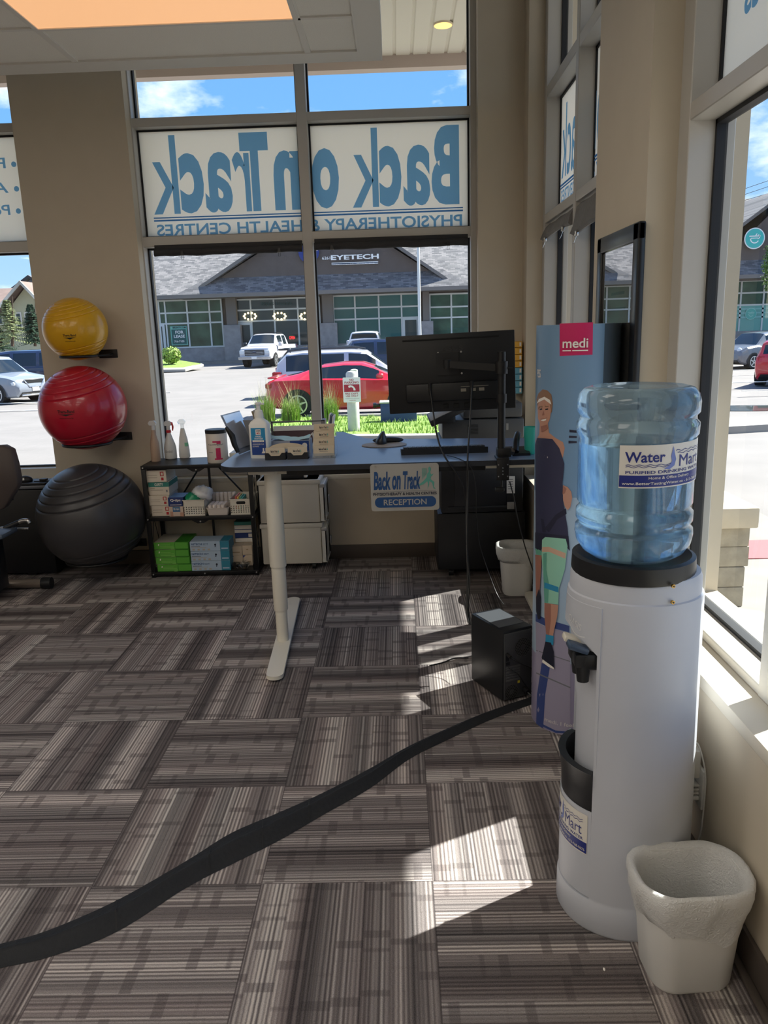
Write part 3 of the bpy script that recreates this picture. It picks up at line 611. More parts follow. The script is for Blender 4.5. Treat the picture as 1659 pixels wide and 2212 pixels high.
printed('sportswoman_print', [
    (HAIR, [(1159, 862), (1163, 850), (1172, 841), (1182, 843), (1191, 852), (1194, 872), (1192, 890), (1186, 896), (1162, 885)]),
    (SKIN, [(1161, 878), (1164, 868), (1176, 864), (1187, 870), (1190, 886), (1188, 905), (1182, 917), (1175, 921), (1167, 918), (1162, 904)]),
    (SKIN, [(1166, 912), (1183, 910), (1186, 935), (1200, 946), (1216, 955), (1220, 968), (1216, 988), (1206, 992), (1158, 992), (1157, 952), (1165, 938)]),
    (PW, [(1159, 872), (1164, 862), (1176, 857), (1188, 864), (1191, 874), (1188, 872), (1176, 863), (1165, 868)]),
    (SHOE, [(1166, 883), (1171, 882), (1171, 885), (1166, 886)]), (SHOE, [(1178, 883), (1184, 882), (1184, 885), (1178, 886)]), (HAIR, [(1164, 878), (1172, 877), (1172, 879), (1164, 880)]), (HAIR, [(1177, 877), (1185, 877), (1185, 879), (1177, 879)]), (SKIN2, [(1174, 886), (1176, 896), (1173, 898), (1171, 897)]),
    (PW, [(1168, 906), (1181, 903), (1179, 908), (1174, 910), (1169, 909)]), (SKIN2, [(1167, 905), (1182, 902), (1181, 904), (1168, 907)]), (SKIN2, [(1168, 921), (1182, 917), (1183, 926), (1170, 934)]),
    (PW, [(1176, 980), (1198, 976), (1197, 988), (1178, 990)]),
    (TANK, [(1160, 946), (1165, 968), (1174, 983), (1190, 989), (1199, 984), (1190, 950), (1193, 948), (1208, 968), (1219, 1002), (1215, 1045), (1216, 1080), (1226, 1140), (1228, 1164), (1196, 1162), (1157, 1160), (1156, 960)]),
    (TANK2, [(1176, 1142), (1200, 1112), (1222, 1098), (1224, 1110), (1204, 1122), (1186, 1150)]), (TANK2, [(1172, 1150), (1168, 1120), (1174, 1122), (1180, 1150)]),
    (SKIN, [(1216, 1048), (1226, 1052), (1234, 1062), (1236, 1075), (1232, 1096), (1226, 1102), (1220, 1094), (1216, 1078)]), (SKIN2, [(1216, 1048), (1224, 1056), (1220, 1066), (1215, 1068)]),
    (TANK2, [(1156, 1150), (1228, 1158), (1231, 1190), (1222, 1180), (1176, 1176), (1168, 1190), (1156, 1188)]),
    (GRN2, [(1156, 1184), (1170, 1190), (1170, 1200), (1158, 1198)]), (SKIN2, [(1156, 1198), (1170, 1200), (1168, 1240), (1162, 1270), (1164, 1300), (1158, 1310)]),
    (SHOE, [(1158, 1290), (1164, 1272), (1168, 1290), (1167, 1336), (1162, 1338), (1158, 1320)]),
    (GRN, [(1171, 1166), (1178, 1160), (1222, 1164), (1226, 1180), (1220, 1230), (1207, 1272), (1206, 1306), (1176, 1302), (1174, 1250), (1170, 1200)]),
    (PEACH, [(1171, 1182), (1185, 1181), (1222, 1195), (1221, 1207), (1186, 1192), (1171, 1192)]),
    (GRN2, [(1173, 1196), (1181, 1194), (1180, 1230), (1186, 1262), (1184, 1302), (1176, 1302), (1174, 1250)]), (TEAL, [(1176, 1258), (1206, 1268), (1206, 1280), (1176, 1270)]),
    (SKIN, [(1176, 1302), (1206, 1307), (1204, 1330), (1194, 1374), (1180, 1372), (1176, 1330)]), (SKIN2, [(1177, 1302), (1190, 1305), (1190, 1340), (1186, 1372), (1180, 1372), (1176, 1330)]),
    (TEAL, [(1179, 1370), (1196, 1374), (1195, 1394), (1178, 1388)]), (SHOE, [(1178, 1386), (1190, 1388), (1196, 1408), (1197, 1444), (1184, 1438), (1172, 1428), (1170, 1420), (1174, 1404)]), (PW, [(1172, 1424), (1196, 1442), (1197, 1446), (1184, 1440), (1171, 1430)])], 'printed woman in a dark tank top and green knee brace')
printed('logo_square', [(PINK, [(1209, 699), (1281, 696), (1280, 766), (1209, 769)])], 'pink square')
printed('printed_bars', [(TANK2, [(1230, 928), (1246, 930), (1246, 935), (1230, 934)]), (TANK2, [(1229, 941), (1246, 942), (1246, 946), (1229, 946)]), (TANK2, [(1228, 952), (1246, 953), (1246, 957), (1228, 958)])])
def ontube(x, y, lift=.004):
    p = hit(x, y, VC, VX, VY); a0 = math.atan2((p.y-VC[1])/VY, (p.x-VC[0])/VX); return lambda u, v: (VC[0]+(VX+lift)*cos(a0+u/.155), VC[1]+(VY+lift)*sin(a0+u/.155), p.z+v)
g = M(); a, b = hit(1216, 755, VC, VX, VY), hit(1272, 755, VC, VX, VY); w = (b-a).length; h = hit(1244, 731, VC, VX, VY).z-hit(1244, 752, VC, VX, VY).z
text(g, 'medi', PW, ontube(1216, 752), w, h, .015); g.use(PW)
for u0, u1 in ((0, .34), (.39, 1)): g.grid([[ontube(1216, 759)(w*(u0+(u1-u0)*i/8), d) for i in range(9)] for d in (0, .004)])
a, b = hit(1157, 815, VC, VX, VY), hit(1181, 815, VC, VX, VY); text(g, 'PSS', PW, ontube(1162, 815, .003), .030, hit(1170, 797, VC, VX, VY).z-hit(1170, 815, VC, VX, VY).z, .01, .1)
text(g, 'medi. I feel better.', PW2, ontube(1178, 1556), .20, .016, .01, .1)
obj('banner_lettering', g, None, bn)
# ---- framed certificate on the pier
PX = WX-.028
fy0, fy1 = ax(1375, 600, PX).y, ax(1288, 600, PX).y; fz1, fz0 = 1.885, ax(1360, 822, PX).z-.1
t = thing('picture_frame', 'black framed glazed picture on the tan pier between the right hand windows', 'picture frame', (WX-.002, (fy0+fy1)/2, fz0))
g = M()
for a in ((fy0, fy1, fz0, fz0+.06), (fy0, fy1, fz1-.06, fz1), (fy0, fy0+.06, fz0, fz1), (fy1-.06, fy1, fz0, fz1)): g.box(PX, WX-.002, *a, .006)
obj('frame', g, mat('frame_black', '18181b', .3), t)
g = M(); g.box(PX+.016, PX+.018, fy0+.055, fy1-.055, fz0+.055, fz1-.055); g.use(mat('cert_paper', 'b9b3a6', .6)); obj('certificate', g, None, t)
g = M(); g.use(GREYP)
for k in range(7): g.box(PX+.014, PX+.0155, (fy0+fy1)/2-.12+.02*(k % 3), (fy0+fy1)/2+.12-.03*(k % 2), fz0+.12+.055*k, fz0+.13+.055*k)
obj('certificate_text', g, None, t)
g = M(); g.quad((PX+.010, fy0+.055, fz0+.055), (PX+.010, fy1-.055, fz0+.055), (PX+.010, fy1-.055, fz1-.055), (PX+.010, fy0+.055, fz1-.055)); obj('frame_glass', g, glass('picture_glass', (.55, .55, .55), .5), t)
# ------------------------------------------------------------------ desk
DZ = .96
DESK = mat('desk_top_grey', '6f809c', .34, var=.02, scale=20); DEDGE = mat('desk_edge', '20242b', .45); DLEG = mat('desk_leg_white', 'e2ddd0', .45)
dk = thing('standing_desk', 'raised standing desk with a blue grey top and white telescopic leg', 'desk', (-.1, 1.9, 0))
corner = [(-.82-.10*sin(a), 1.72-.10*cos(a)) for a in [pi/2*k/8 for k in range(9)]]
outl = [(.75, 1.615)]+corner+[(-.905, 2.75), (-.87, 2.83), (-.45, 2.83), (-.40, 2.80), (-.26, 2.50), (-.20, 2.45), (.10, 2.40), (.75, 2.30)]
g = M(); g.use(DEDGE); g.pz(outl, DZ-.026, DZ-.002); g.use(DESK); g.pz(outl, DZ-.002, DZ); obj('desktop', g, None, dk)
def build_leg(x0, x1, yc):
    d = Vector((x1-x0, 1.02, 0)).normalized(); n = Vector((d.y, -d.x, 0)); w = .040; A = Vector((x0, 1.375, 0)); B = Vector((x1, 2.395, 0))
    R = [A+n*w*cos(pi*k/10)-d*w*sin(pi*k/10) for k in range(11)]+[B-n*w*cos(pi*k/10)+d*w*sin(pi*k/10) for k in range(11)]
    xc = x0+(x1-x0)*(yc-1.375)/1.02
    g = M(); g.use(DLEG); g.pz([(p.x, p.y) for p in R], .012, .030); g.use(BLK)
    for q in (A+d*.06, B-d*.06): g.lathe([(.018, 0), (.018, .012)], (q.x, q.y, 0), 12)
    foot = obj('leg_foot', g, None, dk)
    g = M(); g.lathe([(.030, .03), (.030, .20)], (xc, yc, 0), 28); g.lathe([(.0345, .195), (.036, .20), (.036, .43)], (xc, yc, 0), 28); g.lathe([(.040, .425), (.0415, .43), (.0415, DZ-.026)], (xc, yc, 0), 28); obj('leg_column', g, DLEG, dk)
build_leg(-.668, -.715, 1.775); build_leg(.69, .69, 1.775)
g = M(); g.box(-.80, .70, 1.745, 1.805, DZ-.062, DZ-.027, .004); g.box(-.74, -.66, 1.67, 2.2, DZ-.05, DZ-.027, .004); g.box(.64, .73, 1.67, 2.2, DZ-.05, DZ-.027, .004); obj('desk_frame', g, DLEG, dk)
g = M(); g.box(-.60, .34, 1.66, 1.69, DZ-.055, DZ-.026, .003); obj('cable_rail', g, BLKM, dk)
# reception sign
SY = 1.602
a, b = at(799, 1004, SY), at(949, 1101, SY)
x0, x1, z1, z0 = a.x, b.x, a.z, b.z; W_, H_ = x1-x0, z1-z0
t = thing('hanging_sign', 'silver reception sign with blue lettering hung on the front edge of the desk', 'sign', ((x0+x1)/2, SY, (z0+z1)/2))
g = M(); g.py(rrect(x0, x1, z0, z1, .014), SY, SY+.004); obj('sign_board', g, mat('sign_silver', 'aaa7a1', .45, .1), t)
f = lambda u, v: (x0+u*W_, SY-.0012, z0+v*H_); fl = lambda x, y: (lambda u, v: (x0+x*W_+u, SY-.0016, z0+y*H_+v))
SB = mat('sign_blue', '17477c', .45); SG = mat('sign_green', '5ba596', .45); SD = mat('sign_dark', '1c2238', .45); SGY = mat('sign_line', '7c7c80', .45)
g = M(); poly(g, SB, lambda u, v: (u, SY-.0012, v), rrect(x0+.055*W_, x1-.045*W_, z0+.075*H_, z0+.30*H_, .105*H_))
text(g, 'RECEPTION', mat('sign_silver', 'aaa7a1', .45, .1), fl(.185, .125), .63*W_, .125*H_, .012); text(g, 'PHYSIOTHERAPY & HEALTH CENTRES', SD, fl(.035, .335), .93*W_, .062*H_, .025)
poly(g, SGY, f, [(.04, .41), (.955, .42), (.955, .428), (.04, .418)])
text(g, 'Back', SB, fl(.045, .455), .245*W_, .39*H_, .035, 0, .05); text(g, 'on', SB, fl(.31, .455), .125*W_, .30*H_, .035, 0, .05); text(g, 'Track', SB, fl(.465, .455), .26*W_, .39*H_, .035, 0, .05)
R1 = [(.845, .90), (.865, .93), (.885, .90), (.885, .85), (.872, .82), (.888, .76), (.925, .78), (.93, .79), (.90, .73), (.885, .72), (.88, .66), (.935, .60), (.925, .50), (.955, .45), (.92, .46), (.90, .58), (.86, .62), (.855, .54), (.83, .45), (.84, .56), (.83, .62), (.78, .56), (.70, .52), (.705, .55), (.77, .62), (.82, .70), (.83, .78), (.855, .82)]
poly(g, SG, f, R1)
for k in range(6): x = .755+.012*k; poly(g, SG, f, [(x, .66+.02*k), (x+.006, .66+.02*k), (x+.008, .90), (x+.002, .90)])
obj('sign_lettering', g, None, t)
for u in (.085, .90): g = M(); p = Vector(f(u, .965)); g.tube([(p.x, SY+.003, p.z), (p.x, SY-.003, p.z)], .0035, 12); obj('screw', g, STEEL, t)
# monitor, seen from behind, on a clamped pole
MONB = mat('monitor_black', '0b0c0f', .5); MY = 1.80
c = [at(833, 727, MY), at(1112, 713, MY-.03), at(1114, 880, MY-.03), at(842, 896, MY)]
mt_ = thing('monitor', 'black computer monitor seen from behind on a pole arm above the desk', 'monitor', (.19, MY, 1.36))
ctr = sum(c, Vector())/4; ex = ((c[1]-c[0])+(c[2]-c[3])).normalized(); ez = ((c[0]-c[3])+(c[1]-c[2])); ez = (ez-ex*ez.dot(ex)).normalized(); ey = ez.cross(ex)
MW = ((c[1]-c[0]).length+(c[2]-c[3]).length)/2; MH = ((c[0]-c[3]).length+(c[1]-c[2]).length)/2
X = Matrix(((ex.x, ey.x, ez.x, ctr.x), (ex.y, ey.y, ez.y, ctr.y), (ex.z, ey.z, ez.z, ctr.z), (0, 0, 0, 1)))
g = M(); g.box(-MW/2, MW/2, 0, .022, -MH/2, MH/2, .004).xf(X); obj('monitor_back', g, MONB, mt_)
g = M(); g.box(-MW/2+.008, MW/2-.008, .0225, .0235, -MH/2+.02, MH/2-.008).xf(X); obj('screen', g, mat('screen_dark', '08090b', .15), mt_)
g = M(); g.box(-MW*.36, MW*.36, -.030, .002, -MH*.36, -MH*.12, .01).xf(X); obj('connector_housing', g, MONB, mt_)
g = M(); g.box(-MW*.37, MW*.38, -.003, .002, MH*.425, MH*.445, .001).xf(X); obj('vent_slot', g, mat('slot_black', '050506', .8), mt_)
g = M(); text(g, 'ASUS', mat('monitor_logo', '26272c', .3), lambda u, v: X @ Vector((-.045+u, -.0012, MH*.28+v)), .105, .022, .03); obj('maker_lettering', g, None, mt_)
g = M(); g.use(mat('port_metal', '8f8a80', .4, .6))
for u in (.03, .075, .115): g.box(MW*.07+u-.03, MW*.07+u-.005, -.032, -.028, -MH*.245, -MH*.205)
g.box(MW*.07, MW*.07+.13, -.0315, -.0300, -MH*.185, -MH*.178); obj('port', g.xf(X), None, mt_)
for u in (-.05, 0, .05): g = M(); g.box(u-.013+.02, u+.013+.02, -.006, .001, -MH*.46, -MH*.40, .003).xf(X); obj('stand_socket', g, mat('slot_black', '050506', .8), mt_)
PXc = at(1083, 900, 1.66).x; pt = at(1080, 760, 1.66).z; AZ = at(1000, 795, 1.72).z
ar = thing('clamp_stand', 'black pole monitor arm clamped to the front edge of the desk', 'monitor stand', (PXc, 1.66, DZ))
g = M(); g.tube([(PXc, 1.66, DZ-.01), (PXc, 1.66, pt)], .0185, 20); g.tube([(PXc, 1.66, 1.22), (PXc, 1.66, 1.26)], .024, 20); obj('pole', g, BLKM, ar)
g = M(); g.box(PXc-.028, PXc+.03, 1.60, 1.609, DZ-.095, DZ+.004, .004); g.box(PXc-.028, PXc+.03, 1.60, 1.70, DZ+.0005, DZ+.012, .004); g.box(PXc-.02, PXc+.045, 1.64, 1.70, DZ+.008, DZ+.05, .004); obj('clamp', g, BLKM, ar)
g = M(); g.use(STEEL)
for dx, dz in ((-.02, -.02), (.022, -.02), (-.02, -.075), (.022, -.075), (0, -.035), (0, -.05), (0, -.065)): g.tube([(PXc+dx, 1.601, DZ+dz), (PXc+dx, 1.597, DZ+dz)], .003, 10)
obj('clamp_screw', g, None, ar)
g = M(); g.tube([(PXc, 1.645, DZ-.15), (PXc, 1.645, DZ-.027)], .006, 10); g.box(PXc-.03, PXc+.012, 1.63, 1.66, DZ-.155, DZ-.135, .006); obj('clamp_handle', g, BLKM, ar)
vz = ctr+ez*(AZ-ctr.z)*0+ey*(-.03)
V = X @ Vector((-.02, -.02, MH*.12))
g = M(); g.tube([(PXc, 1.66, AZ+.028), (PXc, 1.66, AZ-.028)], .028, 20)
A = Vector((PXc-.02, 1.68, AZ)); B = Vector((V.x, V.y-.05, V.z)); d = (B-A).normalized(); nrm = Vector((0, 0, 1)); sd = d.cross(nrm).normalized()
g.grid([[p+sd*s*.012+nrm*h*.016 for s, h in ((-1, -1), (1, -1), (1, 1), (-1, 1))] for p in (A, B)], True, True, True); g.tube([B+Vector((0, 0, .02)), B-Vector((0, 0, .02))], .018, 14); g.tube([B, V], .012, 12); g.tube([(PXc+.02, 1.655, AZ), (PXc+.05, 1.65, AZ-.006)], .005, 8); obj('arm', g, BLKM, ar)
g = M(); g.box(-.055, .05, -.012, -.003, -.01, .095).xf(X @ Matrix.Translation((-.012, 0, 0))); obj('mount_plate', g, BLKM, ar)
for dx in (-.058, .05):
    for dz in (-.005, .095): g = M(); q = X @ Vector((dx, 0, dz)); g.tube([q-ey*.002, q-ey*.010], .0045, 12); obj('mount_screw', g, STEEL, ar)
# cables
CBL = mat('cable_black', '0d0d10', .45)
def cable(label, pts, r, n='cable', m=CBL, cat='cable'):
    p0 = Vector(pts[-1]); t = thing(n, label, cat, tuple(p0)); g = M(); g.tube(spline(pts, 7), r, 7); obj('cord', g, m, t); return t
s1 = X @ Vector((-MW*.17, -.034, -MH*.17)); s2 = X @ Vector((MW*.155, -.034, -MH*.17))
def plug(t, p):
    g = M(); g.tube([p+Vector((0, 0, .02)), p-Vector((0, 0, .035))], [.010, .005], 8); obj('plug', g, CBL, t)
q = lambda x, y, Y: tuple(at(x, y, Y))
plug(cable('thick black cable curving from the left of the monitor down past the desk edge', [tuple(s1), q(938, 905, 1.72), q(945, 945, 1.66), q(960, 985, 1.61), q(988, 1025, 1.585), q(1003, 1060, 1.58), q(1007, 1110, 1.58), q(1008, 1180, 1.5), q(1010, 1250, 1.45), q(1008, 1310, 1.4), q(1012, 1345, 1.36)], .0042), s1)
plug(cable('thick black cable hanging straight down from the right of the monitor', [tuple(s2), q(1016, 905, 1.70), q(1012, 960, 1.64), q(1010, 1000, 1.59), q(1010, 1060, 1.58), q(1009, 1180, 1.5), q(1014, 1250, 1.45), q(1011, 1310, 1.4), q(1016, 1350, 1.37)], .0045), s2)
cable('thin black cable running from the keyboard over the desk edge to the floor', [q(966, 989, 1.75)[:2]+(DZ+.006,), q(985, 988, 1.68)[:2]+(DZ+.006,), q(1008, 1000, 1.60), q(1022, 1020, 1.58), q(1028, 1060, 1.58), q(1029, 1110, 1.60), q(1035, 1170, 1.6), q(1050, 1220, 1.58), q(1072, 1280, 1.5), q(1088, 1306, 1.42)], .0022)
cable('thin black cable dropping from the desk clamp towards the banner column', [q(1101, 1040, 1.7), q(1110, 1075, 1.7), q(1118, 1120, 1.7), q(1134, 1180, 1.7), q(1149, 1225, 1.7), q(1160, 1260, 1.65)], .003)
cable('loose dark cord lying on the sunlit carpet left of the computer tower', [tuple(az(928, 1438, .004)), tuple(az(960, 1430, .004)), tuple(az(980, 1422, .004)), tuple(az(1012, 1421, .004))], .003)
# keyboard, mouse and pad
ky0, kx0, kx1 = 1.835, at(866, 980, 1.85).x, at(1053, 972, 1.85).x
t = thing('keyboard', 'black keyboard lying on the desk below the monitor', 'keyboard', ((kx0+kx1)/2, ky0+.07, DZ), radians(1.5)); kw = (kx1-kx0)/2
g = M(); g.px([(-.07, 0), (.07, 0), (.07, .012), (-.07, .030)], -kw, kw); obj('keyboard_case', g, BLK, t, world=False)
g = M(); n = 18
for r in range(5):
    for k in range(n):
        x = -kw+.012+(2*kw-.024)*k/n; y = -.062+r*.0255; z = .0305-r*.0030; g.box(x+.001, x+(2*kw-.024)/n-.002, y, y+.022, z-.006, z+.006, .002, 1)
k_ = obj('keys', g, mat('key_caps', '2a2c31', .4), t, world=False); k_['kind'] = 'stuff'
p = az(830, 962, DZ)
t = thing('mouse_pad', 'grey rounded mouse pad with a black wrist rest on the desk', 'mouse pad', (p.x, p.y, DZ))
g = M(); g.lathe([(.118, .0005), (.120, .002), (.120, .005), (.116, .006)], (p.x, p.y, DZ), 40, 1, .78); obj('pad', g, mat('pad_grey', '9b9288', .6), t)
g = M(); g.sph((p.x+.02, p.y+.085, DZ+.016), (.085, .03, .018)); obj('wrist_rest', g, BLK, t)
m0 = az(824, 960, DZ); t = thing('mouse', 'black upright ergonomic mouse standing on the mouse pad', 'computer mouse', (m0.x, m0.y, DZ+.0065)); g = M(); R = []
for z, w, d, o in ((.0, .030, .052, 0), (.012, .032, .054, 0), (.03, .026, .048, .003), (.048, .017, .038, .006), (.062, .008, .022, .010), (.066, .002, .008, .012)): R.append([(o+w*cos(2*pi*k/24), d*sin(2*pi*k/24), z) for k in range(24)])
g.grid(R, True, True, True); obj('mouse_body', g, mat('mouse_black', '22252b', .35), t, world=False); g = M(); g.tube([(.018, -.012, .036), (.026, -.014, .034)], .006, 12); obj('side_button', g, BLK, t, world=False)
# hand sanitizer
p = az(563, 990, DZ); SX, SYY = p.x, p.y+.03
t = thing('sanitizer_bottle', 'white pump bottle of hand sanitizer with a blue label near the desk corner', 'pump bottle', (SX, SYY, DZ), radians(-6))
g = M(); g.grid([rr3(0, 0, .046, .033, .012, 0), rr3(0, 0, .048, .035, .012, .006), rr3(0, 0, .048, .035, .012, .165), rr3(0, 0, .040, .030, .014, .18), rr3(0, 0, .022, .022, .0219, .195), rr3(0, 0, .021, .021, .0209, .21)], True, True, True); obj('bottle', g, WHITE, t, world=False, ang=50)
g = M(); g.lathe([(.022, .20), (.023, .215), (.018, .235), (.010, .238), (.010, .262), (.016, .264), (.016, .272), (.010, .274)], n=20); g.box(-.004, .03, -.006, .006, .262, .271, .003); obj('pump', g, WHITE, t, world=False)
g = M(); q1 = mat('sani_teal', '1f86b5', .4); q2 = mat('sani_navy', '1b3f86', .4); F = lambda x, z: (lambda u, v: (x+u, -.0362, z+v))
poly(g, q1, F(-.036, .0), [(0, .09), (.072, .09), (.072, .152), (0, .152)]); poly(g, q2, F(-.036, 0), [(0, .018), (.072, .018), (.072, .09), (0, .09)]); poly(g, PW, lambda u, v: (-.012+u, -.0366, .118+v), [(0, 0), (.026, 0), (.026, .027), (0, .027)]); poly(g, PW, lambda u, v: (-.030+u, -.0366, .082+v), [(0, 0), (.058, 0), (.058, .009), (0, .009)])
G2 = lambda x, z: (lambda u, v: (x+u, -.0368, z+v))
text(g, 'GERM', SD, G2(-.009, .134), .02, .007, .03); text(g, 'MD', mat('print_red', 'b3262e', .4), G2(-.007, .122), .016, .008, .03); text(g, 'HAND', PW, G2(-.014, .106), .03, .008, .02); text(g, 'SANITIZER', PW, G2(-.02, .095), .044, .008, .02); text(g, 'ALCOHOL 70%', SD, G2(-.026, .084), .05, .005); text(g, 'ASSAINISSEUR POUR', PW, G2(-.031, .068), .058, .007); text(g, 'LES MAINS', PW, G2(-.031, .057), .032, .007)
poly(g, PW, lambda u, v: (.012+u, -.0366, .026+v), [(0, 0), (.018, 0), (.018, .008), (.014, .012), (.014, .026), (.007, .026), (.007, .012)]); obj('label', g, None, t, world=False)
# clipboards standing in a rack
p = az(528, 983, DZ); t = thing('clipboard', 'leaning clipboard with white paper and a black clip at the left end of the desk', 'clipboard', tuple(az(522, 985, DZ)))
q = lambda x, y, Y: at(x, y, Y)
b0, b1 = Vector((-.885, 1.99, DZ+.004)), Vector((-.835, 2.22, DZ+.004)); l = Vector((-.085, .02, .20)); n = l.cross(b1-b0).normalized()
def sheet(g, o, l0, l1, s0, s1, th): 
    e = (b1-b0); A = [b0+e*s0+l*l0+n*o, b0+e*s1+l*l0+n*o, b0+e*s1+l*l1+n*o, b0+e*s0+l*l1+n*o]; B = [a+n*th for a in A]; va, vb = g._v(A), g._v(B); g.face(va); g.face(vb[::-1])
    for i in range(4): g.face([va[i], va[(i+1) % 4], vb[(i+1) % 4], vb[i]])
g = M(); sheet(g, 0, 0, 1, 0, 1, .003); obj('board', g, mat('clipboard_clear', '9aa3b4', .2), t)
g = M(); sheet(g, -.004, .12, .97, .04, .96, .003); sheet(g, .0035, .12, .97, .04, .96, .003); obj('paper', g, mat('paper_sleeve', 'd4dcea', .12, .35, coat=.8), t)
g = M(); e = b1-b0; 
for s, r in ((.0, .005),): g.tube([b0-e*.02+l*.05, b0-e*.02+l*.25, b0-e*.03+l*.45-n*.01, b0-e*.02+l*.7], [.010, .014, .016, .008], 8)
g.use(CLIP); obj('clip', g, CLIP, t)
t = thing('document_rack', 'grey mesh desk rack holding a tan clipboard behind the sanitizer bottle', 'document rack', (-.80, 2.2, DZ)); g = M(); g.prism([(0, 0), (.09, 0), (.03, .17), (-.05, .17)], lambda u, v: (-.82+u, 2.06, DZ+v), lambda u, v: (-.82+u, 2.24, DZ+v)); obj('rack', g, mat('mesh_grey', '77787c', .5), t)
g = M(); g.prism([(.02, .02), (.03, .02), (-.02, .21), (-.03, .21)], lambda u, v: (-.80+u, 2.10, DZ+v), lambda u, v: (-.80+u, 2.26, DZ+v)); obj('tan_board', g, mat('tan_board', '8a7a62', .6), t)
# mesh file organiser
ox0, ox1, oy = at(585, 925, 2.35).x, at(702, 925, 2.35).x, 2.35; oz1 = at(640, 909, oy).z; oz0 = DZ
t = thing('file_organiser', 'grey framed desk file organiser with upright folders behind the mask box', 'file organiser', ((ox0+ox1)/2, oy+.06, DZ)); g = M(); fr = mat('organiser_grey', '6f6b6b', .4, .3)
g.box(ox0, ox1, oy, oy+.006, oz1-.008, oz1, .002); g.box(ox0, ox0+.012, oy, oy+.006, oz0, oz1); g.box(ox1-.02, ox1, oy, oy+.10, oz0, oz1, .002); g.box(ox0, ox1, oy, oy+.10, oz0, oz0+.006); obj('organiser_frame', g, fr, t)
g = M(); g.box(ox0+.012, ox1-.02, oy+.012, oy+.016, oz0+.006, oz1-.028); obj('white_folder', g, PAPER, t); g = M(); g.box(ox0+.012, ox1-.02, oy+.004, oy+.010, oz0+.006, oz1-.055); obj('brown_folder', g, mat('folder_brown', '5a4444', .6), t)
for k, (m, dz) in enumerate(((PAPER, .03), (mat('folder_slate', '5d6270', .6), .025), (PAPER, .02))): g = M(); g.prism([(0, 0), (.006, 0), (.030, 1), (.022, 1)], lambda u, v: (ox1+.004+.010*k+u, oy-.02, oz0+v*(oz1-oz0+dz)), lambda u, v: (ox1+.004+.010*k+u, oy+.10, oz0+v*(oz1-oz0+dz))); obj('leaflet', g, m, t)
# mask box
mx0, mx1, my = at(584, 960, 1.97).x, at(670, 960, 1.97).x, 1.97; mz = at(620, 948, my).z
t = thing('mask_box', 'open box of pale blue face masks with a navy band behind the card holders', 'mask box', ((mx0+mx1)/2, my+.05, DZ)); g = M(); g.use(mat('mask_box_grey', '9aa0ae', .5)); g.box(mx0, mx1, my, my+.10, DZ, mz-.01); g.use(q2); g.quad((mx0+.10, my-.0008, DZ), (mx1-.006, my-.0008, DZ), (mx1-.006, my-.0008, mz-.012), (mx0+.10, my-.0008, mz-.012)); obj('box', g, None, t)
g = M(); disc(g, PW, lambda u, v: (mx1-.028+u, my-.0012, mz-.035+v), .013); obj('box_emblem', g, None, t)
g = M(); R = []
for j in range(7): R.append([(mx0+.004+(mx1-mx0-.008)*i/16, my+.01+.012*j, mz-.012+.012*sin(i*.55+j)*.4+.012*(1-abs(i-8)/8)*0+.014*(abs(i-9)/9)**2+(.012 if j % 2 else 0)) for i in range(17)])
g.grid(R); obj('masks', g, mat('mask_blue', 'a9cfe0', .8), t)
g = M()
for k in range(3): a = Vector((mx1-.004, my+.012+.01*k, mz-.02)); g.tube(spline([a, a+Vector((.006, -.008, .03)), a+Vector((.018, -.01, .036+.004*k)), a+Vector((.022, -.012, .01)), a+Vector((.016, -.014, -.025-.006*k))], 6), .0014, 5)
obj('ear_loop', g, WHITE, t)
# business cards
CARDM = mat('card_beige', 'd3c2a8', .6); TXT = mat('card_text', '23283a', .5)
def cards(par, x0, x1, y, z0, z1):
    g = M(); g.box(x0, x1, y, y+.012, z0, z1); g.use(CARDM); F = lambda x, z: (lambda u, v: (x0+x*(x1-x0)+u, y-.0006, z0+z*(z1-z0)+v)); w, h = x1-x0, z1-z0
    g.mats = [CARDM]; g.mi = 0; text(g, 'Back on Track', TXT, F(.27, .56), w*.36, h*.22, .03); g.use(SG); poly(g, SG, F(.65, .56), [(0, 0), (w*.05, 0), (w*.03, h*.22), (w*.01, h*.22)]); g.use(GREYP); poly(g, GREYP, F(.3, .42), [(0, 0), (w*.4, 0), (w*.4, h*.03), (0, h*.03)]); return obj('business_cards', g, None, par)
cy = 1.80; hx0, hx1 = at(573, 995, cy).x, at(666, 993, cy).x; hz = at(620, 978, cy).z
t = thing('card_holder', 'black double card holder full of business cards at the front of the desk', 'card holder', ((hx0+hx1)/2, cy+.02, DZ)); mid = (hx0+hx1)/2
g = M()
for a, b in ((hx0, mid-.004), (mid+.004, hx1)):
    g.box(a, b, cy, cy+.055, DZ, DZ+.006); g.prism([(a, 0), (b, 0), (b, .034), (b-.018, .034), (b-.03, .020), (a+.03, .020), (a+.018, .034), (a, .034)], lambda u, v: (u, cy-.004, DZ+v), lambda u, v: (u, cy, DZ+v)); g.box(a, a+.003, cy, cy+.055, DZ, DZ+.034); g.box(b-.003, b, cy, cy+.055, DZ, DZ+.034)
obj('holder', g, BLK, t)
ct = at(620, 967, cy).z
for a, b in ((hx0, mid-.004), (mid+.004, hx1)): cards(t, a+.004, b-.004, cy+.001, DZ+.008, ct)
g = M(); g.prism([(0, 0)]+[((hx1-hx0-.03)*(.5-.5*cos(pi*k/16)), .028*sin(pi*k/16)) for k in range(17)]+[(hx1-hx0-.03, 0)], lambda u, v: (hx0+.012+u, cy+.05, ct-.012+v), lambda u, v: (hx0+.012+u, cy+.054, ct-.012+v)); obj('arched_back', g, CARDM, t)
hx0, hx1 = at(677, 990, cy+.02).x, at(724, 990, cy+.02).x; y = cy+.01
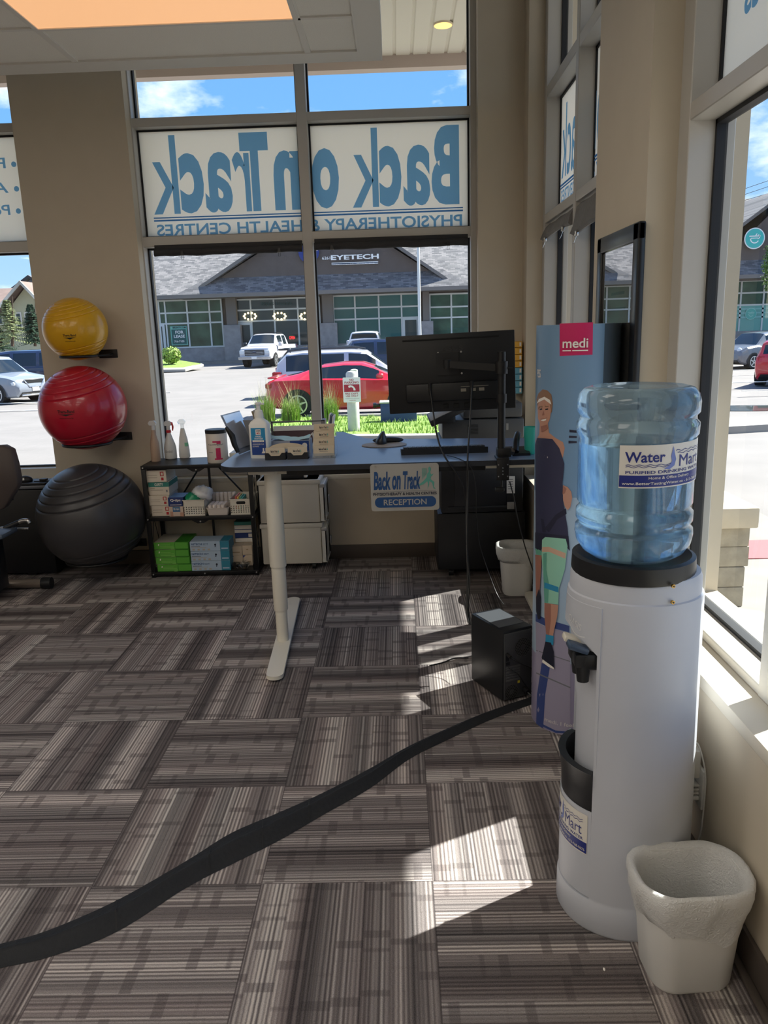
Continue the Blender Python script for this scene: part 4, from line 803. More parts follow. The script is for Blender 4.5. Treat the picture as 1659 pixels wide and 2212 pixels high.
t = thing('card_holder', 'clear four tier card holder with stacked business cards, right of the mask box', 'card holder', ((hx0+hx1)/2, y+.06, DZ)); CLR = glass('clear_acrylic', (.90, .92, .93), .4)
g = M(); g.box(hx0-.002, hx1+.002, y-.006, y+.12, DZ, DZ+.004); g.box(hx1+.001, hx1+.003, y-.006, y+.12, DZ, DZ+.15); g.box(hx0-.003, hx0-.001, y-.006, y+.02, DZ, DZ+.06); g.box(hx0, hx1, y-.006, y-.004, DZ, DZ+.025); g.box(hx0-.002, hx1+.002, y+.118, y+.12, DZ, DZ+.15); obj('holder', g, CLR, t)
for k in range(4): zb = DZ+.012+.032*k; cards(t, hx0+.002, hx1-.002, y+.028*k, zb, zb+.050)
# phone and cup at the right end
p = az(1139, 982, DZ); t = thing('cup', 'turquoise plastic cup at the right end of the desk beside the banner column', 'cup', (p.x+.02, p.y+.03, DZ)); g = M(); g.lathe([(.028, 0), (.034, .13), (.032, .13), (.026, .006)], (0, 0, 0), 24); obj('cup_body', g, mat('cup_turquoise', '35b3a4', .4), t, world=False)
t = thing('desk_phone', 'black desk gadget with a rounded handset beside the turquoise cup', 'telephone', (p.x-.03, p.y+.02, DZ)); g = M(); g.px([(-.05, 0), (.06, 0), (.06, .03), (-.05, .012)], -.045, .04); obj('phone_base', g, BLK, t, world=False); g = M(); g.tube(spline([(-.03, -.05, .02), (-.02, 0, .07), (-.005, .05, .09), (0, .10, .07)], 6), [.016]*19, 10); obj('handset', g, BLK, t, world=False); g = M(); g.tube([(-.045, -.04, .012), (-.045, -.055, .03)], .012, 10); obj('earpiece', g, mat('phone_grey', '6d6258', .5), t, world=False)
# small boxes on the wall right of the monitor
for k in range(8):
    yy = 738+14.2*k; a, b = at(1108, yy, 3.22), at(1128, yy+12.5, 3.22); m = mat('flag_yellow', 'd9a233', .5) if k < 4 else mat('flag_blue', '5f9fb8', .5)
    t = thing('tape_box', ['topmost', 'second', 'third', 'fourth'][k % 4]+(' yellow' if k < 4 else ' pale blue')+' small box in the column pinned up right of the monitor', 'small box', ((a.x+b.x)/2, 3.26, b.z), 0, 'small boxes beside the monitor'); g = M(); g.box(a.x, b.x, 3.22, 3.318, b.z, a.z, .002); g.use(m); obj('carton', g, m, t); g = M(); g.use(PW); g.quad((b.x-.018, 3.219, b.z+.008), (b.x-.006, 3.219, b.z+.008), (b.x-.006, 3.219, a.z-.006), (b.x-.018, 3.219, a.z-.006)); obj('carton_label', g, None, t)
# copier
KY = 2.80; CPD = mat('copier_dark', '1b1d22', .5); CPG = mat('copier_grey', '4a4b4d', .5); CPL = mat('copier_light', '8d8d8b', .5)
t = thing('copier', 'large black and grey office copier on castors against the front wall behind the desk', 'copier', (.44, 3.0, 0))
g = M(); g.box(.165, .72, KY+.02, 3.27, .05, .425, .012); obj('cabinet', g, CPD, t)
g = M(); g.box(.19, .70, KY, 3.25, .43, .885, .010); obj('lower_housing', g, CPD, t)
g = M(); g.box(.27, .60, KY-.004, KY+.01, .47, .80, .012); g.box(.23, .64, KY-.006, KY+.002, .455, .472, .003); g.box(.32, .44, KY-.003, KY+.004, .81, .87, .004); obj('rear_panel', g, mat('copier_panel', '202228', .45), t)
g = M(); g.box(.20, .70, KY-.005, 3.24, .888, 1.015, .012); obj('upper_housing', g, CPG, t)
g = M(); g.box(.33, .69, KY, 3.22, 1.02, 1.11, .012); obj('scanner', g, CPG, t)
g = M()
for k in range(7): g.box(.355, .42, KY-.007, KY-.004, .925+.009*k, .929+.009*k)
obj('vent', g, BLK, t)
g = M(); g.box(.59, .605, KY-.007, KY-.004, .945, .985, .002); obj('side_latch', g, CPL, t)
X2 = Matrix.Translation((.22, 2.72, 1.065)) @ Matrix.Rotation(radians(-24), 4, 'Y') @ Matrix.Rotation(radians(14), 4, 'X'); g = M(); g.use(CPD); g.box(-.11, .11, -.05, .10, -.025, .012, .006, X=X2); g.use(CPL); g.box(-.10, .05, -.045, .09, .012, .016, .001, X=X2); g.use(CPD); g.box(.17, .28, KY-.06, KY+.03, 1.0, 1.05, .01); obj('control_panel', g, None, t)
g = M(); pl_ = at(1103, 1092, KY-.006)
g.box(pl_.x-.022, pl_.x+.022, KY-.012, KY, pl_.z-.022, pl_.z+.022, .002); obj('power_socket', g, mat('socket_grey', '9a9a9a', .5), t)
g = M(); poly(g, PAPER, lambda u, v: (u, KY-.008, v), [(at(1094, 1065, KY).x, at(1094, 1065, KY).z), (at(1112, 1065, KY).x, at(1112, 1065, KY).z), (at(1112, 1028, KY).x, at(1112, 1028, KY).z), (at(1094, 1028, KY).x, at(1094, 1028, KY).z)]); g.use(GREYP)
for k in range(5): a = at(1097, 1036+5*k, KY); g.quad((a.x, KY-.009, a.z), (a.x+.03, KY-.009, a.z), (a.x+.03, KY-.009, a.z+.004), (a.x, KY-.009, a.z+.004))
obj('rating_label', g, None, t)
for x, y in ((.25, 2.87), (.65, 2.87), (.25, 3.2), (.65, 3.2)): g = M(); g.tube([(x-.014, y, .026), (x+.014, y, .026)], .026, 16); g.box(x-.018, x+.018, y-.018, y+.018, .03, .052); obj('castor', g, BLK, t)
# drawer cabinet
CAB = mat('cabinet_plastic', 'd5cfc2', .5); CABG = mat('cabinet_grey', 'a8a6a4', .5)
t = thing('drawer_cabinet', 'two stacked off white plastic drawer units on castors between shelf and copier', 'drawer cabinet', (-.78, 3.18, 0))
cx0, cx1, cy0, cy1 = -1.0, -.60, 3.06, 3.30
for z0, z1, nm in ((.045, .325, 'lower_unit'), (.33, .62, 'upper_unit')):
    g = M(); g.box(cx0, cx1, cy0, cy1, z0, z1, .008); g.box(cx0-.008, cx1+.012, cy0-.008, cy1+.004, z1-.03, z1, .006); u = obj(nm, g, CAB, t)
    g = M(); R = rrect(cy0-.004, cy1, z0+.006, z1-.032, .006); rows = []
    for x, k in ((cx1+.004, 0), (cx1+.035, .004), (cx1+.052, .02)): rows.append([(x-(.03 if k > .01 else 0)*abs((y-(cy0+cy1)/2)/(cy1-cy0))*1.6, y, z0+k*.3+(z-z0)*(1-k*.6)) for y, z in R])
    g.grid(rows, True, True, True); d = obj('drawer_front', g, mat('drawer_white', 'dfdcd4', .45), t)
    g = M(); g.box(cx1+.002, cx1+.04, cy0-.006, cy1, z1-.055, z1-.033, .003); obj('drawer_pull', g, CABG, d)
    g = M(); g.box(cx1+.048, cx1+.056, (cy0+cy1)/2-.03, (cy0+cy1)/2+.03, z0+.11, z0+.16, .002); obj('label_frame', g, CABG, d)
for x, y in ((-.94, 3.1), (-.66, 3.1), (-.94, 3.26), (-.66, 3.26)): g = M(); g.tube([(x-.012, y, .022), (x+.012, y, .022)], .022, 14); g.box(x-.014, x+.014, y-.014, y+.014, .024, .046); obj('castor', g, BLK, t)
t = thing('paper_tray', 'black letter tray with white paper on top of the drawer cabinet', 'paper tray', (-.76, 3.17, .62)); g = M(); g.box(-.92, -.70, 3.09, 3.27, .621, .627); g.box(-.92, -.70, 3.09, 3.096, .621, .662, .003); g.box(-.92, -.914, 3.09, 3.27, .621, .655, .003); obj('tray', g, BLK, t); g = M(); g.box(-.905, -.68, 3.10, 3.26, .628, .655); obj('paper', g, PAPER, t)
# computer tower
p0, p1 = az(1018, 1470, 0), az(1087, 1520, 0); dv = (p1-p0); L_ = dv.length; ang = math.atan2(dv.y, dv.x)+pi/2; TH = at(1085, 1366, p1.y).z
t = thing('computer_tower', 'black computer tower on the carpet with its grilled back towards the camera', 'computer', (p1.x, p1.y, 0), ang)
# local: x to the right along the back panel, y into the depth
TW = .150; g = M(); g.box(0, TW, .006, L_, .008, TH, .005); obj('case', g, mat('case_black', '1b1d20', .38), t, world=False); g = M(); g.box(.012, TW-.012, .05, L_-.02, TH, TH+.002); obj('top_panel', g, mat('case_top', '54585e', .3), t, world=False)
g = M(); g.box(.006, TW-.006, 0, .008, .012, TH-.012, .002); obj('back_panel', g, mat('case_grey', '4b4c4e', .4, .3), t, world=False)
def grille(cx, cz, r, nm):
    g = M(); disc(g, mat('slot_black', '050506', .8), lambda u, v: (cx+u, -.0008, cz+v), r); g.use(mat('grille_metal', '7c7c7a', .35, .6)); k = .0085
    for i in range(-9, 10):
        for j in range(-9, 10):
            x = (i+.5*(j % 2))*k; z = j*k*.87
            if math.hypot(x, z) < r and math.hypot(x, z) > r*.22:
                g.grid([[(cx+x+q*cos(a), -.0016, cz+z+q*sin(a)) for a in [pi/3*m for m in range(6)]] for q in (k*.42, k*.55)], True)
    disc(g, mat('case_grey', '4b4c4e', .4, .3), lambda u, v: (cx+u, -.0012, cz+v), r*.3); return obj(nm, g, None, t, world=False)
grille(.098, TH-.085, .040, 'case_fan_grille'); grille(.042, .045, .032, 'power_supply_grille')
g = M()
for k in range(6): g.box(.012, .085, -.0015, 0, .095+.012*k, .104+.012*k, .0008, 1)
obj('slot_cover', g, mat('slot_metal', '6a6b6b', .35, .5), t, world=False)
g = M(); g.use(BLK); g.box(.012, .026, -.003, 0, .19, .215); g.box(.012, .030, -.004, 0, .172, .184); g.use(mat('sticker_yellow', 'c9b52e', .5)); g.quad((.072, -.001, .078), (.084, -.001, .078), (.084, -.001, .090), (.072, -.001, .090)); obj('ports', g, None, t, world=False)
g = M(); g.tube([(.016, -.002, TH-.10), (.016, -.03, TH-.105)], .007, 8); g.tube(spline([(.016, -.03, TH-.105), (.05, -.05, TH-.13), (.10, -.05, TH-.16), (.14, -.03, TH-.20), (.152, -.01, TH-.25)], 6), .0028, 6); obj('video_lead', g, CBL, t, world=False)
g = M(); g.tube(spline([(.022, -.004, .165), (.05, -.03, .14), (.08, -.04, .09), (.11, -.04, .05), (.14, -.03, .03)], 6), .0022, 6); g.tube([(.105, 0, .045), (.105, -.03, .04)], .011, 8); g.tube(spline([(.105, -.03, .04), (.12, -.07, .02), (.13, -.10, .012)], 5), .004, 6); obj('power_lead', g, CBL, t, world=False)
# cable cover on the floor
UP = [(-120, 2075), (0, 2040), (100, 2012), (250, 1947), (400, 1862), (500, 1800), (600, 1757), (700, 1712), (800, 1660), (880, 1614), (960, 1577), (1040, 1543), (1100, 1522), (1150, 1505)]
LO = [(-110, 2120), (0, 2092), (100, 2070), (250, 2015), (400, 1920), (500, 1868), (600, 1818), (700, 1760), (800, 1703), (885, 1640), (965, 1600), (1045, 1562), (1105, 1538), (1155, 1520)]
u_ = spline([tuple(az(*p, 0)) for p in UP], 6); l_ = spline([tuple(az(*p, 0)) for p in LO], 6)
t = thing('cable_cover', 'long black fabric cable cover snaking across the carpet from the computer tower', 'cable cover', tuple(u_[60])); g = M(); prof = [(0, .0015), (.12, .003), (.28, .005), (.40, .016), (.50, .021), (.60, .016), (.74, .005), (.90, .003), (1, .0015)]
R = []
for i, (a, b) in enumerate(zip(u_, l_)):
    w = 1+.06*sin(i*.9)+.05*sin(i*2.3); R.append([(a*(1-s)+b*s)+Vector((0, 0, z*w)) for s, z in prof])
g.grid(R); obj('fabric_sleeve', g, mat('cover_black', '14171c', .75, var=.12, scale=70, bump=.25), t, ang=60)
for i in (18, 27, 34, 40, 52): 
    g = M(); a, b = u_[i], l_[i]; g.grid([[(a*(1-s)+b*s)+Vector((0, 0, z+.0015))+(u_[i+1]-u_[i])*.12*k for s, z in prof] for k in (0, 1)]); obj('tape_seam', g, mat('cover_seam', '0e0f12', .6), t)
g = M(); p = az(1305, 2096, 0)
tg = thing('paper_scrap', 'tiny white scrap on the carpet left of the near bin', 'scrap', (p.x, p.y, 0)); g.sph((p.x, p.y, .003), (.003, .005, .003), 8, 6); obj('scrap', g, PAPER, tg)
# ------------------------------------------------------------------ steel shelf and what stands on it
SF, SB_, SX0, SX1 = 2.97, 3.27, -1.735, -1.018
Z3, Z2, Z1 = .755, .412, .036      # shelf tops
SH = mat('shelf_black', '111215', .4, .2); BOLT = mat('bolt', 'c9c9c6', .3, .8)
t = thing('shelf_unit', 'black three tier folding metal shelf unit under the wide front window', 'shelf unit', (-1.376, 3.12, 0))
for x in (SX0, SX1-.028):
    for y in (SF, SB_-.02): g = M(); g.box(x, x+.028, y, y+.02, 0, Z3, .002); obj('post', g, SH, t)
for nm, z in (('top_shelf', Z3), ('middle_shelf', Z2), ('bottom_shelf', Z1)):
    g = M(); g.box(SX0+.004, SX1-.004, SF+.004, SB_-.004, z-.004, z, .0005, 1); g.box(SX0, SX1, SF-.002, SF+.008, z-.024, z+.001, .001); g.box(SX0, SX1, SB_-.008, SB_, z-.024, z+.001, .001); g.box(SX0, SX0+.008, SF, SB_, z-.024, z); g.box(SX1-.008, SX1, SF, SB_, z-.024, z)
    if z != Z1: xm = (SX0+SX1)/2; g.py([(xm-.06, z-.022), (xm+.06, z-.022), (xm+.02, z-.045), (xm-.02, z-.045)], SF-.003, SF+.002)
    o = obj(nm, g, SH, t)
g = M()
for x in (SX0+.014, (SX0+SX1)/2, SX1-.014):
    for z in (Z3-.012, Z2-.012, Z1-.012):
        if abs(x-(SX0+SX1)/2) < .01 and z != Z1-.012: z -= .02
        g.tube([(x, SF-.001, z), (x, SF-.006, z)], .005, 10)
obj('bolts', g, BOLT, t)
xm = (SX0+SX1)/2+.01; yb = SB_-.012; g = M(); g.box(xm-.008, xm+.008, yb, yb+.008, Z1, Z3-.01)
for x in (SX0+.02+.12, SX1-.03-.05): g.tube([(xm+(.03 if x > xm else -.03), yb, Z3-.02), (x, yb, Z2+.04)], .006, 8)
obj('rear_brace', g, SH, t)
for x in (SX0+.004, SX1-.004):
    g = M()
    for a, b in ((Z2, Z3), (Z1, Z2)):
        for s in (0, 1): g.tube([(x, SF+.02 if s else SB_-.02, a+.02), (x, (SF+SB_)/2, b-.03), ], .0022, 6)
        g.tube([(x, SF+.02, b-.03), (x, (SF+SB_)/2, a+.02), (x, SB_-.02, b-.03)], .0022, 6)
    obj('side_wires', g, SH, t)
def carton(label, x0, x1, y0, y1, z0, z1, m, cat='box', group=None, rz=0, name='box', deco=None):
    xc, yc = (x0+x1)/2, (y0+y1)/2; t = thing(name, label, cat, (xc, yc, z0), rz, group); g = M(); hx, hy, h = (x1-x0)/2, (y1-y0)/2, z1-z0
    g.box(-hx, hx, -hy, hy, .0004, h-.0004, .0015, 1); obj('carton', g, m, t, world=False)
    if deco:
        g = M(); LIFT[0] = 0; deco(g, lambda u, v: (-hx+u*2*hx, -hy-.0004-LIFT[0], v*h), lambda u, v: (hx+.0004+LIFT[0], -hy+u*2*hy, v*h), 2*hx, h, lambda u, v: (-hx+u*2*hx, -hy+v*2*hy, h-.0003+.0003*min(1, LIFT[0]/.0002))); obj('carton_print', g, None, t, world=False)
    return t
BX = mat('glove_box_white', 'd8cdbd', .6); REDP = mat('print_red', 'b3262e', .5); GBAND = mat('print_greenband', '2f7d74', .5); LETT = mat('print_faint', 'b3a797', .6)
LIFT = [0]
def RC(g, m, f, u0, u1, v0, v1): LIFT[0] += .00012; poly(g, m, f, [(u0, v0), (u1, v0), (u1, v1), (u0, v1)])
def tx(g, s, m, f, u0, v0, w, h, W, H, b=.02): LIFT[0] += .00012; text(g, s, m, lambda a, c: f(u0+a/W, v0+c/H), w*W, h*H, b)
def gl_deco(g, f, s, W, H, tp):
    for a in (.35, .55): RC(g, LETT, f, .08, .55, a, a+.06)
    RC(g, REDP, f, .70, .88, .50, .86); RC(g, BX, f, .74, .84, .56, .80); RC(g, REDP, f, .74, .86, .14, .38)
def gl_deco2(g, f, s, W, H, tp):
    RC(g, GBAND, f, 0, 1, .62, .97); RC(g, GBAND, s, 0, 1, .62, .97); tx(g, 'CURITY', PW, f, .30, .70, .42, .20, W, H); RC(g, LETT, f, .08, .7, .35, .42); RC(g, GREYP, f, .85, .92, .22, .40); RC(g, LETT, f, .08, .3, .46, .56)
sx0, sx1, sy = at(321, 1060, 3.0).x, at(364, 1060, 3.0).x, 3.0; zz = Z2+.001; hs = [.073, .068, .088, .078]
for k, h in enumerate(hs):
    j = (.004, -.003, .002, -.006)[k]
    carton(['white glove box with a red square, lowest of the stack on the middle shelf', 'white glove box with a red square, second from the bottom of its stack', 'white carton with a green band in the stack on the middle shelf', 'white glove box with a red square, topmost of the stack on the middle shelf'][k], sx0+j, sx1+j+.002, sy+j, sy+.21+j, zz, zz+h, BX, group='boxes stacked at the left of the middle shelf', deco=gl_deco2 if k == 2 else gl_deco); zz += h+.0005
QB = mat('qtip_blue', '22356f', .45); QL = mat('qtip_light', 'cdb9ab', .5); QS = mat('qtip_sky', '6f92bd', .45)
def q_deco(g, f, s, W, H, tp): RC(g, QS, tp, 0, 1, .06, 1); tx(g, 'Q-tips', PW, f, .16, .48, .66, .36, W, H, .03); RC(g, PW, f, .12, .86, .14, .20)
def q_deco2(g, f, s, W, H, tp): RC(g, mat('qtip_steel', '4d7298', .45), f, .25, .72, .45, .98); tx(g, 'Q-tips', PW, f, .30, .62, .36, .22, W, H, .02); RC(g, mat('qtip_skin', 'b98d78', .5), f, .08, .26, 0, .5); RC(g, mat('qtip_skin', 'b98d78', .5), f, .7, .92, 0, .4)
qx0, qx1 = at(365, 1100, 2.99).x, at(398, 1100, 2.99).x
carton('pale cotton swab box under the navy one on the middle shelf', qx0, qx1+.004, 2.985, 3.12, Z2+.001, Z2+.068, QL, deco=q_deco2); carton('navy cotton swab box with white letters on the middle shelf', qx0, qx1, 2.985, 3.14, Z2+.069, Z2+.128, QB, deco=q_deco)
# perforated baskets
BW = mat('basket_white', 'd6d0c2', .5)
def basket(label, x0, x1, y0, y1, z0, h, handle):
    t = thing('basket', label, 'basket', ((x0+x1)/2, (y0+y1)/2, z0), 0, 'white perforated baskets'); g = M(); hx, hy = (x1-x0)/2, (y1-y0)/2; th = .002
    g.box(-hx, hx, -hy, hy, .0005, .003)
    nx = 10; zl = [.003, .018, .030, .042, .054, h]
    def wall(p, q):
        d = (q-p); L = d.length; d.normalize(); nrm = Vector((d.y, -d.x, 0)); n = max(4, int(L/.0155)); 
        for r in range(4):
            za, zb = .014+.0135*r, .014+.0135*r+.0075
            for k in range(n+1):
                a = max(0, (k-.5)*L/n+.0037 if k else 0); b = min(L, (k+.5)*L/n-.0037 if k < n else L)
                A = p+d*a; B = p+d*b; g.prism([(A.x, A.y), (B.x, B.y), (B.x-nrm.x*th, B.y-nrm.y*th), (A.x-nrm.x*th, A.y-nrm.y*th)], lambda u, v: (u, v, za), lambda u, v: (u, v, zb))
        for za, zb in [(.003, .014)]+[(.0215+.0135*r, .0275+.0135*r) for r in range(3)]+[(.0620, h)]:
            g.prism([(p.x, p.y), (q.x, q.y), (q.x-nrm.x*th, q.y-nrm.y*th), (p.x-nrm.x*th, p.y-nrm.y*th)], lambda u, v: (u, v, za), lambda u, v: (u, v, zb))
    c = [Vector((-hx, -hy, 0)), Vector((hx, -hy, 0)), Vector((hx, hy, 0)), Vector((-hx, hy, 0))]
    wall(c[0], c[1]); wall(c[1], c[2]); wall(c[2], c[3]); wall(c[3], c[0])
    g.box(-hx-.003, hx+.003, -hy-.003, -hy+.003, h-.006, h, .001, 1); g.box(-hx-.003, hx+.003, hy-.003, hy+.003, h-.006, h, .001, 1); g.box(-hx-.003, -hx+.003, -hy, hy, h-.006, h, .001, 1); g.box(hx-.003, hx+.003, -hy, hy, h-.006, h, .001, 1)
    obj('basket_body', g, BW, t, world=False, smooth=False)
    if handle: g = M(); g.py(rrect(-.03, .03, h-.035, h-.015, .009), -hy-.0012, -hy-.0008); obj('handle_slot', g, mat('slot_black', '050506', .8), t, world=False)
    return t
bx0, bx1 = at(396, 1100, 2.99).x, at(443, 1100, 2.99).x; basket('white perforated basket holding a green and white bag on the middle shelf', bx0, bx1, 2.985, 3.22, Z2+.001, .108, False)
t = thing('plastic_bag', 'crumpled green and white plastic bag in the left basket', 'bag', ((bx0+bx1)/2, 3.08, Z2+.06)); 
def blob(nm, m, c, r, par, seed):
    g = M(); random.seed(seed); rows = []
    for j in range(1, 12):
        row = []
        for k in range(22):
            a = 2*pi*k/22; ph = pi*j/12; w = 1+.10*sin(a*3+seed+ph*4)+.07*sin(a*7+ph*9+seed); row.append((c[0]+r[0]*sin(ph)*cos(a)*w, c[1]+r[1]*sin(ph)*sin(a)*w, c[2]-r[2]*cos(ph)*w))
        rows.append(row)
    g.grid(rows, True, True, True); return obj(nm, g, m, par, ang=50)
blob('green_half', mat('bag_green', '1f8f66', .3), (bx0+.055, 3.04, Z2+.10), (.05, .045, .045), t, 2); blob('white_half', mat('bag_white', 'dcdde0', .22), (bx0+.105, 3.09, Z2+.125), (.072, .075, .055), t, 5)
tx0, tx1 = at(446, 1105, 2.99).x, at(495, 1105, 2.99).x
t = thing('tray', 'shallow white tray full of white tape rolls on the middle shelf', 'tray', ((tx0+tx1)/2, 3.07, Z2)); g = M(); cx_, hx = (tx0+tx1)/2, (tx1-tx0)/2; g.grid([rr3(cx_, 3.06, hx*.86, .068, .01, Z2+.001), rr3(cx_, 3.06, hx*.97, .074, .012, Z2+.045), rr3(cx_, 3.06, hx*1.02, .078, .012, Z2+.047), rr3(cx_, 3.06, hx*1.02, .078, .012, Z2+.052), rr3(cx_, 3.06, hx*.94, .072, .012, Z2+.050), rr3(cx_, 3.06, hx*.84, .066, .01, Z2+.004)], True, True, True); obj('tray_body', g, mat('tray_white', 'd5cbc4', .5), t)
ROLL = mat('tape_roll_white', 'd9d0cb', .7); HOLE = mat('roll_hole', '5a5558', .9); first = None
def troll(x, y, z, up, lab, grp):
    global first
    if first is None:
        first = thing('tape_roll', lab, 'tape roll', (x, y, z), 0, grp); g = M(); g.lathe([(.0045, .028), (.0125, .028), (.0135, .026), (.0135, .001), (.0125, 0), (.0045, 0)], n=16); obj('tape', g, ROLL, first, world=False); g = M(); g.lathe([(.0043, .004), (.0043, .0265)], n=10); obj('core', g, HOLE, first, world=False); return
    dup(first, (x, y, z), None, lab, grp)
for r in range(4):
    for k in range(4): troll(tx0+.022+.0285*k, 3.01+.030*r, Z2+.040, 1, 'small white tape roll standing in the white tray on the middle shelf', 'tape rolls in the white tray')
for k in range(6):
    for z in (0, .0285, .057, .0855): troll(tx0+.004+.0285*k, 3.19, Z2+.0005+z, 1, 'small white tape roll stacked behind the white tray on the middle shelf', 'tape rolls stacked behind the tray')
ex0, ex1 = at(498, 1100, 2.99).x, at(545, 1100, 2.99).x; basket('white perforated basket with a handle slot at the right end of the middle shelf', ex0, ex1, 2.985, 3.22, Z2+.001, .106, True)
for k, (c, lab) in enumerate((('d9705e', 'coral'), ('e2b45b', 'amber'), ('6fae84', 'green'), ('3d9c8d', 'teal'))):
    x = ex0+.028+.013*k; carton(lab+' packet standing in the right hand basket on the middle shelf', x, x+.011, 3.02, 3.15, Z2+.03, Z2+.118-.004*k, mat('packet_'+lab, c, .5), 'packet', 'packets in the right hand basket', name='packet')
# bottom shelf
GRB = mat('green_box', '5aa63a', .5); GRT = mat('green_box_top', 'b8b2a4', .6); GRD = mat('green_dark', '2f7d22', .5); GRL = mat('green_line', '8fc66a', .5)
gx0, gx1 = at(336, 1200, 2.99).x, at(410, 1195, 2.99).x; zz = Z1+.001
def g_deco(g, f, s, W, H, tp):
    RC(g, GRD, f, .60, .995, .03, .97); RC(g, GRB, f, .615, .98, .10, .92); RC(g, GRT, tp, .01, .6, .01, .99); RC(g, GRD, tp, .6, .99, .01, .99); RC(g, GRL, f, .48, .58, 0, .12); poly(g, PW, f, [(.12, .55), (.15, .55), (.16, .80), (.13, .80)])
    for v, w in ((.62, .3), (.42, .4), (.22, .42)): RC(g, GRL, f, .17, .17+w, v, v+.05)
for k in range(4):
    j = (.006, -.002, -.006, -.007)[k]; carton(['bottom', 'second lowest', 'third', 'topmost'][k]+' green glove box of the stack on the bottom shelf', gx0+j, gx1+j, 2.985+.004*k, 3.22, zz, zz+.049, GRB, group='green boxes on the bottom shelf', deco=g_deco); zz += .0495+.001*(k == 2)
NB = mat('pale_blue_box', 'a9bdd2', .5); NT = mat('teal_box', '2f7f98', .5); NTX = mat('blue_box_text', '3d5a86', .5)
nx0, nx1 = at(412, 1195, 2.99).x, at(493, 1195, 2.99).x; zz = Z1+.001
def n_deco(g, f, s, W, H, tp):
    RC(g, NT, f, .77, 1, .01, .99); RC(g, NT, s, 0, 1, .01, .99); RC(g, NT, tp, .77, 1, .01, .99); tx(g, 'NITECH', NTX, f, .03, .62, .28, .22, W, H, .03); tx(g, 'EDT', NTX, f, .34, .62, .13, .17, W, H, .01); RC(g, GREYP, f, .03, .26, .46, .52); RC(g, LETT, f, .03, .42, .36, .40)
    for k in range(4): RC(g, LETT, f, .06+.13*k, .12+.13*k, .10, .26)
    poly(g, SD, f, [(.63, .40), (.655, .40), (.66, .55), (.68, .62), (.66, .76), (.63, .72), (.625, .58), (.64, .55)]); RC(g, NB, f, .80, .97, .18, .32)
for k in range(3): carton(['bottom', 'middle', 'topmost'][k]+' pale blue glove box with a teal end on the bottom shelf', nx0, nx1+.01, 2.985, 3.13, zz, zz+.067, NB, group='pale blue boxes on the bottom shelf', deco=n_deco); zz += .0675
KB = mat('kraft_box', 'cbb9a2', .6); KN = mat('box_navy', '223a78', .5)
def k_deco(g, f, s, W, H, tp): poly(g, KN, f, [(0, .75), (.3, .98), (0, .98)]); RC(g, mat('kraft_tab', '9a8466', .6), f, .05, .8, .30, .42)
def k_deco2(g, f, s, W, H, tp): poly(g, mat('kraft_tab', '9a8466', .6), f, [(.35, .62), (.65, .62), (.5, .50)])
kx = at(494, 1200, 3.02).x
for k, (x, w, z, h, d, lab) in enumerate(((0, .082, 0, .072, k_deco, 'lower front beige carton right of the pale blue boxes'), (.084, .062, 0, .075, k_deco, 'lower beige carton by the right post of the shelf'), (0, .080, .0725, .066, k_deco, 'upper front beige carton right of the pale blue boxes'), (.082, .066, .0755, .066, k_deco2, 'upper beige carton with a half moon tab by the right post'))):
    carton(lab, kx+x, kx+x+w, 3.075, 3.16, Z1+.001+z, Z1+.001+z+h, KB, group='beige cartons on the bottom shelf', deco=d)
def b_deco(g, f, s, W, H, tp): RC(g, PW, f, 0, 1, .62, .95); RC(g, PW, f, .74, .95, .12, .5)
zz = Z1+.001
for k, (h, m) in enumerate(((.055, KB), (.055, KN), (.03, KB), (.028, PW), (.062, KN), (.028, PW), (.025, GBAND))): carton(['lowest beige', 'second navy', 'third beige', 'fourth white', 'tall navy', 'sixth white', 'topmost green'][k]+' box of the back stack at the right of the bottom shelf', kx+.02, kx+.145, 3.165, 3.245, zz, zz+h, m, group='back stack of boxes on the bottom shelf', deco=b_deco if m == KN else None); zz += h+.0005
for k, (x, c, lab) in enumerate(((.035, '3b3a3c', 'small glass bowl of dark clips at the front of the bottom shelf'), (.100, 'a39b90', 'small bowl of shiny metal clips by the right post of the bottom shelf'))):
    t = thing('bowl', lab, 'bowl', (kx+x, 3.025, Z1)); g = M(); g.lathe([(.02, .001), (.034, .02), (.036, .036), (.034, .036), (.018, .004)], (kx+x, 3.025, Z1), 20); obj('bowl_body', g, glass('bowl_glass', (.8, .82, .82), .3), t); g = M(); random.seed(k+3)
    for i in range(26): a = random.uniform(0, 2*pi); r = random.uniform(0, .024); z = Z1+.012+random.uniform(0, .022+.02*k); d = Vector((random.uniform(-1, 1), random.uniform(-1, 1), random.uniform(-.6, .6))).normalized()*.011; p = Vector((kx+x+r*cos(a), 3.025+r*sin(a), z)); g.tube([p-d, p+d], .0022, 5)
    o = obj('clips', g, mat('clips_%d' % k, c, .3, .7), t); o['kind'] = 'stuff'
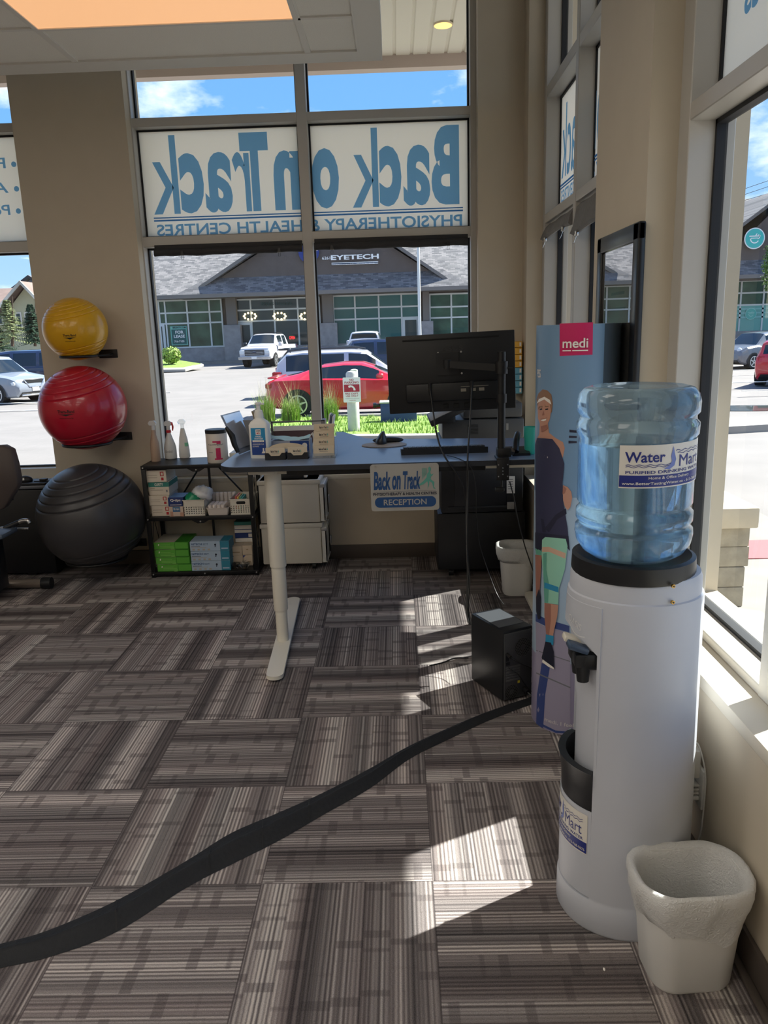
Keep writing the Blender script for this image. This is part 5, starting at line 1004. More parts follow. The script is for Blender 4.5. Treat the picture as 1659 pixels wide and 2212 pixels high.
# on top of the shelf
def spraypump(t, x, y, z, m, s=1):
    g = M(); g.use(m); g.tube([(x, y, z), (x, y, z+.03)], .012, 12); g.prism([(-.022, .03), (.018, .03), (.024, .045), (.010, .062), (-.018, .060), (-.030, .045)], lambda u, v: (x+u*s, y-.009, z+v), lambda u, v: (x+u*s, y+.009, z+v)); obj('spray_head', g, m, t)
RED = mat('spray_red', 'c22a34', .4); CLB = glass('spray_clear', (.86, .88, .88), .3); FROST = mat('frosted_bottle', 'd4d6d6', .35)
p = az(368, 992, Z3); x, y = p.x, p.y+.02
t = thing('spray_bottle', 'frosted spray bottle with a red trigger and grey handwriting on the shelf top', 'spray bottle', (x, y, Z3)); g = M(); g.lathe([(.036, .0005), (.041, .006), (.041, .075), (.036, .10), (.020, .15), (.014, .17), (.014, .178)], (x, y, Z3), 28); obj('bottle', g, FROST, t)
g = M(); g.lathe([(.016, .178), (.016, .196)], (x, y, Z3), 18); g.prism([(.018, .25), (.030, .246), (.036, .215), (.030, .190), (.024, .192), (.026, .22)], lambda u, v: (x+u, y-.006, Z3+v), lambda u, v: (x+u, y+.006, Z3+v)); obj('trigger', g, RED, t); spraypump(t, x, y, Z3+.195, FROST)
g = M(); text(g, 'Alcohol', GREYP, lambda u, v: (x+(.0415)*sin((u-.026)/.041), y-.0415*cos((u-.026)/.041), Z3+.045+v), .05, .020, 0, .2); obj('handwriting', g, None, t)
p = az(397, 990, Z3); x, y = p.x, p.y+.03
t = thing('spray_bottle', 'slim white spray bottle with a small green label, right of the red trigger bottle', 'spray bottle', (x, y, Z3)); g = M(); g.lathe([(.036, .0005), (.040, .008), (.038, .06), (.030, .13), (.017, .185), (.014, .20)], (x, y, Z3), 28, .95, .6); obj('bottle', g, WHITE, t); spraypump(t, x, y, Z3+.20, CLB)
g = M(); g.use(mat('print_mint', '7fc9a2', .5)); g.grid([[(x+.040*cos(a), y+.024*sin(a), z) for a in [-pi/2+.3+.12*i for i in range(7)]] for z in (Z3+.08, Z3+.105)]); obj('bottle_label', g, None, t)
p = az(361, 984, Z3); x, y = p.x-.004, 3.16
t = thing('spray_bottle', 'brownish clear spray bottle half hidden behind the red trigger bottle', 'spray bottle', (x, y, Z3)); g = M(); g.lathe([(.030, .0005), (.032, .01), (.030, .12), (.014, .19), (.013, .21)], (x, y, Z3), 24); obj('bottle', g, mat('bottle_tan', 'b59c88', .3), t); spraypump(t, x, y, Z3+.21, FROST)
a, b = at(448, 985, 3.06), at(493, 985, 3.06); r = (b.x-a.x)/2; x, y = (a.x+b.x)/2, 3.06; hh = at(470, 929, 3.0).z-Z3
t = thing('wipes_canister', 'white wipes canister with a black lid and pink numeral on the shelf top', 'canister', (x, y, Z3)); g = M(); g.lathe([(r*.95, .0005), (r, .006), (r, hh-.024), (r*.96, hh-.02)], (x, y, Z3), 36); obj('canister_body', g, mat('canister_white', 'e0d8cf', .45), t); g = M(); g.lathe([(r*1.02, hh-.024), (r*1.03, hh-.004), (r*.97, hh), (r*.3, hh)], (x, y, Z3), 36); obj('lid', g, BLK, t)
PK = mat('print_magenta', 'c72a5f', .45); F = lambda u0, v0: (lambda u, v: (x+(r+.0008)*sin((u+u0)/r), y-(r+.0008)*cos((u+u0)/r), Z3+v0+v)); g = M(); text(g, 'CaviWipes1', SD, F(-.045, .115), .10, .012, .01, .2)
for u0, u1, v0, v1 in ((.006, .036, .028, .10), (-.004, .046, .024, .034), (-.012, .040, .135, .146), (.014, .040, .126, .138)): g.use(PK); g.grid([[F(u0+(u1-u0)*i/6, v)(0, 0) for i in range(7)] for v in (v0, v1)])
g.use(GREYP); g.grid([[F(-.045+.03*i/5, v)(0, 0) for i in range(6)] for v in (.07, .073)]); obj('canister_print', g, None, t)
x = at(505, 985, 3.1).x; carton('small pale box on the shelf top behind the desk corner', x-.02, x+.09, 3.06, 3.2, Z3+.001, Z3+.055, mat('pale_box', 'd8d6cd', .5)); 
# ------------------------------------------------------------------ exercise balls on wall brackets
def ball(label, px, py, pr, col, rough, blab, mark):
    c = None; Y = 3.05
    for _ in range(8): d = (at(px, py, Y)-CAM).dot(CF); r = pr*d/FPX*.985; Y = WY-.012-r
    c = at(px, py, Y); t = thing('exercise_ball', label, 'exercise ball', (c.x, c.y, c.z-r)); g = M(); rows = []; n = 180
    for j in range(1, n):
        ph = pi*j/n; lat = j/n; gr = 0
        for q in (.14, .19, .24, .29, .34, .66, .71, .76, .81, .86): gr = min(gr, -.007*r/.3*math.exp(-((lat-q)/.0032)**2))
        rows.append([(c.x+(r+gr)*sin(ph)*cos(2*pi*k/64), c.y+(r+gr)*sin(ph)*sin(2*pi*k/64), c.z-(r+gr)*cos(ph)*.985) for k in range(64)])
    g.grid(rows, True, True, True); g.xf(Matrix.Translation(c) @ Matrix.Rotation(radians(12), 4, 'X') @ Matrix.Rotation(radians(-8), 4, 'Y') @ Matrix.Translation(-c)); obj('ball_body', g, col, t, ang=80)
    if mark:
        d0 = (at(mark[0], mark[1], c.y)-CAM).normalized(); o = CAM-c; b_ = o.dot(d0); tt = -b_-math.sqrt(max(b_*b_-o.dot(o)+r*r, 0)); h = CAM+d0*tt-c; th = math.atan2(h.y, h.x); ph = math.asin(max(-1, min(1, h.z/r))); R_ = r*1.004
        F = lambda u, v: (c.x+R_*cos(ph+v/r)*cos(th+u/(r*cos(ph))), c.y+R_*cos(ph+v/r)*sin(th+u/(r*cos(ph))), c.z+R_*sin(ph+v/r))
        g = M(); w = .105*r/.27; text(g, 'Thera-Band', mat('ball_print', '1a1414', .5), lambda u, v: F(u-w/2, v), w, .020*r/.27, .02, .2); poly(g, mat('ball_print', '1a1414', .5), F, [(-w*.5, -.006), (-w*.2, -.012), (0, -.018), (w*.2, -.012), (w*.5, -.006), (w*.2, -.006), (-w*.2, -.006)]); text(g, 'Professional Exercise Ball', mat('ball_print', '1a1414', .5), lambda u, v: F(u-w*.4, v-.034), w*.8, .007, .01, .3); obj('ball_print', g, None, t)
    # bracket: plate on the wall and a bent rod cradle
    rr_ = r*.55; zc = c.z-math.sqrt(r*r-rr_*rr_)-.006; bt_ = thing('ball_bracket', blab, 'wall bracket', (c.x, WY, zc)); g = M(); g.box(c.x+r*.28, c.x+r*.28+.125, WY-.006, WY-.001, zc-.02, zc+.035, .003); obj('wall_plate', g, BLKM, bt_)
    g = M(); P = [(c.x+r*.28+.09, WY-.006, zc+.005), (c.x+r*.28+.07, WY-.06, zc)]+[(c.x+rr_*cos(a), c.y+rr_*sin(a), zc) for a in [radians(52-28*k) for k in range(10)]]+[(c.x-r*.28, WY-.05, zc), (c.x-r*.28, WY-.004, zc+.004)]; g.tube(spline(P, 5), .009, 10); obj('cradle_rod', g, BLKM, bt_); return c, r
ball('yellow exercise ball, uppermost of the three on the tan pier', 163, 711, 68, mat('ball_yellow', 'd9a514', .30, coat=.2), .3, 'black wall bracket cradling the yellow ball', (150, 727))
ball('red exercise ball between the yellow and the black balls', 180, 881, 92, mat('ball_red', 'b3142f', .28, coat=.25), .3, 'black wall bracket cradling the red ball', (142, 893))
ball('large charcoal exercise ball, lowest of the three by the shelf unit', 199, 1113, 115, mat('ball_charcoal', '3b3a3d', .38), .4, 'wall bracket under the large charcoal ball', None)
# ------------------------------------------------------------------ left edge: dark bench and exercise bike
VIN = mat('vinyl_black', '0c0d12', .5)
t = thing('padded_bench', 'long black folded therapy bench with a grey edge under the left window', 'bench', (-3.3, 3.15, 0)); g = M(); g.box(-4.3, -2.415, 3.08, 3.24, .02, .60, .01); obj('bench_side', g, VIN, t); g = M(); g.box(-4.3, -2.412, 3.07, 3.25, .605, .628, .004); obj('grey_edge', g, mat('edge_grey', '6d7078', .35, .4), t); g = M(); g.box(-4.3, -2.415, 3.07, 3.25, .63, .645, .005); obj('bench_top', g, VIN, t)
for x in (-4.1, -2.6): g = M(); g.box(x-.03, x+.03, 3.1, 3.22, 0, .02); obj('foot', g, VIN, t)
p = at(52, 1040, 3.12); t = thing('strap_pouch', 'black rounded pouch lying on the dark bench beside the bike seat', 'pouch', (p.x, 3.14, .645)); g = M(); g.sph((p.x, 3.14, .655), (.05, .03, .03)); obj('pouch', g, VIN, t); g = M(); g.box(p.x-.005, p.x+.008, 3.108, 3.112, .66, .675); obj('pouch_tag', g, PAPER, t)
p = at(92, 1042, 3.12); t = thing('belt', 'black buckled strap lying on the dark bench near the charcoal ball', 'strap', (p.x, 3.14, .645)); g = M(); g.box(p.x-.06, p.x+.06, 3.12, 3.15, .6455, .651, .002); g.box(p.x-.02, p.x+.025, 3.115, 3.155, .651, .664, .004); obj('strap', g, VIN, t)
t = thing('exercise_bike', 'recumbent exercise bike with a taupe backrest, cut by the left edge', 'exercise bike', (-2.75, 2.55, 0)); TAU = mat('backrest_taupe', '4a403c', .6, bump=.1, scale=200)
Y = 2.45; c = [at(-70, 1000, Y), at(-55, 967, Y), at(5, 963, Y), at(22, 972, Y), at(31, 1003, Y), at(38, 1040, Y), at(36, 1052, Y), at(8, 1098, Y), at(-6, 1106, Y), at(-60, 1100, Y)]
g = M(); R = []
for d, k in ((0, .94), (.012, 1), (.06, 1), (.075, .95)): m = sum(c, Vector())/len(c); R.append([m+(p-m)*k+Vector((0, d, 0)) for p in c])
g.grid(R, True, True, True); obj('backrest', g, TAU, t, ang=60)
g = M(); m = sum(c, Vector())/len(c); g.box(m.x-.10, m.x+.03, Y+.078, Y+.10, m.z-.16, m.z+.10, .01); obj('backrest_shell', g, BLK, t)
Y = 2.6; g = M(); g.tube(spline([at(-120, 1150, Y), at(-20, 1145, Y), at(5, 1142, Y), at(25, 1137, Y), at(45, 1126, Y), at(58, 1124, Y), at(64, 1130, Y)], 6), .013, 12); obj('seat_handle', g, STEEL, t)
g = M(); g.tube(spline([at(10, 1142, Y), at(30, 1133, Y), at(42, 1128, Y)], 6), .016, 12); obj('handle_grip', g, BLK, t)
g = M(); g.tube([at(-20, 1143, Y+.05), at(62, 1142, Y+.05)], .007, 10); obj('adjust_lever', g, STEEL, t)
g = M(); a = at(-100, 1160, 2.5); b = at(18, 1148, 2.5); g.box(a.x, b.x, 2.42, 2.62, b.z-.03, b.z, .012); obj('seat', g, mat('seat_blue', '4c5766', .5), t); g = M(); g.box(a.x+.05, b.x-.08, 2.46, 2.58, .10, b.z-.03, .01); obj('seat_post', g, BLK, t)
g = M(); Y = 2.80; a = at(-90, 1264, Y); b = at(93, 1262, Y); g.tube([(a.x, Y, .038), (b.x, Y, .038)], .030, 18); obj('rear_stabiliser', g, mat('bike_tube', '9a8f86', .3, .7), t)
g = M(); g.tube([(b.x-.004, Y, .038), (b.x+.058, Y, .038)], .036, 18); obj('end_cap', g, BLK, t); g = M(); q = at(32, 1252, Y); g.tube([(q.x, Y, .066), (q.x, Y-.004, .078)], .006, 10); obj('knob', g, STEEL, t)
g = M(); a = at(-80, 1270, 2.72); b = at(15, 1262, 2.74); g.box(a.x, b.x-.02, 2.55, 2.77, .03, .075, .006); obj('frame_rail', g, mat('rail_grey', '84817e', .35, .5), t)
# ------------------------------------------------------------------ outdoors
GPROF = [(-99, -.05), (2, -.05), (15, -.56), (22, -.66), (40, -.42), (55, -.34), (999, -.34)]
def gz(x, y):
    d = max(y-3.5, x-1.0)
    for (a, p), (b, q) in zip(GPROF, GPROF[1:]):
        if d <= b: return p+(q-p)*(d-a)/(b-a)
def gh(px, py):
    z = -.3
    for _ in range(30): p = az(px, py, z); z = gz(p.x, p.y)
    return Vector((p.x, p.y, z))
ASPH = mat('asphalt', (.200, .183, .176), .85, var=.09, scale=.9, bump=.05); CONC = mat('concrete', (.24, .222, .20), .85, var=.08, scale=4, bump=.05); KERB = mat('kerb_stone', (.34, .32, .29), .8, var=.06, scale=6)
LAWN = mat('lawn_green', (.17, .27, .045), .9, var=.35, scale=7); PAINTW = mat('road_paint', 'd9d6cf', .7)
g = M(); xs = [-120, -80, -50, -30, -18, -10, -5, -2, 0, 1, 2, 3, 4, 6, 8, 10, 12, 13, 16, 25, 40, 60, 100]; ys = [-40, -20, -8, -3, 0, 2, 3.6, 4.5, 5.5, 6.5, 8, 10, 12, 14, 15.5, 18, 25, 40, 60, 90, 150]
g.grid([[(x, y, gz(x, y)-(.12 if x < 1.05 and y < 3.62 else 0)) for x in xs] for y in ys]); tag(obj('ground', g, ASPH), kind='structure')
g = M(); W_ = [(-30, 3.64), (1.1, 3.64), (1.1, -20), (2.95, -20), (2.95, 5.6), (-30, 5.6)]; g.pz(W_, -.2, -.03); tag(obj('sidewalk', g, CONC), kind='structure')
# overhanging roof with ribbed soffit
SOF = mat('soffit_white', 'cfcabb', .7); ZS = 3.9
def soffit_strip(x0, x1, y0, y1, alongx):
    g = M(); n = int(((y1-y0) if alongx else (x1-x0))/.30)+1; pr = []
    for k in range(n):
        a = k*.30; pr += [(a, 0), (a+.115, 0), (a+.125, .012), (a+.14, .012), (a+.15, 0), (a+.265, 0), (a+.275, .012), (a+.29, .012)]
    pr = [(min(a, (y1-y0) if alongx else (x1-x0)), z) for a, z in pr]
    if alongx: g.grid([[(x, y0+a, ZS+z) for a, z in pr] for x in (x0, x1)])
    else: g.grid([[(x0+a, y, ZS+z) for a, z in pr] for y in (y0, y1)])
    return g
g = soffit_strip(-12, 2.9, GY+.05, 5.62, False); g.bm.verts.ensure_lookup_table()
g2 = soffit_strip(GX+.06, 2.9, -9, GY+.05, True); 
o = struct('soffit_front', g, SOF, smooth=False); o = struct('soffit_right', g2, SOF, smooth=False)
g = M(); g.box(-12, 2.98, 5.60, 5.72, 3.80, 4.35); g.box(2.87, 2.98, -9, 5.60, 3.80, 4.35); g.box(-12, 2.9, -9, 5.6, 4.42, 4.6); struct('roof_overhang', g, mat('fascia', 'b9a9a0', .6))
p = az(957, 52, ZS); t = thing('soffit_light', 'round glowing downlight in the ribbed soffit outside the corner of the wide window', 'downlight', (p.x, p.y, ZS)); g = M(); g.lathe([(.075, -.012), (.078, -.004), (.078, .0)], (p.x, p.y, ZS), 28); obj('trim_ring', g, mat('downlight_trim', 'd9c9a9', .5), t); g = M(); disc(g, mat('downlight_glow', 'f0b45c', .5, emit=1.3), lambda u, v: (p.x+u, p.y+v, ZS-.0125), .070); obj('lens', g, None, t)
# stone pier and post outside the right window
STONE = mat('split_stone', 'a89f8c', .9, var=.14, scale=18, bump=.6); CAPM = mat('cap_stone', 'cbbfa8', .8, var=.06, scale=10, bump=.1)
a = az(1607, 1310, -.03); X1, Y0 = a.x, a.y; zc1 = at(1600, 1200, Y0).z; zt = at(1638, 1096, Y0-.05).z
t = thing('stone_pier', 'rough stone pier with a pale capstone outside the near right window', 'stone pier', (X1-.35, Y0+.35, -.03)); g = M(); z = -.03; random.seed(4)
zb = at(1610, 1136, Y0).z
rowsn = 4; hh = (zb+.03)/rowsn
for r in range(rowsn):
    g.box(X1-.70+random.uniform(-.01, .01), X1+random.uniform(-.012, .012), Y0+random.uniform(-.006, .004), Y0+.70, z, z+hh-.002, .006); z += hh
obj('pier_body', g, STONE, t); xr = at(1640, 1110, Y0-.05).x; g = M(); g.box(X1-.78, xr, Y0-.06, Y0+.78, zb, zt, .01); obj('capstone', g, CAPM, t)
q = az(1508, 1085, zt); POSTM = mat('post_grey', '8e8d8a', .45); t = thing('porch_post', 'grey square porch post standing on the stone pier', 'post', (q.x, q.y+.06, zt)); g = M(); g.box(q.x-.045, q.x+.045, q.y+.0, q.y+.09, zt, ZS, .004); obj('post_shaft', g, POSTM, t); g = M(); g.box(q.x-.09, q.x+.09, q.y-.035, q.y+.145, zt, zt+.03, .004); obj('base_plate', g, POSTM, t)
# kerb islands, puddle, tactile plate, lawn
def patch(name, pts, m, h, kind='structure', cat=None, label=None):
    P = [at(*p) if len(p) == 3 else gh(*p) for p in pts]; g = M(); n = len(P); a = g._v([(p.x, p.y, p.z-.12) for p in P]); b = g._v([(p.x, p.y, p.z+h) for p in P]); g.face(b); 
    for i in range(n): g.face([a[i], a[(i+1) % n], b[(i+1) % n], b[i]])
    o = obj(name, g, m, smooth=False)
    if kind: o['kind'] = kind
    if label: tag(o, label, cat)
    return o
patch('kerb_island', [(1535, 940), (1700, 930), (1700, 914), (1535, 917)], KERB, .12)
patch('lawn', [(575, 928), (600, 909), (660, 904), (760, 904), (860, 904), (1120, 897), (1140, 941), (1010, 946), (850, 948), (720, 949), (640, 941)], LAWN, .05)
patch('kerb_front', [(640, 944), (720, 950), (850, 949.5), (1010, 947.5), (1140, 943), (1140, 946.5), (1010, 952), (850, 954), (720, 954.5), (640, 947)], KERB, .10); patch('kerb_back', [(640, 903.5), (760, 903.5), (860, 903), (1120, 896), (1120, 893.5), (860, 900), (760, 901), (640, 901)], KERB, .09)
patch('lawn_island', [(300, 797, 43), (398, 795, 43), (434, 786, 45), (380, 777.5, 48), (300, 776.5, 48)], LAWN, .02); patch('kerb_island', [(300, 800, 42.7), (400, 798, 42.7), (440, 787, 45), (434, 785, 45.2), (398, 794, 43), (300, 796, 43)], KERB, .01)
PUD = mat('puddle_water', (.10, .12, .12), .03); P = gh(1620, 882); g = M(); disc(g, PUD, lambda u, v: (P.x+u, P.y+v, gz(P.x+u, P.y+v)+.012), 1.2, 28, 1.0); tag(obj('puddle', g), 'still puddle on the asphalt seen through the near right window', 'puddle')
g = M(); P = gh(1640, 1195); g.box(P.x-.3, P.x+.5, P.y-.2, P.y+.25, -.03, -.024); tag(obj('tactile_plate', g, mat('tactile_red', 'a3565a', .7)), 'reddish tactile plate in the pavement beside the stone pier', 'pavement plate')
g = M()
for k in range(5): x = -18.5-1.2*k+3; g.box(-16, -9, 19.5+3.1*k, 19.62+3.1*k, gz(-12, 20)-.01, gz(-12, 20)+.006)
for k in range(4): g.box(9.5, 15, 20+3.0*k, 20.12+3.0*k, -.41, -.394)
tag(obj('parking_lines', g, PAINTW), kind='structure')
def blades(g, m, base, n, R, h0, h1, lean, w=.006, seed=1):
    random.seed(seed); g.use(m)
    for _ in range(n):
        a = random.uniform(0, 2*pi); r = R*math.sqrt(random.random()); p = Vector((base.x+r*cos(a), base.y+r*sin(a), base.z)); h = random.uniform(h0, h1); b = random.uniform(0, 2*pi); l = lean*h*random.uniform(.2, 1); d = Vector((cos(b), sin(b), 0)); s = Vector((-sin(b), cos(b), 0))*w
        q1 = p+d*l*.25+Vector((0, 0, h*.55)); q2 = p+d*l+Vector((0, 0, h)); A = g._v([p-s, p+s, q1+s*.7, q1-s*.7, q2]); g.face(A[:4]); g.face([A[3], A[2], A[4]])
GR1 = mat('grass_blade', (.22, .34, .05), .7); GR2 = mat('grass_plume', (.42, .38, .20), .8)
g = M(); random.seed(11)
for k in range(420): P = gh(random.uniform(585, 1120), random.uniform(905, 944)); blades(g, GR1, P+Vector((0, 0, .04)), 7, .18, .04, .12, .6, .008, k)
tag(obj('lawn_grass', g, GR1), 'short sunlit grass on the lawn strip outside the wide window', 'grass', kind='stuff')
for k, (px, py, h, lab) in enumerate(((576, 915, .95, 'tall grass clump left of the red car wheel, leftmost of the three'), (630, 916, .85, 'tall grass clump in front of the red car wheel'), (712, 914, .85, 'tall grass clump right of the window mullion, in front of the red car door'))):
    P = gh(px, py)+Vector((0, 0, .03)); t = thing('grass_clump', lab, 'ornamental grass', tuple(P), 0, 'grass clumps on the lawn'); g = M(); blades(g, GR1, P, 420, .20, h*.35, h*.72, .45, .007, 20+k); obj('blades', g, None, t); g = M(); blades(g, GR2, P, 60, .16, h*.8, h*1.25, .42, .004, 40+k); obj('plumes', g, None, t)
# bollards with the no parking sign, blue box
GALV = mat('bollard_grey', 'c3c1ba', .5, var=.05, scale=10); P = gh(765, 936); t = thing('bollard', 'round grey steel bollard carrying the no parking sign', 'bollard', tuple(P)); g = M(); zt = at(765, 801, P.y).z; r = (at(778, 880, P.y).x-at(752, 880, P.y).x)/2; g.lathe([(r, 0), (r, zt-P.z-.05), (r*.8, zt-P.z-.015), (r*.3, zt-P.z)], tuple(P), 20); obj('bollard_tube', g, GALV, t)
sx0, sx1 = at(741, 840, P.y-r).x, at(779, 840, P.y-r).x; sz0, sz1 = at(760, 869, P.y-r).z, at(760, 815, P.y-r).z; Y = P.y-r-.012
t = thing('parking_sign', 'small white and red no parking sign mounted on the grey bollard', 'road sign', ((sx0+sx1)/2, Y, sz0)); g = M(); g.py(rrect(sx0, sx1, sz0, sz1, .02), Y-.003, Y); obj('sign_plate', g, mat('sign_white', 'e4e2df', .5), t); w, h = sx1-sx0, sz1-sz0; F = lambda x, y: (lambda u, v: (sx0+x*w+u, Y-.005, sz0+y*h+v)); RD = mat('sign_red', 'a32638', .5); g = M(); poly(g, RD, F(.06, .42), [(0, 0), (w*.88, 0), (w*.88, h*.30), (0, h*.30)]); G = lambda x, y: (lambda u, v: (sx0+x*w+u, Y-.007, sz0+y*h+v))
text(g, 'NO', RD, F(.38, .86), w*.24, h*.08, .02); text(g, 'PARKING', RD, F(.10, .75), w*.80, h*.09, .02); text(g, 'FIRE DEPT.', RD, F(.10, .31), w*.80, h*.07, .01); text(g, 'USE ONLY', RD, F(.15, .22), w*.70, h*.07, .01); poly(g, PW, G(0, 0), [(.3*w, .66*h), (.42*w, .69*h), (.58*w, .66*h), (.70*w, .55*h), (.72*w, .48*h), (.60*w, .48*h), (.58*w, .56*h), (.50*w, .61*h), (.40*w, .60*h), (.34*w, .58*h)]); text(g, 'RICHMOND', RD, F(.35, .06), w*.35, h*.035); poly(g, GREYP, F(.1, .145), [(0, 0), (w*.8, 0), (w*.8, h*.008), (0, h*.008)]); obj('sign_lettering', g, None, t)
P2 = gh(769, 908); t = thing('bollard', 'second grey bollard standing behind the sign by the red car', 'bollard', tuple(P2)); g = M(); zt = at(770, 797, P2.y).z; r = (at(777, 880, P2.y).x-at(761, 880, P2.y).x)/2; g.lathe([(r, 0), (r, zt-P2.z-.02), (r*.5, zt-P2.z)], tuple(P2), 16); obj('bollard_tube', g, GALV, t)
P = gh(860, 916); a, b = at(822, 890, P.y), at(900, 890, P.y); zt = at(850, 868, P.y).z; t = thing('utility_box', 'blue metal utility box on the lawn under the monitor', 'utility box', tuple(P)); g = M(); g.box(a.x, b.x, P.y, P.y+.45, P.z, zt-.03, .01); obj('box_body', g, mat('box_blue', '2b3d73', .5, var=.06, scale=8), t); g = M(); g.box(a.x-.02, b.x+.02, P.y-.02, P.y+.47, zt-.03, zt, .01); obj('box_lid', g, mat('lid_grey', 'b9b6b0', .5), t); g = M(); c = at(822, 876, P.y); g.tube([(c.x-.16, P.y+.1, c.z), (c.x-.09, P.y+.1, c.z)], .055, 14); g.tube([(c.x-.09, P.y+.1, c.z), (c.x, P.y+.1, c.z)], .035, 12); obj('hose_coupling', g, BLK, t)
# ------------------------------------------------------------------ cars
TYRE = mat('tyre', '17181a', .8); RIM = mat('alloy_rim', 'c4c6c9', .3, .7); CGL = mat('car_glass', '1a2126', .04, coat=.5); CTRIM2 = mat('car_black_trim', '131417', .5); LAMP = mat('lamp_clear', 'd9dde0', .1); TAIL = mat('lamp_red', 'a3121c', .2); CHR = mat('car_chrome', 'd9dadb', .15, .9)
def interp(K, x):
    for (a, *p), (b, *q) in zip(K, K[1:]):
        if a <= x <= b: f = (x-a)/(b-a) if b > a else 0; return [u+(v-u)*f for u, v in zip(p, q)]
    return list(K[-1][1:])
def car(label, loc, rz, paint, W, K, side, screens, wheels, wr, cat='car', name='car', glassm=CGL):
    """K: stations (x, underside, beltline, top, half width at belt, half width at top); x grows to the front"""
    t = thing(name, label, cat, loc, rz); x0, x1 = K[0][0], K[-1][0]; n = 70; g = M(); gg = M(); rows = []; xs = [x0+(x1-x0)*i/n for i in range(n+1)]
    xs = sorted(set([round(x, 3) for x in xs]+[round(k[0], 3) for k in K]))
    for x in xs:
        zb, ze, zt, wb, wt = interp(K, x); h = zt-ze
        P = [(wb*.86, zb), (wb*.95, zb+.06), (wb*.995, zb+(ze-zb)*.45), (wb, zb+(ze-zb)*.75), (wb*.965, ze), (wb*.95+(wt-wb*.95)*.10, ze+h*.10), (wb*.95+(wt-wb*.95)*.86, ze+h*.84), (wt*.90, ze+h*.965), (wt*.6, zt), (0, zt+.012)]
        rows.append([(x, -y, z) for y, z in P]+[(x, y, z) for y, z in P[-2::-1]])
    R = [g._v(r) for r in rows]; m = len(R[0]); g.use(paint)
    def inx(a, b, L): return any(p <= a+1e-4 and b-1e-4 <= q for p, q in L)
    G = []
    for i in range(len(R)-1):
        for k in range(m-1):
            q = [R[i][k], R[i][k+1], R[i+1][k+1], R[i+1][k]]; s = k if k < m//2 else m-2-k
            a, b = xs[i], xs[i+1]
            if (s == 5 and inx(a, b, side)) or (s in (7, 8) and inx(a, b, screens)) or (s in (5, 6) and inx(a, b, [])): G.append([v.co.copy() for v in q])
            else: g.face(q)
        g.use(CTRIM2); g.face([R[i][0], R[i+1][0], R[i+1][m-1], R[i][m-1]]); g.use(paint)
    g.face(R[0]); g.face(R[-1][::-1]); obj('car_body', g, None, t, world=False, ang=32)
    for q in G: gg.face(gg._v(q))
    if G: obj('car_glass', gg, glassm, t, world=False)
    for x in wheels:
        hw = interp(K, x)[3]
        for s in (-1, 1):
            g = M(); g.tube([(x, s*(hw*.70), wr), (x, s*(hw*1.0+.012), wr)], wr*.98, 26); w = obj('wheel', g, TYRE, t, world=False)
            g = M(); g.use(CTRIM2); disc(g, CTRIM2, lambda u, v: (x+u, s*(hw+.014), wr+v), wr*.70); g.use(RIM); g.grid([[(x+r*cos(a), s*(hw+.020), wr+r*sin(a)) for a in [2*pi*k/28 for k in range(28)]] for r in (wr*.60, wr*.70)], True)
            for k in range(5):
                a = 2*pi*k/5+.3; d, e = Vector((cos(a), 0, sin(a))), Vector((-sin(a), 0, cos(a))); c = Vector((x, s*(hw+.019), wr)); g.face(g._v([c+d*wr*.08-e*wr*.09, c+d*wr*.64-e*wr*.045, c+d*wr*.64+e*wr*.045, c+d*wr*.08+e*wr*.09]))
            obj('rim', g, None, w, world=False)
            g = M(); g.grid([[(x+r*cos(a), s*(hw+.006), wr+r*sin(a)) for a in [radians(-12)+radians(204)*k/24 for k in range(25)]] for r in (wr*.97, wr*1.13)]); obj('wheel_arch', g, CTRIM2, t, world=False)
    return t
def cbox(t, nm, m, *b, bev=.01): g = M(); g.box(*b, bev, 1); return obj(nm, g, m, t, world=False)
def pt(hexc, nm): return mat('paint_'+nm, hexc, .28, .0, coat=.9)
def suvK(L, W, H, belt=.98, gc=.22):
    h = W/2; return [(-L/2, .42, .78, .80, h*.80, h*.78), (-L/2+.06, .34, belt-.05, belt, h*.90, h*.84), (-L/2+.14, gc+.06, belt, H*.80, h*.95, h*.76), (-L/2+.42, gc, belt, H-.04, h, h*.72), (-L/2+.9, gc, belt, H, h, h*.73), (0, gc, belt-.01, H, h, h*.73), (L*.10, gc, belt-.02, H-.04, h, h*.72), (L*.255, gc, belt-.03, belt+.06, h, h*.82), (L*.42, gc, belt-.10, belt-.06, h*.96, h*.80), (L/2-.10, gc+.03, belt-.20, belt-.16, h*.88, h*.74), (L/2, .42, .62, .68, h*.76, h*.68)]
RP = pt('c01227', 'red'); P = gh(648, 904)
h = .92
coK = [(-2.15, .42, .70, .78, .72, .70), (-2.08, .32, .84, .90, .82, .76), (-1.9, .24, .92, .965, .90, .74), (-1.35, .20, .93, 1.07, .94, .68), (-.75, .18, .92, 1.26, .93, .60), (-.2, .17, .90, 1.315, .91, .58), (.25, .17, .89, 1.30, .90, .58), (.55, .17, .88, 1.20, .90, .62), (1.10, .17, .87, .93, .91, .76), (1.55, .18, .80, .84, .93, .74), (2.0, .22, .68, .72, .86, .70), (2.25, .32, .52, .58, .74, .64)]
t = car('red sports coupe parked behind the lawn and the no parking sign', (P.x+1.33, P.y+.92, P.z), radians(-2), RP, 1.86, coK, [(-.95, .68)], [(-1.6, -.75), (.5, 1.1)], (-1.33, 1.25), .335)
cbox(t, 'tail_spoiler', RP, -2.10, -1.86, -.70, .70, .965, 1.0); cbox(t, 'tail_lamp', TAIL, -2.14, -1.95, -.86, -.55, .74, .86, bev=.02); cbox(t, 'wing_mirror', RP, .62, .80, -1.04, -.90, .92, 1.04, bev=.03); cbox(t, 'wing_mirror', RP, .62, .80, .90, 1.04, .92, 1.04, bev=.03)
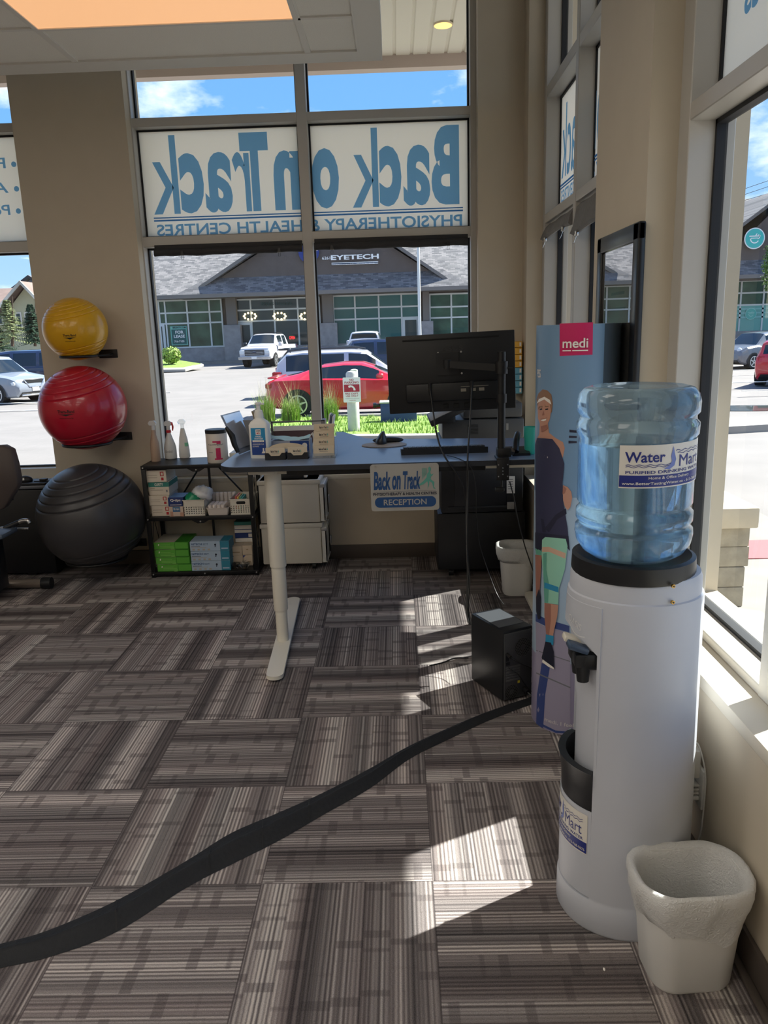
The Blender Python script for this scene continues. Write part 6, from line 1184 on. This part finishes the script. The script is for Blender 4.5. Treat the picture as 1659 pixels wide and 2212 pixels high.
WP = pt('c4c2c8', 'white'); SP = pt('838993', 'silver'); DB = pt('14213f', 'navy'); BKP = pt('15181f', 'black'); GP = pt('6d7076', 'grey')
P = at(588, 800, P.y+4.3); z = gz(P.x, P.y)
t = car('white estate style car behind the red coupe', (P.x+2.35, P.y+.9, z), 0, WP, 1.84, suvK(4.7, 1.84, 1.61, .97), [(-2.0, -1.15), (-1.08, -.2), (-.12, .78)], [(-2.28, -2.0), (.55, 1.25)], (-1.35, 1.42), .35)
cbox(t, 'tail_lamp', TAIL, -2.36, -2.08, -.92, -.60, .84, 1.02, bev=.02); cbox(t, 'wing_mirror', WP, .62, .84, -1.08, -.92, 1.0, 1.16, bev=.04)
for s in (-1, 1): g = M(); g.tube(spline([(-1.8, s*.62, 1.58), (-1.7, s*.62, 1.65), (0, s*.62, 1.67), (.4, s*.62, 1.62)], 5), .018, 6); obj('roof_rail', g, BKP, t, world=False)
P = at(596, 800, P.y+3.4); t = car('black car behind the white estate, with a roof spoiler and rails', (P.x+2.35, P.y+.9, gz(P.x, P.y)), 0, BKP, 1.86, suvK(4.7, 1.86, 1.71, 1.02), [(-1.9, -1.0), (-.92, -.1), (0, .78)], [(-2.2, -1.95), (.55, 1.2)], (-1.35, 1.42), .36); cbox(t, 'roof_spoiler', BKP, -2.28, -1.85, -.6, .6, 1.62, 1.68, bev=.02); cbox(t, 'tail_lamp', TAIL, -2.36, -2.08, -.92, -.62, .92, 1.06, bev=.02)
P = at(742, 790, P.y+7.5); t = car('dark blue car beyond the red coupe, half hidden by the monitor', (P.x+2.3, P.y+.9, gz(P.x, P.y)), radians(4), DB, 1.86, suvK(4.7, 1.86, 1.72, 1.02), [(-1.9, -1.0), (-.92, -.1), (0, .78)], [(-2.2, -1.95), (.55, 1.2)], (-1.35, 1.42), .36); cbox(t, 'tail_lamp', TAIL, -2.36, -2.08, -.92, -.62, .92, 1.06, bev=.02)
def pickup(label, loc, rz, rack):
    L, h = 5.7, 1.0
    K = [(-2.85, .55, 1.05, 1.10, .94, .92), (-2.80, .48, 1.22, 1.26, .97, .94), (-1.0, .46, 1.22, 1.26, .98, .94), (-.95, .46, 1.22, 1.80, .98, .76), (-.80, .46, 1.22, 1.93, .98, .74), (.6, .46, 1.20, 1.95, .98, .74), (.95, .46, 1.20, 1.88, .98, .76), (1.55, .46, 1.18, 1.30, .98, .88), (2.6, .46, 1.10, 1.20, .97, .88), (2.8, .50, 1.02, 1.12, .95, .86), (2.86, .55, .95, 1.02, .92, .84)]
    t = car(label, loc, rz, WP, 2.0, K, [(-.75, .0), (.08, .95)], [(-.98, -.82), (.95, 1.52)], (-1.75, 1.85), .40, 'pickup truck', 'pickup_truck'); g = M(); g.box(-.97, -.945, -.66, .66, 1.32, 1.78); obj('rear_window', g, CGL, t, world=False)
    cbox(t, 'tailgate', WP, -2.87, -2.83, -.80, .80, .72, 1.22); cbox(t, 'rear_bumper', CHR, -2.96, -2.84, -.95, .95, .50, .66); cbox(t, 'tail_lamp', TAIL, -2.88, -2.80, -.98, -.84, .85, 1.2); cbox(t, 'tail_lamp', TAIL, -2.88, -2.80, .84, .98, .85, 1.2)
    cbox(t, 'grille', CTRIM2, 2.83, 2.885, -.60, .60, .72, 1.04)
    g = M()
    for k in range(3): g.box(2.88, 2.90, -.58, .58, .78+.085*k, .815+.085*k)
    obj('grille_bars', g, CHR, t, world=False); g = M(); g.sph((2.90, 0, .90), (.012, .12, .05), 16, 8); obj('grille_badge', g, DB, t, world=False)
    for s in (-1, 1): cbox(t, 'headlamp', LAMP, 2.70, 2.88, *((.62, .93) if s > 0 else (-.93, -.62)), .80, 1.02, bev=.02); cbox(t, 'wing_mirror', WP if s > 0 else BKP, 1.15, 1.35, *((1.0, 1.22) if s > 0 else (-1.22, -1.0)), 1.20, 1.45, bev=.04)
    cbox(t, 'front_bumper', CHR, 2.82, 2.98, -.97, .97, .48, .66); cbox(t, 'number_plate', PAPER, 2.975, 2.985, -.16, .16, .52, .65, bev=.001)
    if rack: g = M(); g.box(.5, .56, -.7, .7, 1.99, 2.03); g.box(-.4, -.34, -.7, .7, 1.99, 2.03); g.box(-.45, .6, -.72, -.66, 1.97, 2.02); g.box(-.45, .6, .66, .72, 1.97, 2.02); obj('roof_rack', g, CTRIM2, t, world=False)
    return t
P = at(558, 785, 45.0); pickup('white pickup truck facing the window in front of the shops', (P.x+.3, P.y+2.6, gz(P.x, P.y)), radians(-90-9), True)
P = at(780, 770, 42.0); pickup('white pickup truck seen from behind, left of the monitor', (P.x+.2, P.y+2, gz(P.x, P.y)), radians(88), False)
P = at(12, 850, 26.0); z = gz(P.x, P.y)
t = car('silver car nosing into the left window', (P.x-1.25, P.y+.55+.9, z), radians(-24), SP, 1.84, suvK(4.65, 1.84, 1.70, 1.03), [(-2.0, -1.15), (-1.08, -.2), (-.12, .78)], [(-2.28, -2.0), (.55, 1.25)], (-1.35, 1.42), .36)
cbox(t, 'grille', CTRIM2, 2.22, 2.31, -.42, .42, .58, .86, bev=.02); g = M(); g.tube([(2.30, -.45, .86), (2.33, -.25, .60), (2.335, .25, .60), (2.30, .45, .86)], .022, 6); obj('grille_trim', g, CHR, t, world=False); cbox(t, 'headlamp', LAMP, 2.02, 2.24, -.84, -.52, .66, .80, bev=.03); cbox(t, 'headlamp', LAMP, 2.02, 2.24, .52, .84, .66, .80, bev=.03); cbox(t, 'number_plate', PAPER, 2.335, 2.345, -.15, .15, .44, .58, bev=.001); cbox(t, 'skid_plate', CHR, 2.1, 2.34, -.6, .6, .28, .34, bev=.02)
P = at(92, 832, 31.0); t = car('dark navy car in the left window behind the silver car', (P.x-1.35, P.y+.95, gz(P.x, P.y)), radians(182), DB, 1.9, suvK(4.8, 1.9, 1.76, 1.04), [(-2.05, -1.2), (-1.12, -.1), (0, .78)], [(-2.3, -2.0), (.55, 1.25)], (-1.4, 1.45), .37)
P = at(1598, 788, 32.0); hK = [(-1.95, .42, .80, .90, .76, .70), (-1.88, .30, .95, 1.10, .84, .70), (-1.75, .22, .97, 1.44, .88, .66), (-1.4, .20, .97, 1.53, .90, .66), (0, .19, .95, 1.54, .90, .66), (.45, .19, .94, 1.48, .90, .66), (1.0, .19, .93, 1.02, .90, .78), (1.6, .20, .86, .95, .87, .74), (1.85, .28, .72, .82, .78, .66), (1.95, .40, .60, .66, .68, .60)]
t = car('grey hatchback with round lamps seen through the near right window', (P.x+1.35, P.y+1.3, gz(P.x, P.y)), radians(205), GP, 1.8, hK, [(-1.55, -.75), (-.68, .55)], [(-1.92, -1.76), (.45, 1.0)], (-1.22, 1.28), .33)
for s in (-1, 1): g = M(); g.sph((1.80, s*.56, .80), (.08, .13, .12), 16, 10); obj('headlamp', g, LAMP, t, world=False)
cbox(t, 'grille', CTRIM2, 1.86, 1.965, -.40, .40, .54, .76, bev=.03); cbox(t, 'number_plate', PAPER, 1.965, 1.975, -.16, .16, .44, .56, bev=.001); cbox(t, 'lower_grille', CTRIM2, 1.80, 1.96, -.62, .62, .30, .42, bev=.02)
P = at(1700, 802, 23.5); t = car('small red car at the right edge beside the grey hatchback', (P.x+.9, P.y+1.4, gz(P.x, P.y)), radians(55), RP, 1.8, hK, [(-1.55, -.75), (-.68, .55)], [(-1.92, -1.76), (.45, 1.0)], (-1.22, 1.28), .33)
cbox(t, 'roof_panel', BKP, -1.5, .35, -.58, .58, 1.545, 1.575, bev=.02); cbox(t, 'number_plate', PAPER, -1.965, -1.955, -.16, .16, .62, .74, bev=.001); cbox(t, 'tail_lamp', TAIL, -1.93, -1.84, .55, .78, .80, 1.0, bev=.03); cbox(t, 'tail_lamp', TAIL, -1.93, -1.84, -.78, -.55, .80, 1.0, bev=.03)
# ------------------------------------------------------------------ shops across the lot
BY = 55.0; GB = -.30
B = lambda x, y, d=0: at(x, y, BY+d)
def shingles():
    m = bpy.data.materials.new('roof_shingles'); m.use_nodes = True; t = m.node_tree; b = t.nodes['Principled BSDF']; tc = N(t, 'ShaderNodeTexCoord'); mp = N(t, 'ShaderNodeMapping'); br = N(t, 'ShaderNodeTexBrick')
    br.inputs['Scale'].default_value = 1; br.inputs['Brick Width'].default_value = .34; br.inputs['Row Height'].default_value = .095; br.inputs['Mortar Size'].default_value = .004; br.inputs['Color1'].default_value = (.075, .075, .083, 1); br.inputs['Color2'].default_value = (.225, .21, .21, 1); br.inputs['Mortar'].default_value = (.05, .05, .055, 1); br.inputs['Bias'].default_value = .1
    sp = N(t, 'ShaderNodeSeparateXYZ'); cb = N(t, 'ShaderNodeCombineXYZ'); t.links.new(tc.outputs['Object'], sp.inputs[0]); t.links.new(sp.outputs[0], cb.inputs[0]); t.links.new(sp.outputs[2], cb.inputs[1]); t.links.new(cb.outputs[0], br.inputs['Vector']); t.links.new(br.outputs[0], b.inputs['Base Color']); b.inputs['Roughness'].default_value = .9; return m
SHN = shingles(); SID = mat('gable_siding', (.115, .092, .082), .8, var=.06, scale=3); TRM = mat('shop_trim', (.17, .155, .145), .7); STN = mat('shop_stone', (.30, .285, .285), .85, var=.15, scale=3); MUL = mat('shop_mullion', (.62, .64, .62), .5); SOFD = mat('shop_soffit', (.20, .19, .18), .8)
SGL = mat('shop_glass', (.045, .095, .06), .12, spec=.22, var=.5, scale=.9); TGL = mat('shop_glass_teal', (.10, .36, .32), .15); DGL = mat('shop_glass_dark', (.045, .06, .058), .08, spec=.3)
sh = thing('shop_building', 'long low shop building with a gabled shingle roof across the parking lot', 'shop building', (0, BY, GB)); XL, XR = B(300, 700).x, 70
zE = B(400, 640).z; zW = B(800, 637).z
g = M(); g.box(XL, XR, BY+.05, BY+14, GB, zE+.3); obj('walls', g, SID, sh)
g = M(); rz_ = at(1600, 430, 64).z; g.grid([[(x, BY-1.0, zE) for x in (XL-1, XR)], [(x, 64, rz_) for x in (XL-1, XR)], [(x, 73, zE) for x in (XL-1, XR)]]); g.box(XL-1, XR, BY-1.02, BY-.9, zE-.22, zE+.02); g.quad((XL-1, BY-1, zE-.2), (XR, BY-1, zE-.2), (XR, BY+.1, zE-.2), (XL-1, BY+.1, zE-.2)); obj('roof', g, SHN, sh, smooth=False)
g = M(); g.box(XL-1, XR, BY-1.06, BY-.96, zE-.20, zE+.06); obj('gutter', g, TRM, sh)
def gable(cx, apx, xl, xr, yl, pent_top, pent_bot, nm):
    """gable front with a pent roof under it; pixels on the plane of the shop front"""
    A, L, R_ = B(apx[0], apx[1], -1.6), B(xl, yl[0], -1.6), B(xr, yl[1], -1.6); zt = B(cx, pent_top, -1.6).z; zb = B(cx, pent_bot, -2.2).z
    g = M(); g.prism([(L.x+.4, zt-.3), (R_.x-.4, zt-.3), (A.x, A.z-.15)], lambda u, v: (u, BY-1.5, v), lambda u, v: (u, BY+6, v)); obj('gable_wall', g, SID, sh)
    g = M()
    for P in (L, R_):
        s = -1 if P is L else 1; g.prism([(P.x+s*.6, P.z-.25), (A.x, A.z+.15), (A.x, A.z+.36), (P.x+s*.6, P.z-.02)], lambda u, v: (u, BY-2.0, v), lambda u, v: (u, BY+7, v))
    obj('gable_roof', g, SHN, sh, smooth=False)
    g = M()
    for P in (L, R_):
        s = -1 if P is L else 1; g.prism([(P.x+s*.6, P.z-.28), (A.x, A.z+.12), (A.x, A.z+.36), (P.x+s*.6, P.z-.04)], lambda u, v: (u, BY-2.06, v), lambda u, v: (u, BY-1.98, v))
    obj('bargeboard', g, TRM, sh)
    l, r = L.x-1.0, R_.x+1.2; g = M(); g.grid([[(l-1.2, BY-2.6, zb), (r+.9, BY-2.6, zb)], [(l+1.0, BY-1.4, zt), (r-1.0, BY-1.4, zt)]]); g.grid([[(l-1.2, BY-2.6, zb), (l-1.2, BY-.8, zb)], [(l+1.0, BY-1.4, zt), (l+1.0, BY-.8, zt)]]); obj('pent_roof', g, SHN, sh, smooth=False)
    g = M(); g.box(l-1.2, r+.9, BY-2.66, BY-2.55, zb-.22, zb+.03); g.quad((l-1.2, BY-2.6, zb-.2), (r+.9, BY-2.6, zb-.2), (r+.9, BY, zb-.2), (l-1.2, BY, zb-.2)); obj('pent_fascia', g, TRM, sh)
    return A
gable(711, (711, 442), 452, 951, (617, 604), 589, 628, 'g')
gable(1700, (1712, 410), 1545, 1860, (537, 540), 556, 592, 'g')
def shopwin(x0, x1, y0, y1, cols, rows, gm, nm='shop_window', low=None):
    a, b = B(x0, y0), B(x1, y1); X0, X1, Z1_, Z0_ = a.x, b.x, B((x0+x1)/2, y0).z, B((x0+x1)/2, y1).z
    g = M(); g.box(X0, X1, BY-.03, BY, Z0_, Z1_); w = obj(nm, g, gm, sh, smooth=False); g = M(); k = .055
    cx = [X0, X1]+[B(c, (y0+y1)/2).x for c in cols]; rz = [Z0_, Z1_]+[B((x0+x1)/2, r).z for r in rows]
    for c in cx: g.box(c-k, c+k, BY-.10, BY-.02, Z0_-k, Z1_+k)
    for r in rz: g.box(X0-k, X1+k, BY-.09, BY-.025, r-k, r+k)
    obj('window_bars', g, MUL, w, smooth=False)
    if low: g = M(); g.box(X0+k, X1-k, BY-.05, BY-.035, Z0_+k, B(0, 0).z*0+rz[-1]-k); obj('frosted_band', g, low, w, smooth=False)
    return w
shopwin(342, 485, 648, 750, (360, 407, 455), (675, 698), SGL); shopwin(509, 694, 645, 750, (544, 594, 645), (668, 692), DGL); shopwin(719, 906, 637, 745, (768, 819, 868), (664, 688), mat('shop_glass_mid', (.055, .15, .14), .10, spec=.25)); shopwin(928, 1060, 634, 742, (975, 1022), (662, 685), SGL)
shopwin(1100, 1240, 630, 735, (1147, 1194), (656, 680), SGL); shopwin(1330, 1500, 622, 728, (1380, 1440), (648, 672), SGL)
wr_ = shopwin(1560, 1720, 606, 717, (1598, 1647, 1690), (632, 658), SGL, low=TGL)
g = M(); P = B(744, 700, -.06); 
def sdoor(x0, x1, y0, y1):
    a, b = B(x0, y0), B(x1, y1); g = M(); g.box(a.x, b.x, BY-.14, BY-.05, GB+.12, a.z, .01); d = obj('shop_door', g, MUL, sh); g = M(); g.box(a.x+.18, b.x-.18, BY-.16, BY-.13, GB+.35, a.z-.18); obj('door_glass', g, DGL, d)
sdoor(514, 549, 697, 752); sdoor(869, 906, 686, 748); sdoor(343, 361, 700, 752)
g.bm.free()
for x0, x1 in ((486, 508), (695, 718), (913, 927), (1062, 1098), (1300, 1328), (1520, 1556)):
    a, b = B(x0, 640, -.5), B(x1, 640, -.5); zs = B(x0, 700-.02*(x0-600), -.5).z; g = M(); g.box(a.x, b.x, BY-.55, BY+.1, zs, zE+.2); obj('column', g, TRM, sh); g = M(); g.box(a.x-.25, b.x+.25, BY-.75, BY+.1, GB, zs, .03); obj('column_stone', g, STN, sh)
g = M(); g.box(XL, XR, BY-.12, BY+.06, GB, B(420, 752).z, .0); obj('stone_base', g, STN, sh)
g = M(); g.box(XL-2, XR, BY-2.4, BY, GB-.2, GB+.05); tag(obj('shop_pavement', g, CONC), kind='structure')
# shop lettering
LW = mat('letter_white', 'f0efec', .5); SYD = -1.75
FB = lambda x, y, d=SYD: (lambda u, v: (B(x, y, d).x+u, BY+d, B(x, y, d).z+v))
def shoptext(g, s, m, x0, x1, y0, y1, b=.02, d=SYD): p, q = B(x0, y1, d), B(x1, y0, d); text(g, s, m, FB(x0, y1, d), q.x-p.x, q.z-p.z, b)
g = M(); shoptext(g, 'EYETECH', LW, 715, 818, 548, 562, .03); shoptext(g, '6261', LW, 696, 713, 554, 561, .01)
p, q = B(715, 572, SYD), B(818, 565, SYD); poly(g, LW, lambda u, v: (u, BY+SYD, v), rrect(p.x, q.x, p.z-.02, q.z+.02, .1)); shoptext(g, 'OPTOMETRY OF RICHMOND', SB, 718, 815, 566.5, 571.5, .01, SYD-.03); obj('eye_clinic_lettering', g, None, sh)
g = M(); p = B(667, 545, SYD); disc(g, mat('emblem_blue', '27357a', .5), lambda u, v: (p.x+u, BY+SYD, p.z+v), .70, 32); g.use(LW); shoptext(g, 'H', LW, 661, 673, 556, 563, .03, SYD-.02); obj('round_emblem', g, None, sh)
g = M(); shoptext(g, 'Bright', mat('letter_dark', '2f4f50', .5), 565, 591, 651, 662, .02, -.13); shoptext(g, 'Hearing', mat('letter_dark', '2f4f50', .5), 597, 630, 650, 661, .02, -.13); obj('hearing_lettering', g, None, sh)
g = M(); TP = mat('poster_teal', '1f5a58', .5); TPL = mat('poster_mint', '6fb5a6', .5); p, q = B(371, 746, -.13), B(403, 704, -.13); poly(g, TPL, lambda u, v: (u, BY-.13, v), [(p.x, p.z), (q.x, p.z), (q.x, q.z), (p.x, q.z)]); p, q = B(373, 744, -.15), B(401, 711, -.15); poly(g, TP, lambda u, v: (u, BY-.15, v), [(p.x, p.z), (q.x, p.z), (q.x, q.z), (p.x, q.z)]); shoptext(g, 'FOR', LW, 379, 396, 714, 721, .03, -.17); shoptext(g, 'LEASE', LW, 376, 399, 723, 730, .03, -.17); shoptext(g, '716-7103', LW, 377, 398, 735, 740, .02, -.17); shoptext(g, 'BRENTCOM', SD, 373, 401, 705, 710, .02, -.15); obj('lease_poster', g, None, sh)
g = M(); p = B(631, 729, -.2); disc(g, mat('neon_green', '2a8a5a', .5), lambda u, v: (p.x+u, BY-.2, p.z+v), .26, 24, .17); disc(g, DGL, lambda u, v: (p.x+u, BY-.22, p.z+v), .24, 24, .14); shoptext(g, 'OPEN', mat('neon_red', 'e03030', .5, emit=1.0), 625, 637, 726, 733, .02, -.25); obj('open_sign', g, None, sh)
for cx_ in (540, 604, 662):
    g = M()
    for k in range(10): a = 2*pi*k/10; p = B(cx_+13*cos(a), 683+7*sin(a), -.15); g.sph((p.x, p.y, p.z), .075, 8, 6)
    obj('bulb_ring', g, mat('bulb_warm', 'ffe3ae', .5, emit=1.4), sh)
EM = mat('emblem_teal', '3fb5ae', .5)
def emblem(x, y, r, d, m1, m2):
    g = M(); p = B(x, y, d); f = lambda e: (lambda u, v: (p.x+u, BY+d-e, p.z+v)); disc(g, m2, f(0), r, 40); disc(g, m1, f(.02), r*.90, 40); h = f(.04)
    for a, b, c, e in ((-.55, .55, .16, .26), (-.38, .30, -.02, .06)): poly(g, m2, h, [(a*r, c*r), (b*r, c*r), (b*r, e*r), (a*r, e*r)])
    g.use(m2); g.grid([[h(k*r*cos(t_), k*r*sin(t_)-.02*r) for t_ in [radians(180+15*i) for i in range(11)]] for k in (.36, .46)]); g.grid([[h(k*r*cos(t_)+.28*r, k*r*sin(t_)+.14*r) for t_ in [radians(-90+20*i) for i in range(10)]] for k in (.14, .22)]); poly(g, m2, h, [(.02*r, .26*r), (.12*r, .24*r), (.22*r, .44*r), (.14*r, .46*r)])
    obj('teal_emblem', g, None, sh)
g = M()
for v in (668, 677, 686): a, b = B(1562, v+1, -.10), B(1718, v-3, -.10); g.box(a.x, b.x, BY-.10, BY-.095, a.z-.06, a.z+.06)
obj('teal_stripes', g, mat('emblem_stripe', '7fb9b4', .5), sh)
emblem(1630, 515, .68, -1.9, EM, LW); emblem(1622, 678, .40, -.12, mat('emblem_pale', '58b3a6', .5), mat('emblem_line', '9fd6cb', .5))
# pole, houses, shrubs and trees
P = at(907, 720, 40); POLE = mat('pole_white', 'd9dad6', .4); t = thing('flag_pole', 'tall pale pole rising past the shop sign', 'pole', (P.x, 40, gz(0, 40))); g = M(); g.tube([(P.x, 40, -.4), (P.x, 40, 9)], [.085, .07], 14); obj('pole_shaft', g, POLE, t); g = M(); g.lathe([(.22, 0), (.22, .12), (.1, .14)], (P.x, 40, -.4), 14); obj('pole_base', g, CONC, t)
LEAF = mat('leaf_green', (.10, .19, .035), .7, var=.4, scale=6); LEAFL = mat('leaf_light', (.26, .36, .07), .7, var=.3, scale=6); LEAFD = mat('leaf_dark', (.025, .06, .03), .8, var=.4, scale=4); SPR = mat('spruce_green', (.20, .23, .10), .8, var=.4, scale=5); BARK = mat('bark', (.09, .06, .04), .9)
def leaves(nm, m, c, R, n, s, par, seed, hollow=.0):
    random.seed(seed); g = M(); g.use(m)
    for _ in range(n):
        d = Vector((random.gauss(0, 1), random.gauss(0, 1), random.gauss(0, 1))).normalized(); k = random.uniform(.45, 1); p = Vector((c[0]+R[0]*d.x*k, c[1]+R[1]*d.y*k, c[2]+R[2]*d.z*k)); a = Vector((random.uniform(-1, 1), random.uniform(-1, 1), random.uniform(-1, 1))).normalized()*s; b = a.cross(d).normalized()*s*.5
        g.face(g._v([p-a, p+b, p+a, p-b]))
    return obj(nm, g, m, par, smooth=False)
P = at(372, 786, 45); t = thing('shrub', 'bright green shrub on the small kerbed island left of the white pickup', 'shrub', tuple(P)); zt = at(372, 748, P.y).z; leaves('foliage', LEAFL, (P.x, P.y, (P.z+zt)/2), (.58, .5, (zt-P.z)/2), 1500, .10, t, 3); g = M(); g.tube([P, P+Vector((0, 0, .5))], .03, 6); obj('stem', g, BARK, t)
HY = 62; H = lambda x, y, d=0: at(x, y, HY+d); CRM = mat('house_siding', (.50, .47, .30), .8, var=.04, scale=2); HTR = mat('house_trim', (.72, .66, .55), .6); HRF = mat('house_roof', (.20, .14, .12), .9, var=.12, scale=2)
hs_ = thing('house', 'cream gabled house with a brown roof in the left window', 'house', (H(43, 740).x, HY, -.4)); A, L, R_ = H(43, 614, -1), H(0, 664, -1), H(78, 652, -1); g = M(); g.prism([(L.x+.3, -.4), (R_.x+.6, -.4), (R_.x+.6, R_.z), (A.x, A.z-.1), (L.x+.3, L.z)], lambda u, v: (u, HY, v), lambda u, v: (u, HY+9, v)); obj('house_wall', g, CRM, hs_)
g = M()
for P in (L, R_): s = -1 if P is L else 1; g.prism([(P.x+s*.5, P.z-.5), (A.x, A.z), (A.x, A.z+.25), (P.x+s*.5, P.z-.25)], lambda u, v: (u, HY-.9, v), lambda u, v: (u, HY+9, v))
zr = A.z+.12; g.prism([(HY+.4, L.z-.2), (HY+5, zr), (HY+9, L.z-.2)], lambda u, v: (L.x-14, u, v), lambda u, v: (A.x, u, v)); obj('house_roof', g, HRF, hs_)
g = M()
for P in (L, R_): s = -1 if P is L else 1; g.prism([(P.x+s*.5, P.z-.5), (A.x, A.z), (A.x, A.z+.3), (P.x+s*.5, P.z-.2)], lambda u, v: (u, HY-1.0, v), lambda u, v: (u, HY-.88, v))
obj('bargeboard', g, HTR, hs_)
g = M(); g.box(L.x-14, L.x+.3, HY+1.2, HY+8, -.4, L.z-.1); obj('side_wing', g, CRM, hs_)
for x0, x1, y0, y1 in ((36, 48, 678, 712), (56, 70, 678, 712), (-4, 6, 676, 700)): a, b = H(x0, y0), H(x1, y1); g = M(); g.box(a.x-.12, b.x+.12, HY-.08, HY+1.25, b.z-.12, a.z+.12); w = obj('window_trim', g, HTR, hs_); g = M(); g.box(a.x, b.x, HY-.12, HY-.06, b.z, a.z); obj('house_pane', g, DGL, w)
h2 = thing('house', 'blue grey gabled house behind the cream house', 'house', (at(70, 640, 75).x, 75, -.4)); A = at(66, 603, 75); g = M(); g.prism([(A.x-5, -.4), (A.x+5, -.4), (A.x+5, A.z-3.2), (A.x, A.z), (A.x-5, A.z-3.2)], lambda u, v: (u, 75, v), lambda u, v: (u, 84, v)); obj('house_wall', g, mat('house_bluegrey', (.16, .20, .25), .8), h2); g = M()
for s in (-1, 1): g.prism([(A.x+s*5.6, A.z-3.5), (A.x, A.z+.05), (A.x, A.z+.35), (A.x+s*5.6, A.z-3.2)], lambda u, v: (u, 74.5, v), lambda u, v: (u, 84, v))
obj('house_roof', g, mat('house_roof_grey', (.12, .12, .13), .9), h2)
def spruce(label, px, base, top, Y, r, m, seed, dens):
    b, t_ = at(px, base, Y), at(px, top, Y); t = thing('spruce_tree', label, 'tree', (b.x, Y, b.z)); g = M(); g.tube([b, t_], [.10, .02], 8); obj('trunk', g, BARK, t); random.seed(seed); g = M(); g.use(m); hh = t_.z-b.z
    for k in range(dens):
        f = random.random()**.8*.95; z = b.z+hh*(.08+.9*f); a = random.uniform(0, 2*pi); l = r*(1-f)*random.uniform(.6, 1)+.08; d = Vector((cos(a), sin(a), -.25+.35*f)); s = Vector((-sin(a), cos(a), 0))
        for q in range(7):
            c = Vector((b.x, Y, z))+d*l*(q+1)/7; w = .16*(1-q/9)
            for sg in (-1, 1): e = (d*.5+s*sg).normalized()*w*random.uniform(.7, 1.2); g.face(g._v([c, c+e*.6+Vector((0, 0, -.03)), c+e, c+e*.6+Vector((0, 0, .04))]))
    obj('branches', g, m, t, smooth=False)
spruce('thin young spruce in front of the cream house', 27, 748, 640, 45, 1.3, SPR, 5, 210); spruce('dark bushy spruce against the pier edge in the left window', 76, 748, 652, 48, 1.1, LEAFD, 9, 420); spruce('small dark spruce low behind the navy car roof, left edge', 2, 756, 706, 46, 1.2, LEAFD, 15, 160)
t = thing('tree', 'slim leafy tree in front of the shop roof at the right edge', 'tree', tuple(at(1668, 640, 46))); b = at(1668, 760, 46); g = M(); g.tube([b, at(1668, 560, 46)], .06, 6); obj('trunk', g, BARK, t); c = at(1668, 572, 46); leaves('foliage', LEAF, tuple(c), (.6, .6, 1.6), 900, .10, t, 8)
g = M()
for y0, y1 in ((417, 392), (429, 405), (437, 424)): a, b = at(1500, y0+28, 60), at(1760, y1-36, 60); g.tube([a, b], .018, 5)
tag(obj('overhead_wires', g, mat('wire_dark', (.03, .03, .035), .6)), 'thin overhead wires crossing the sky in the near right window', 'wires')
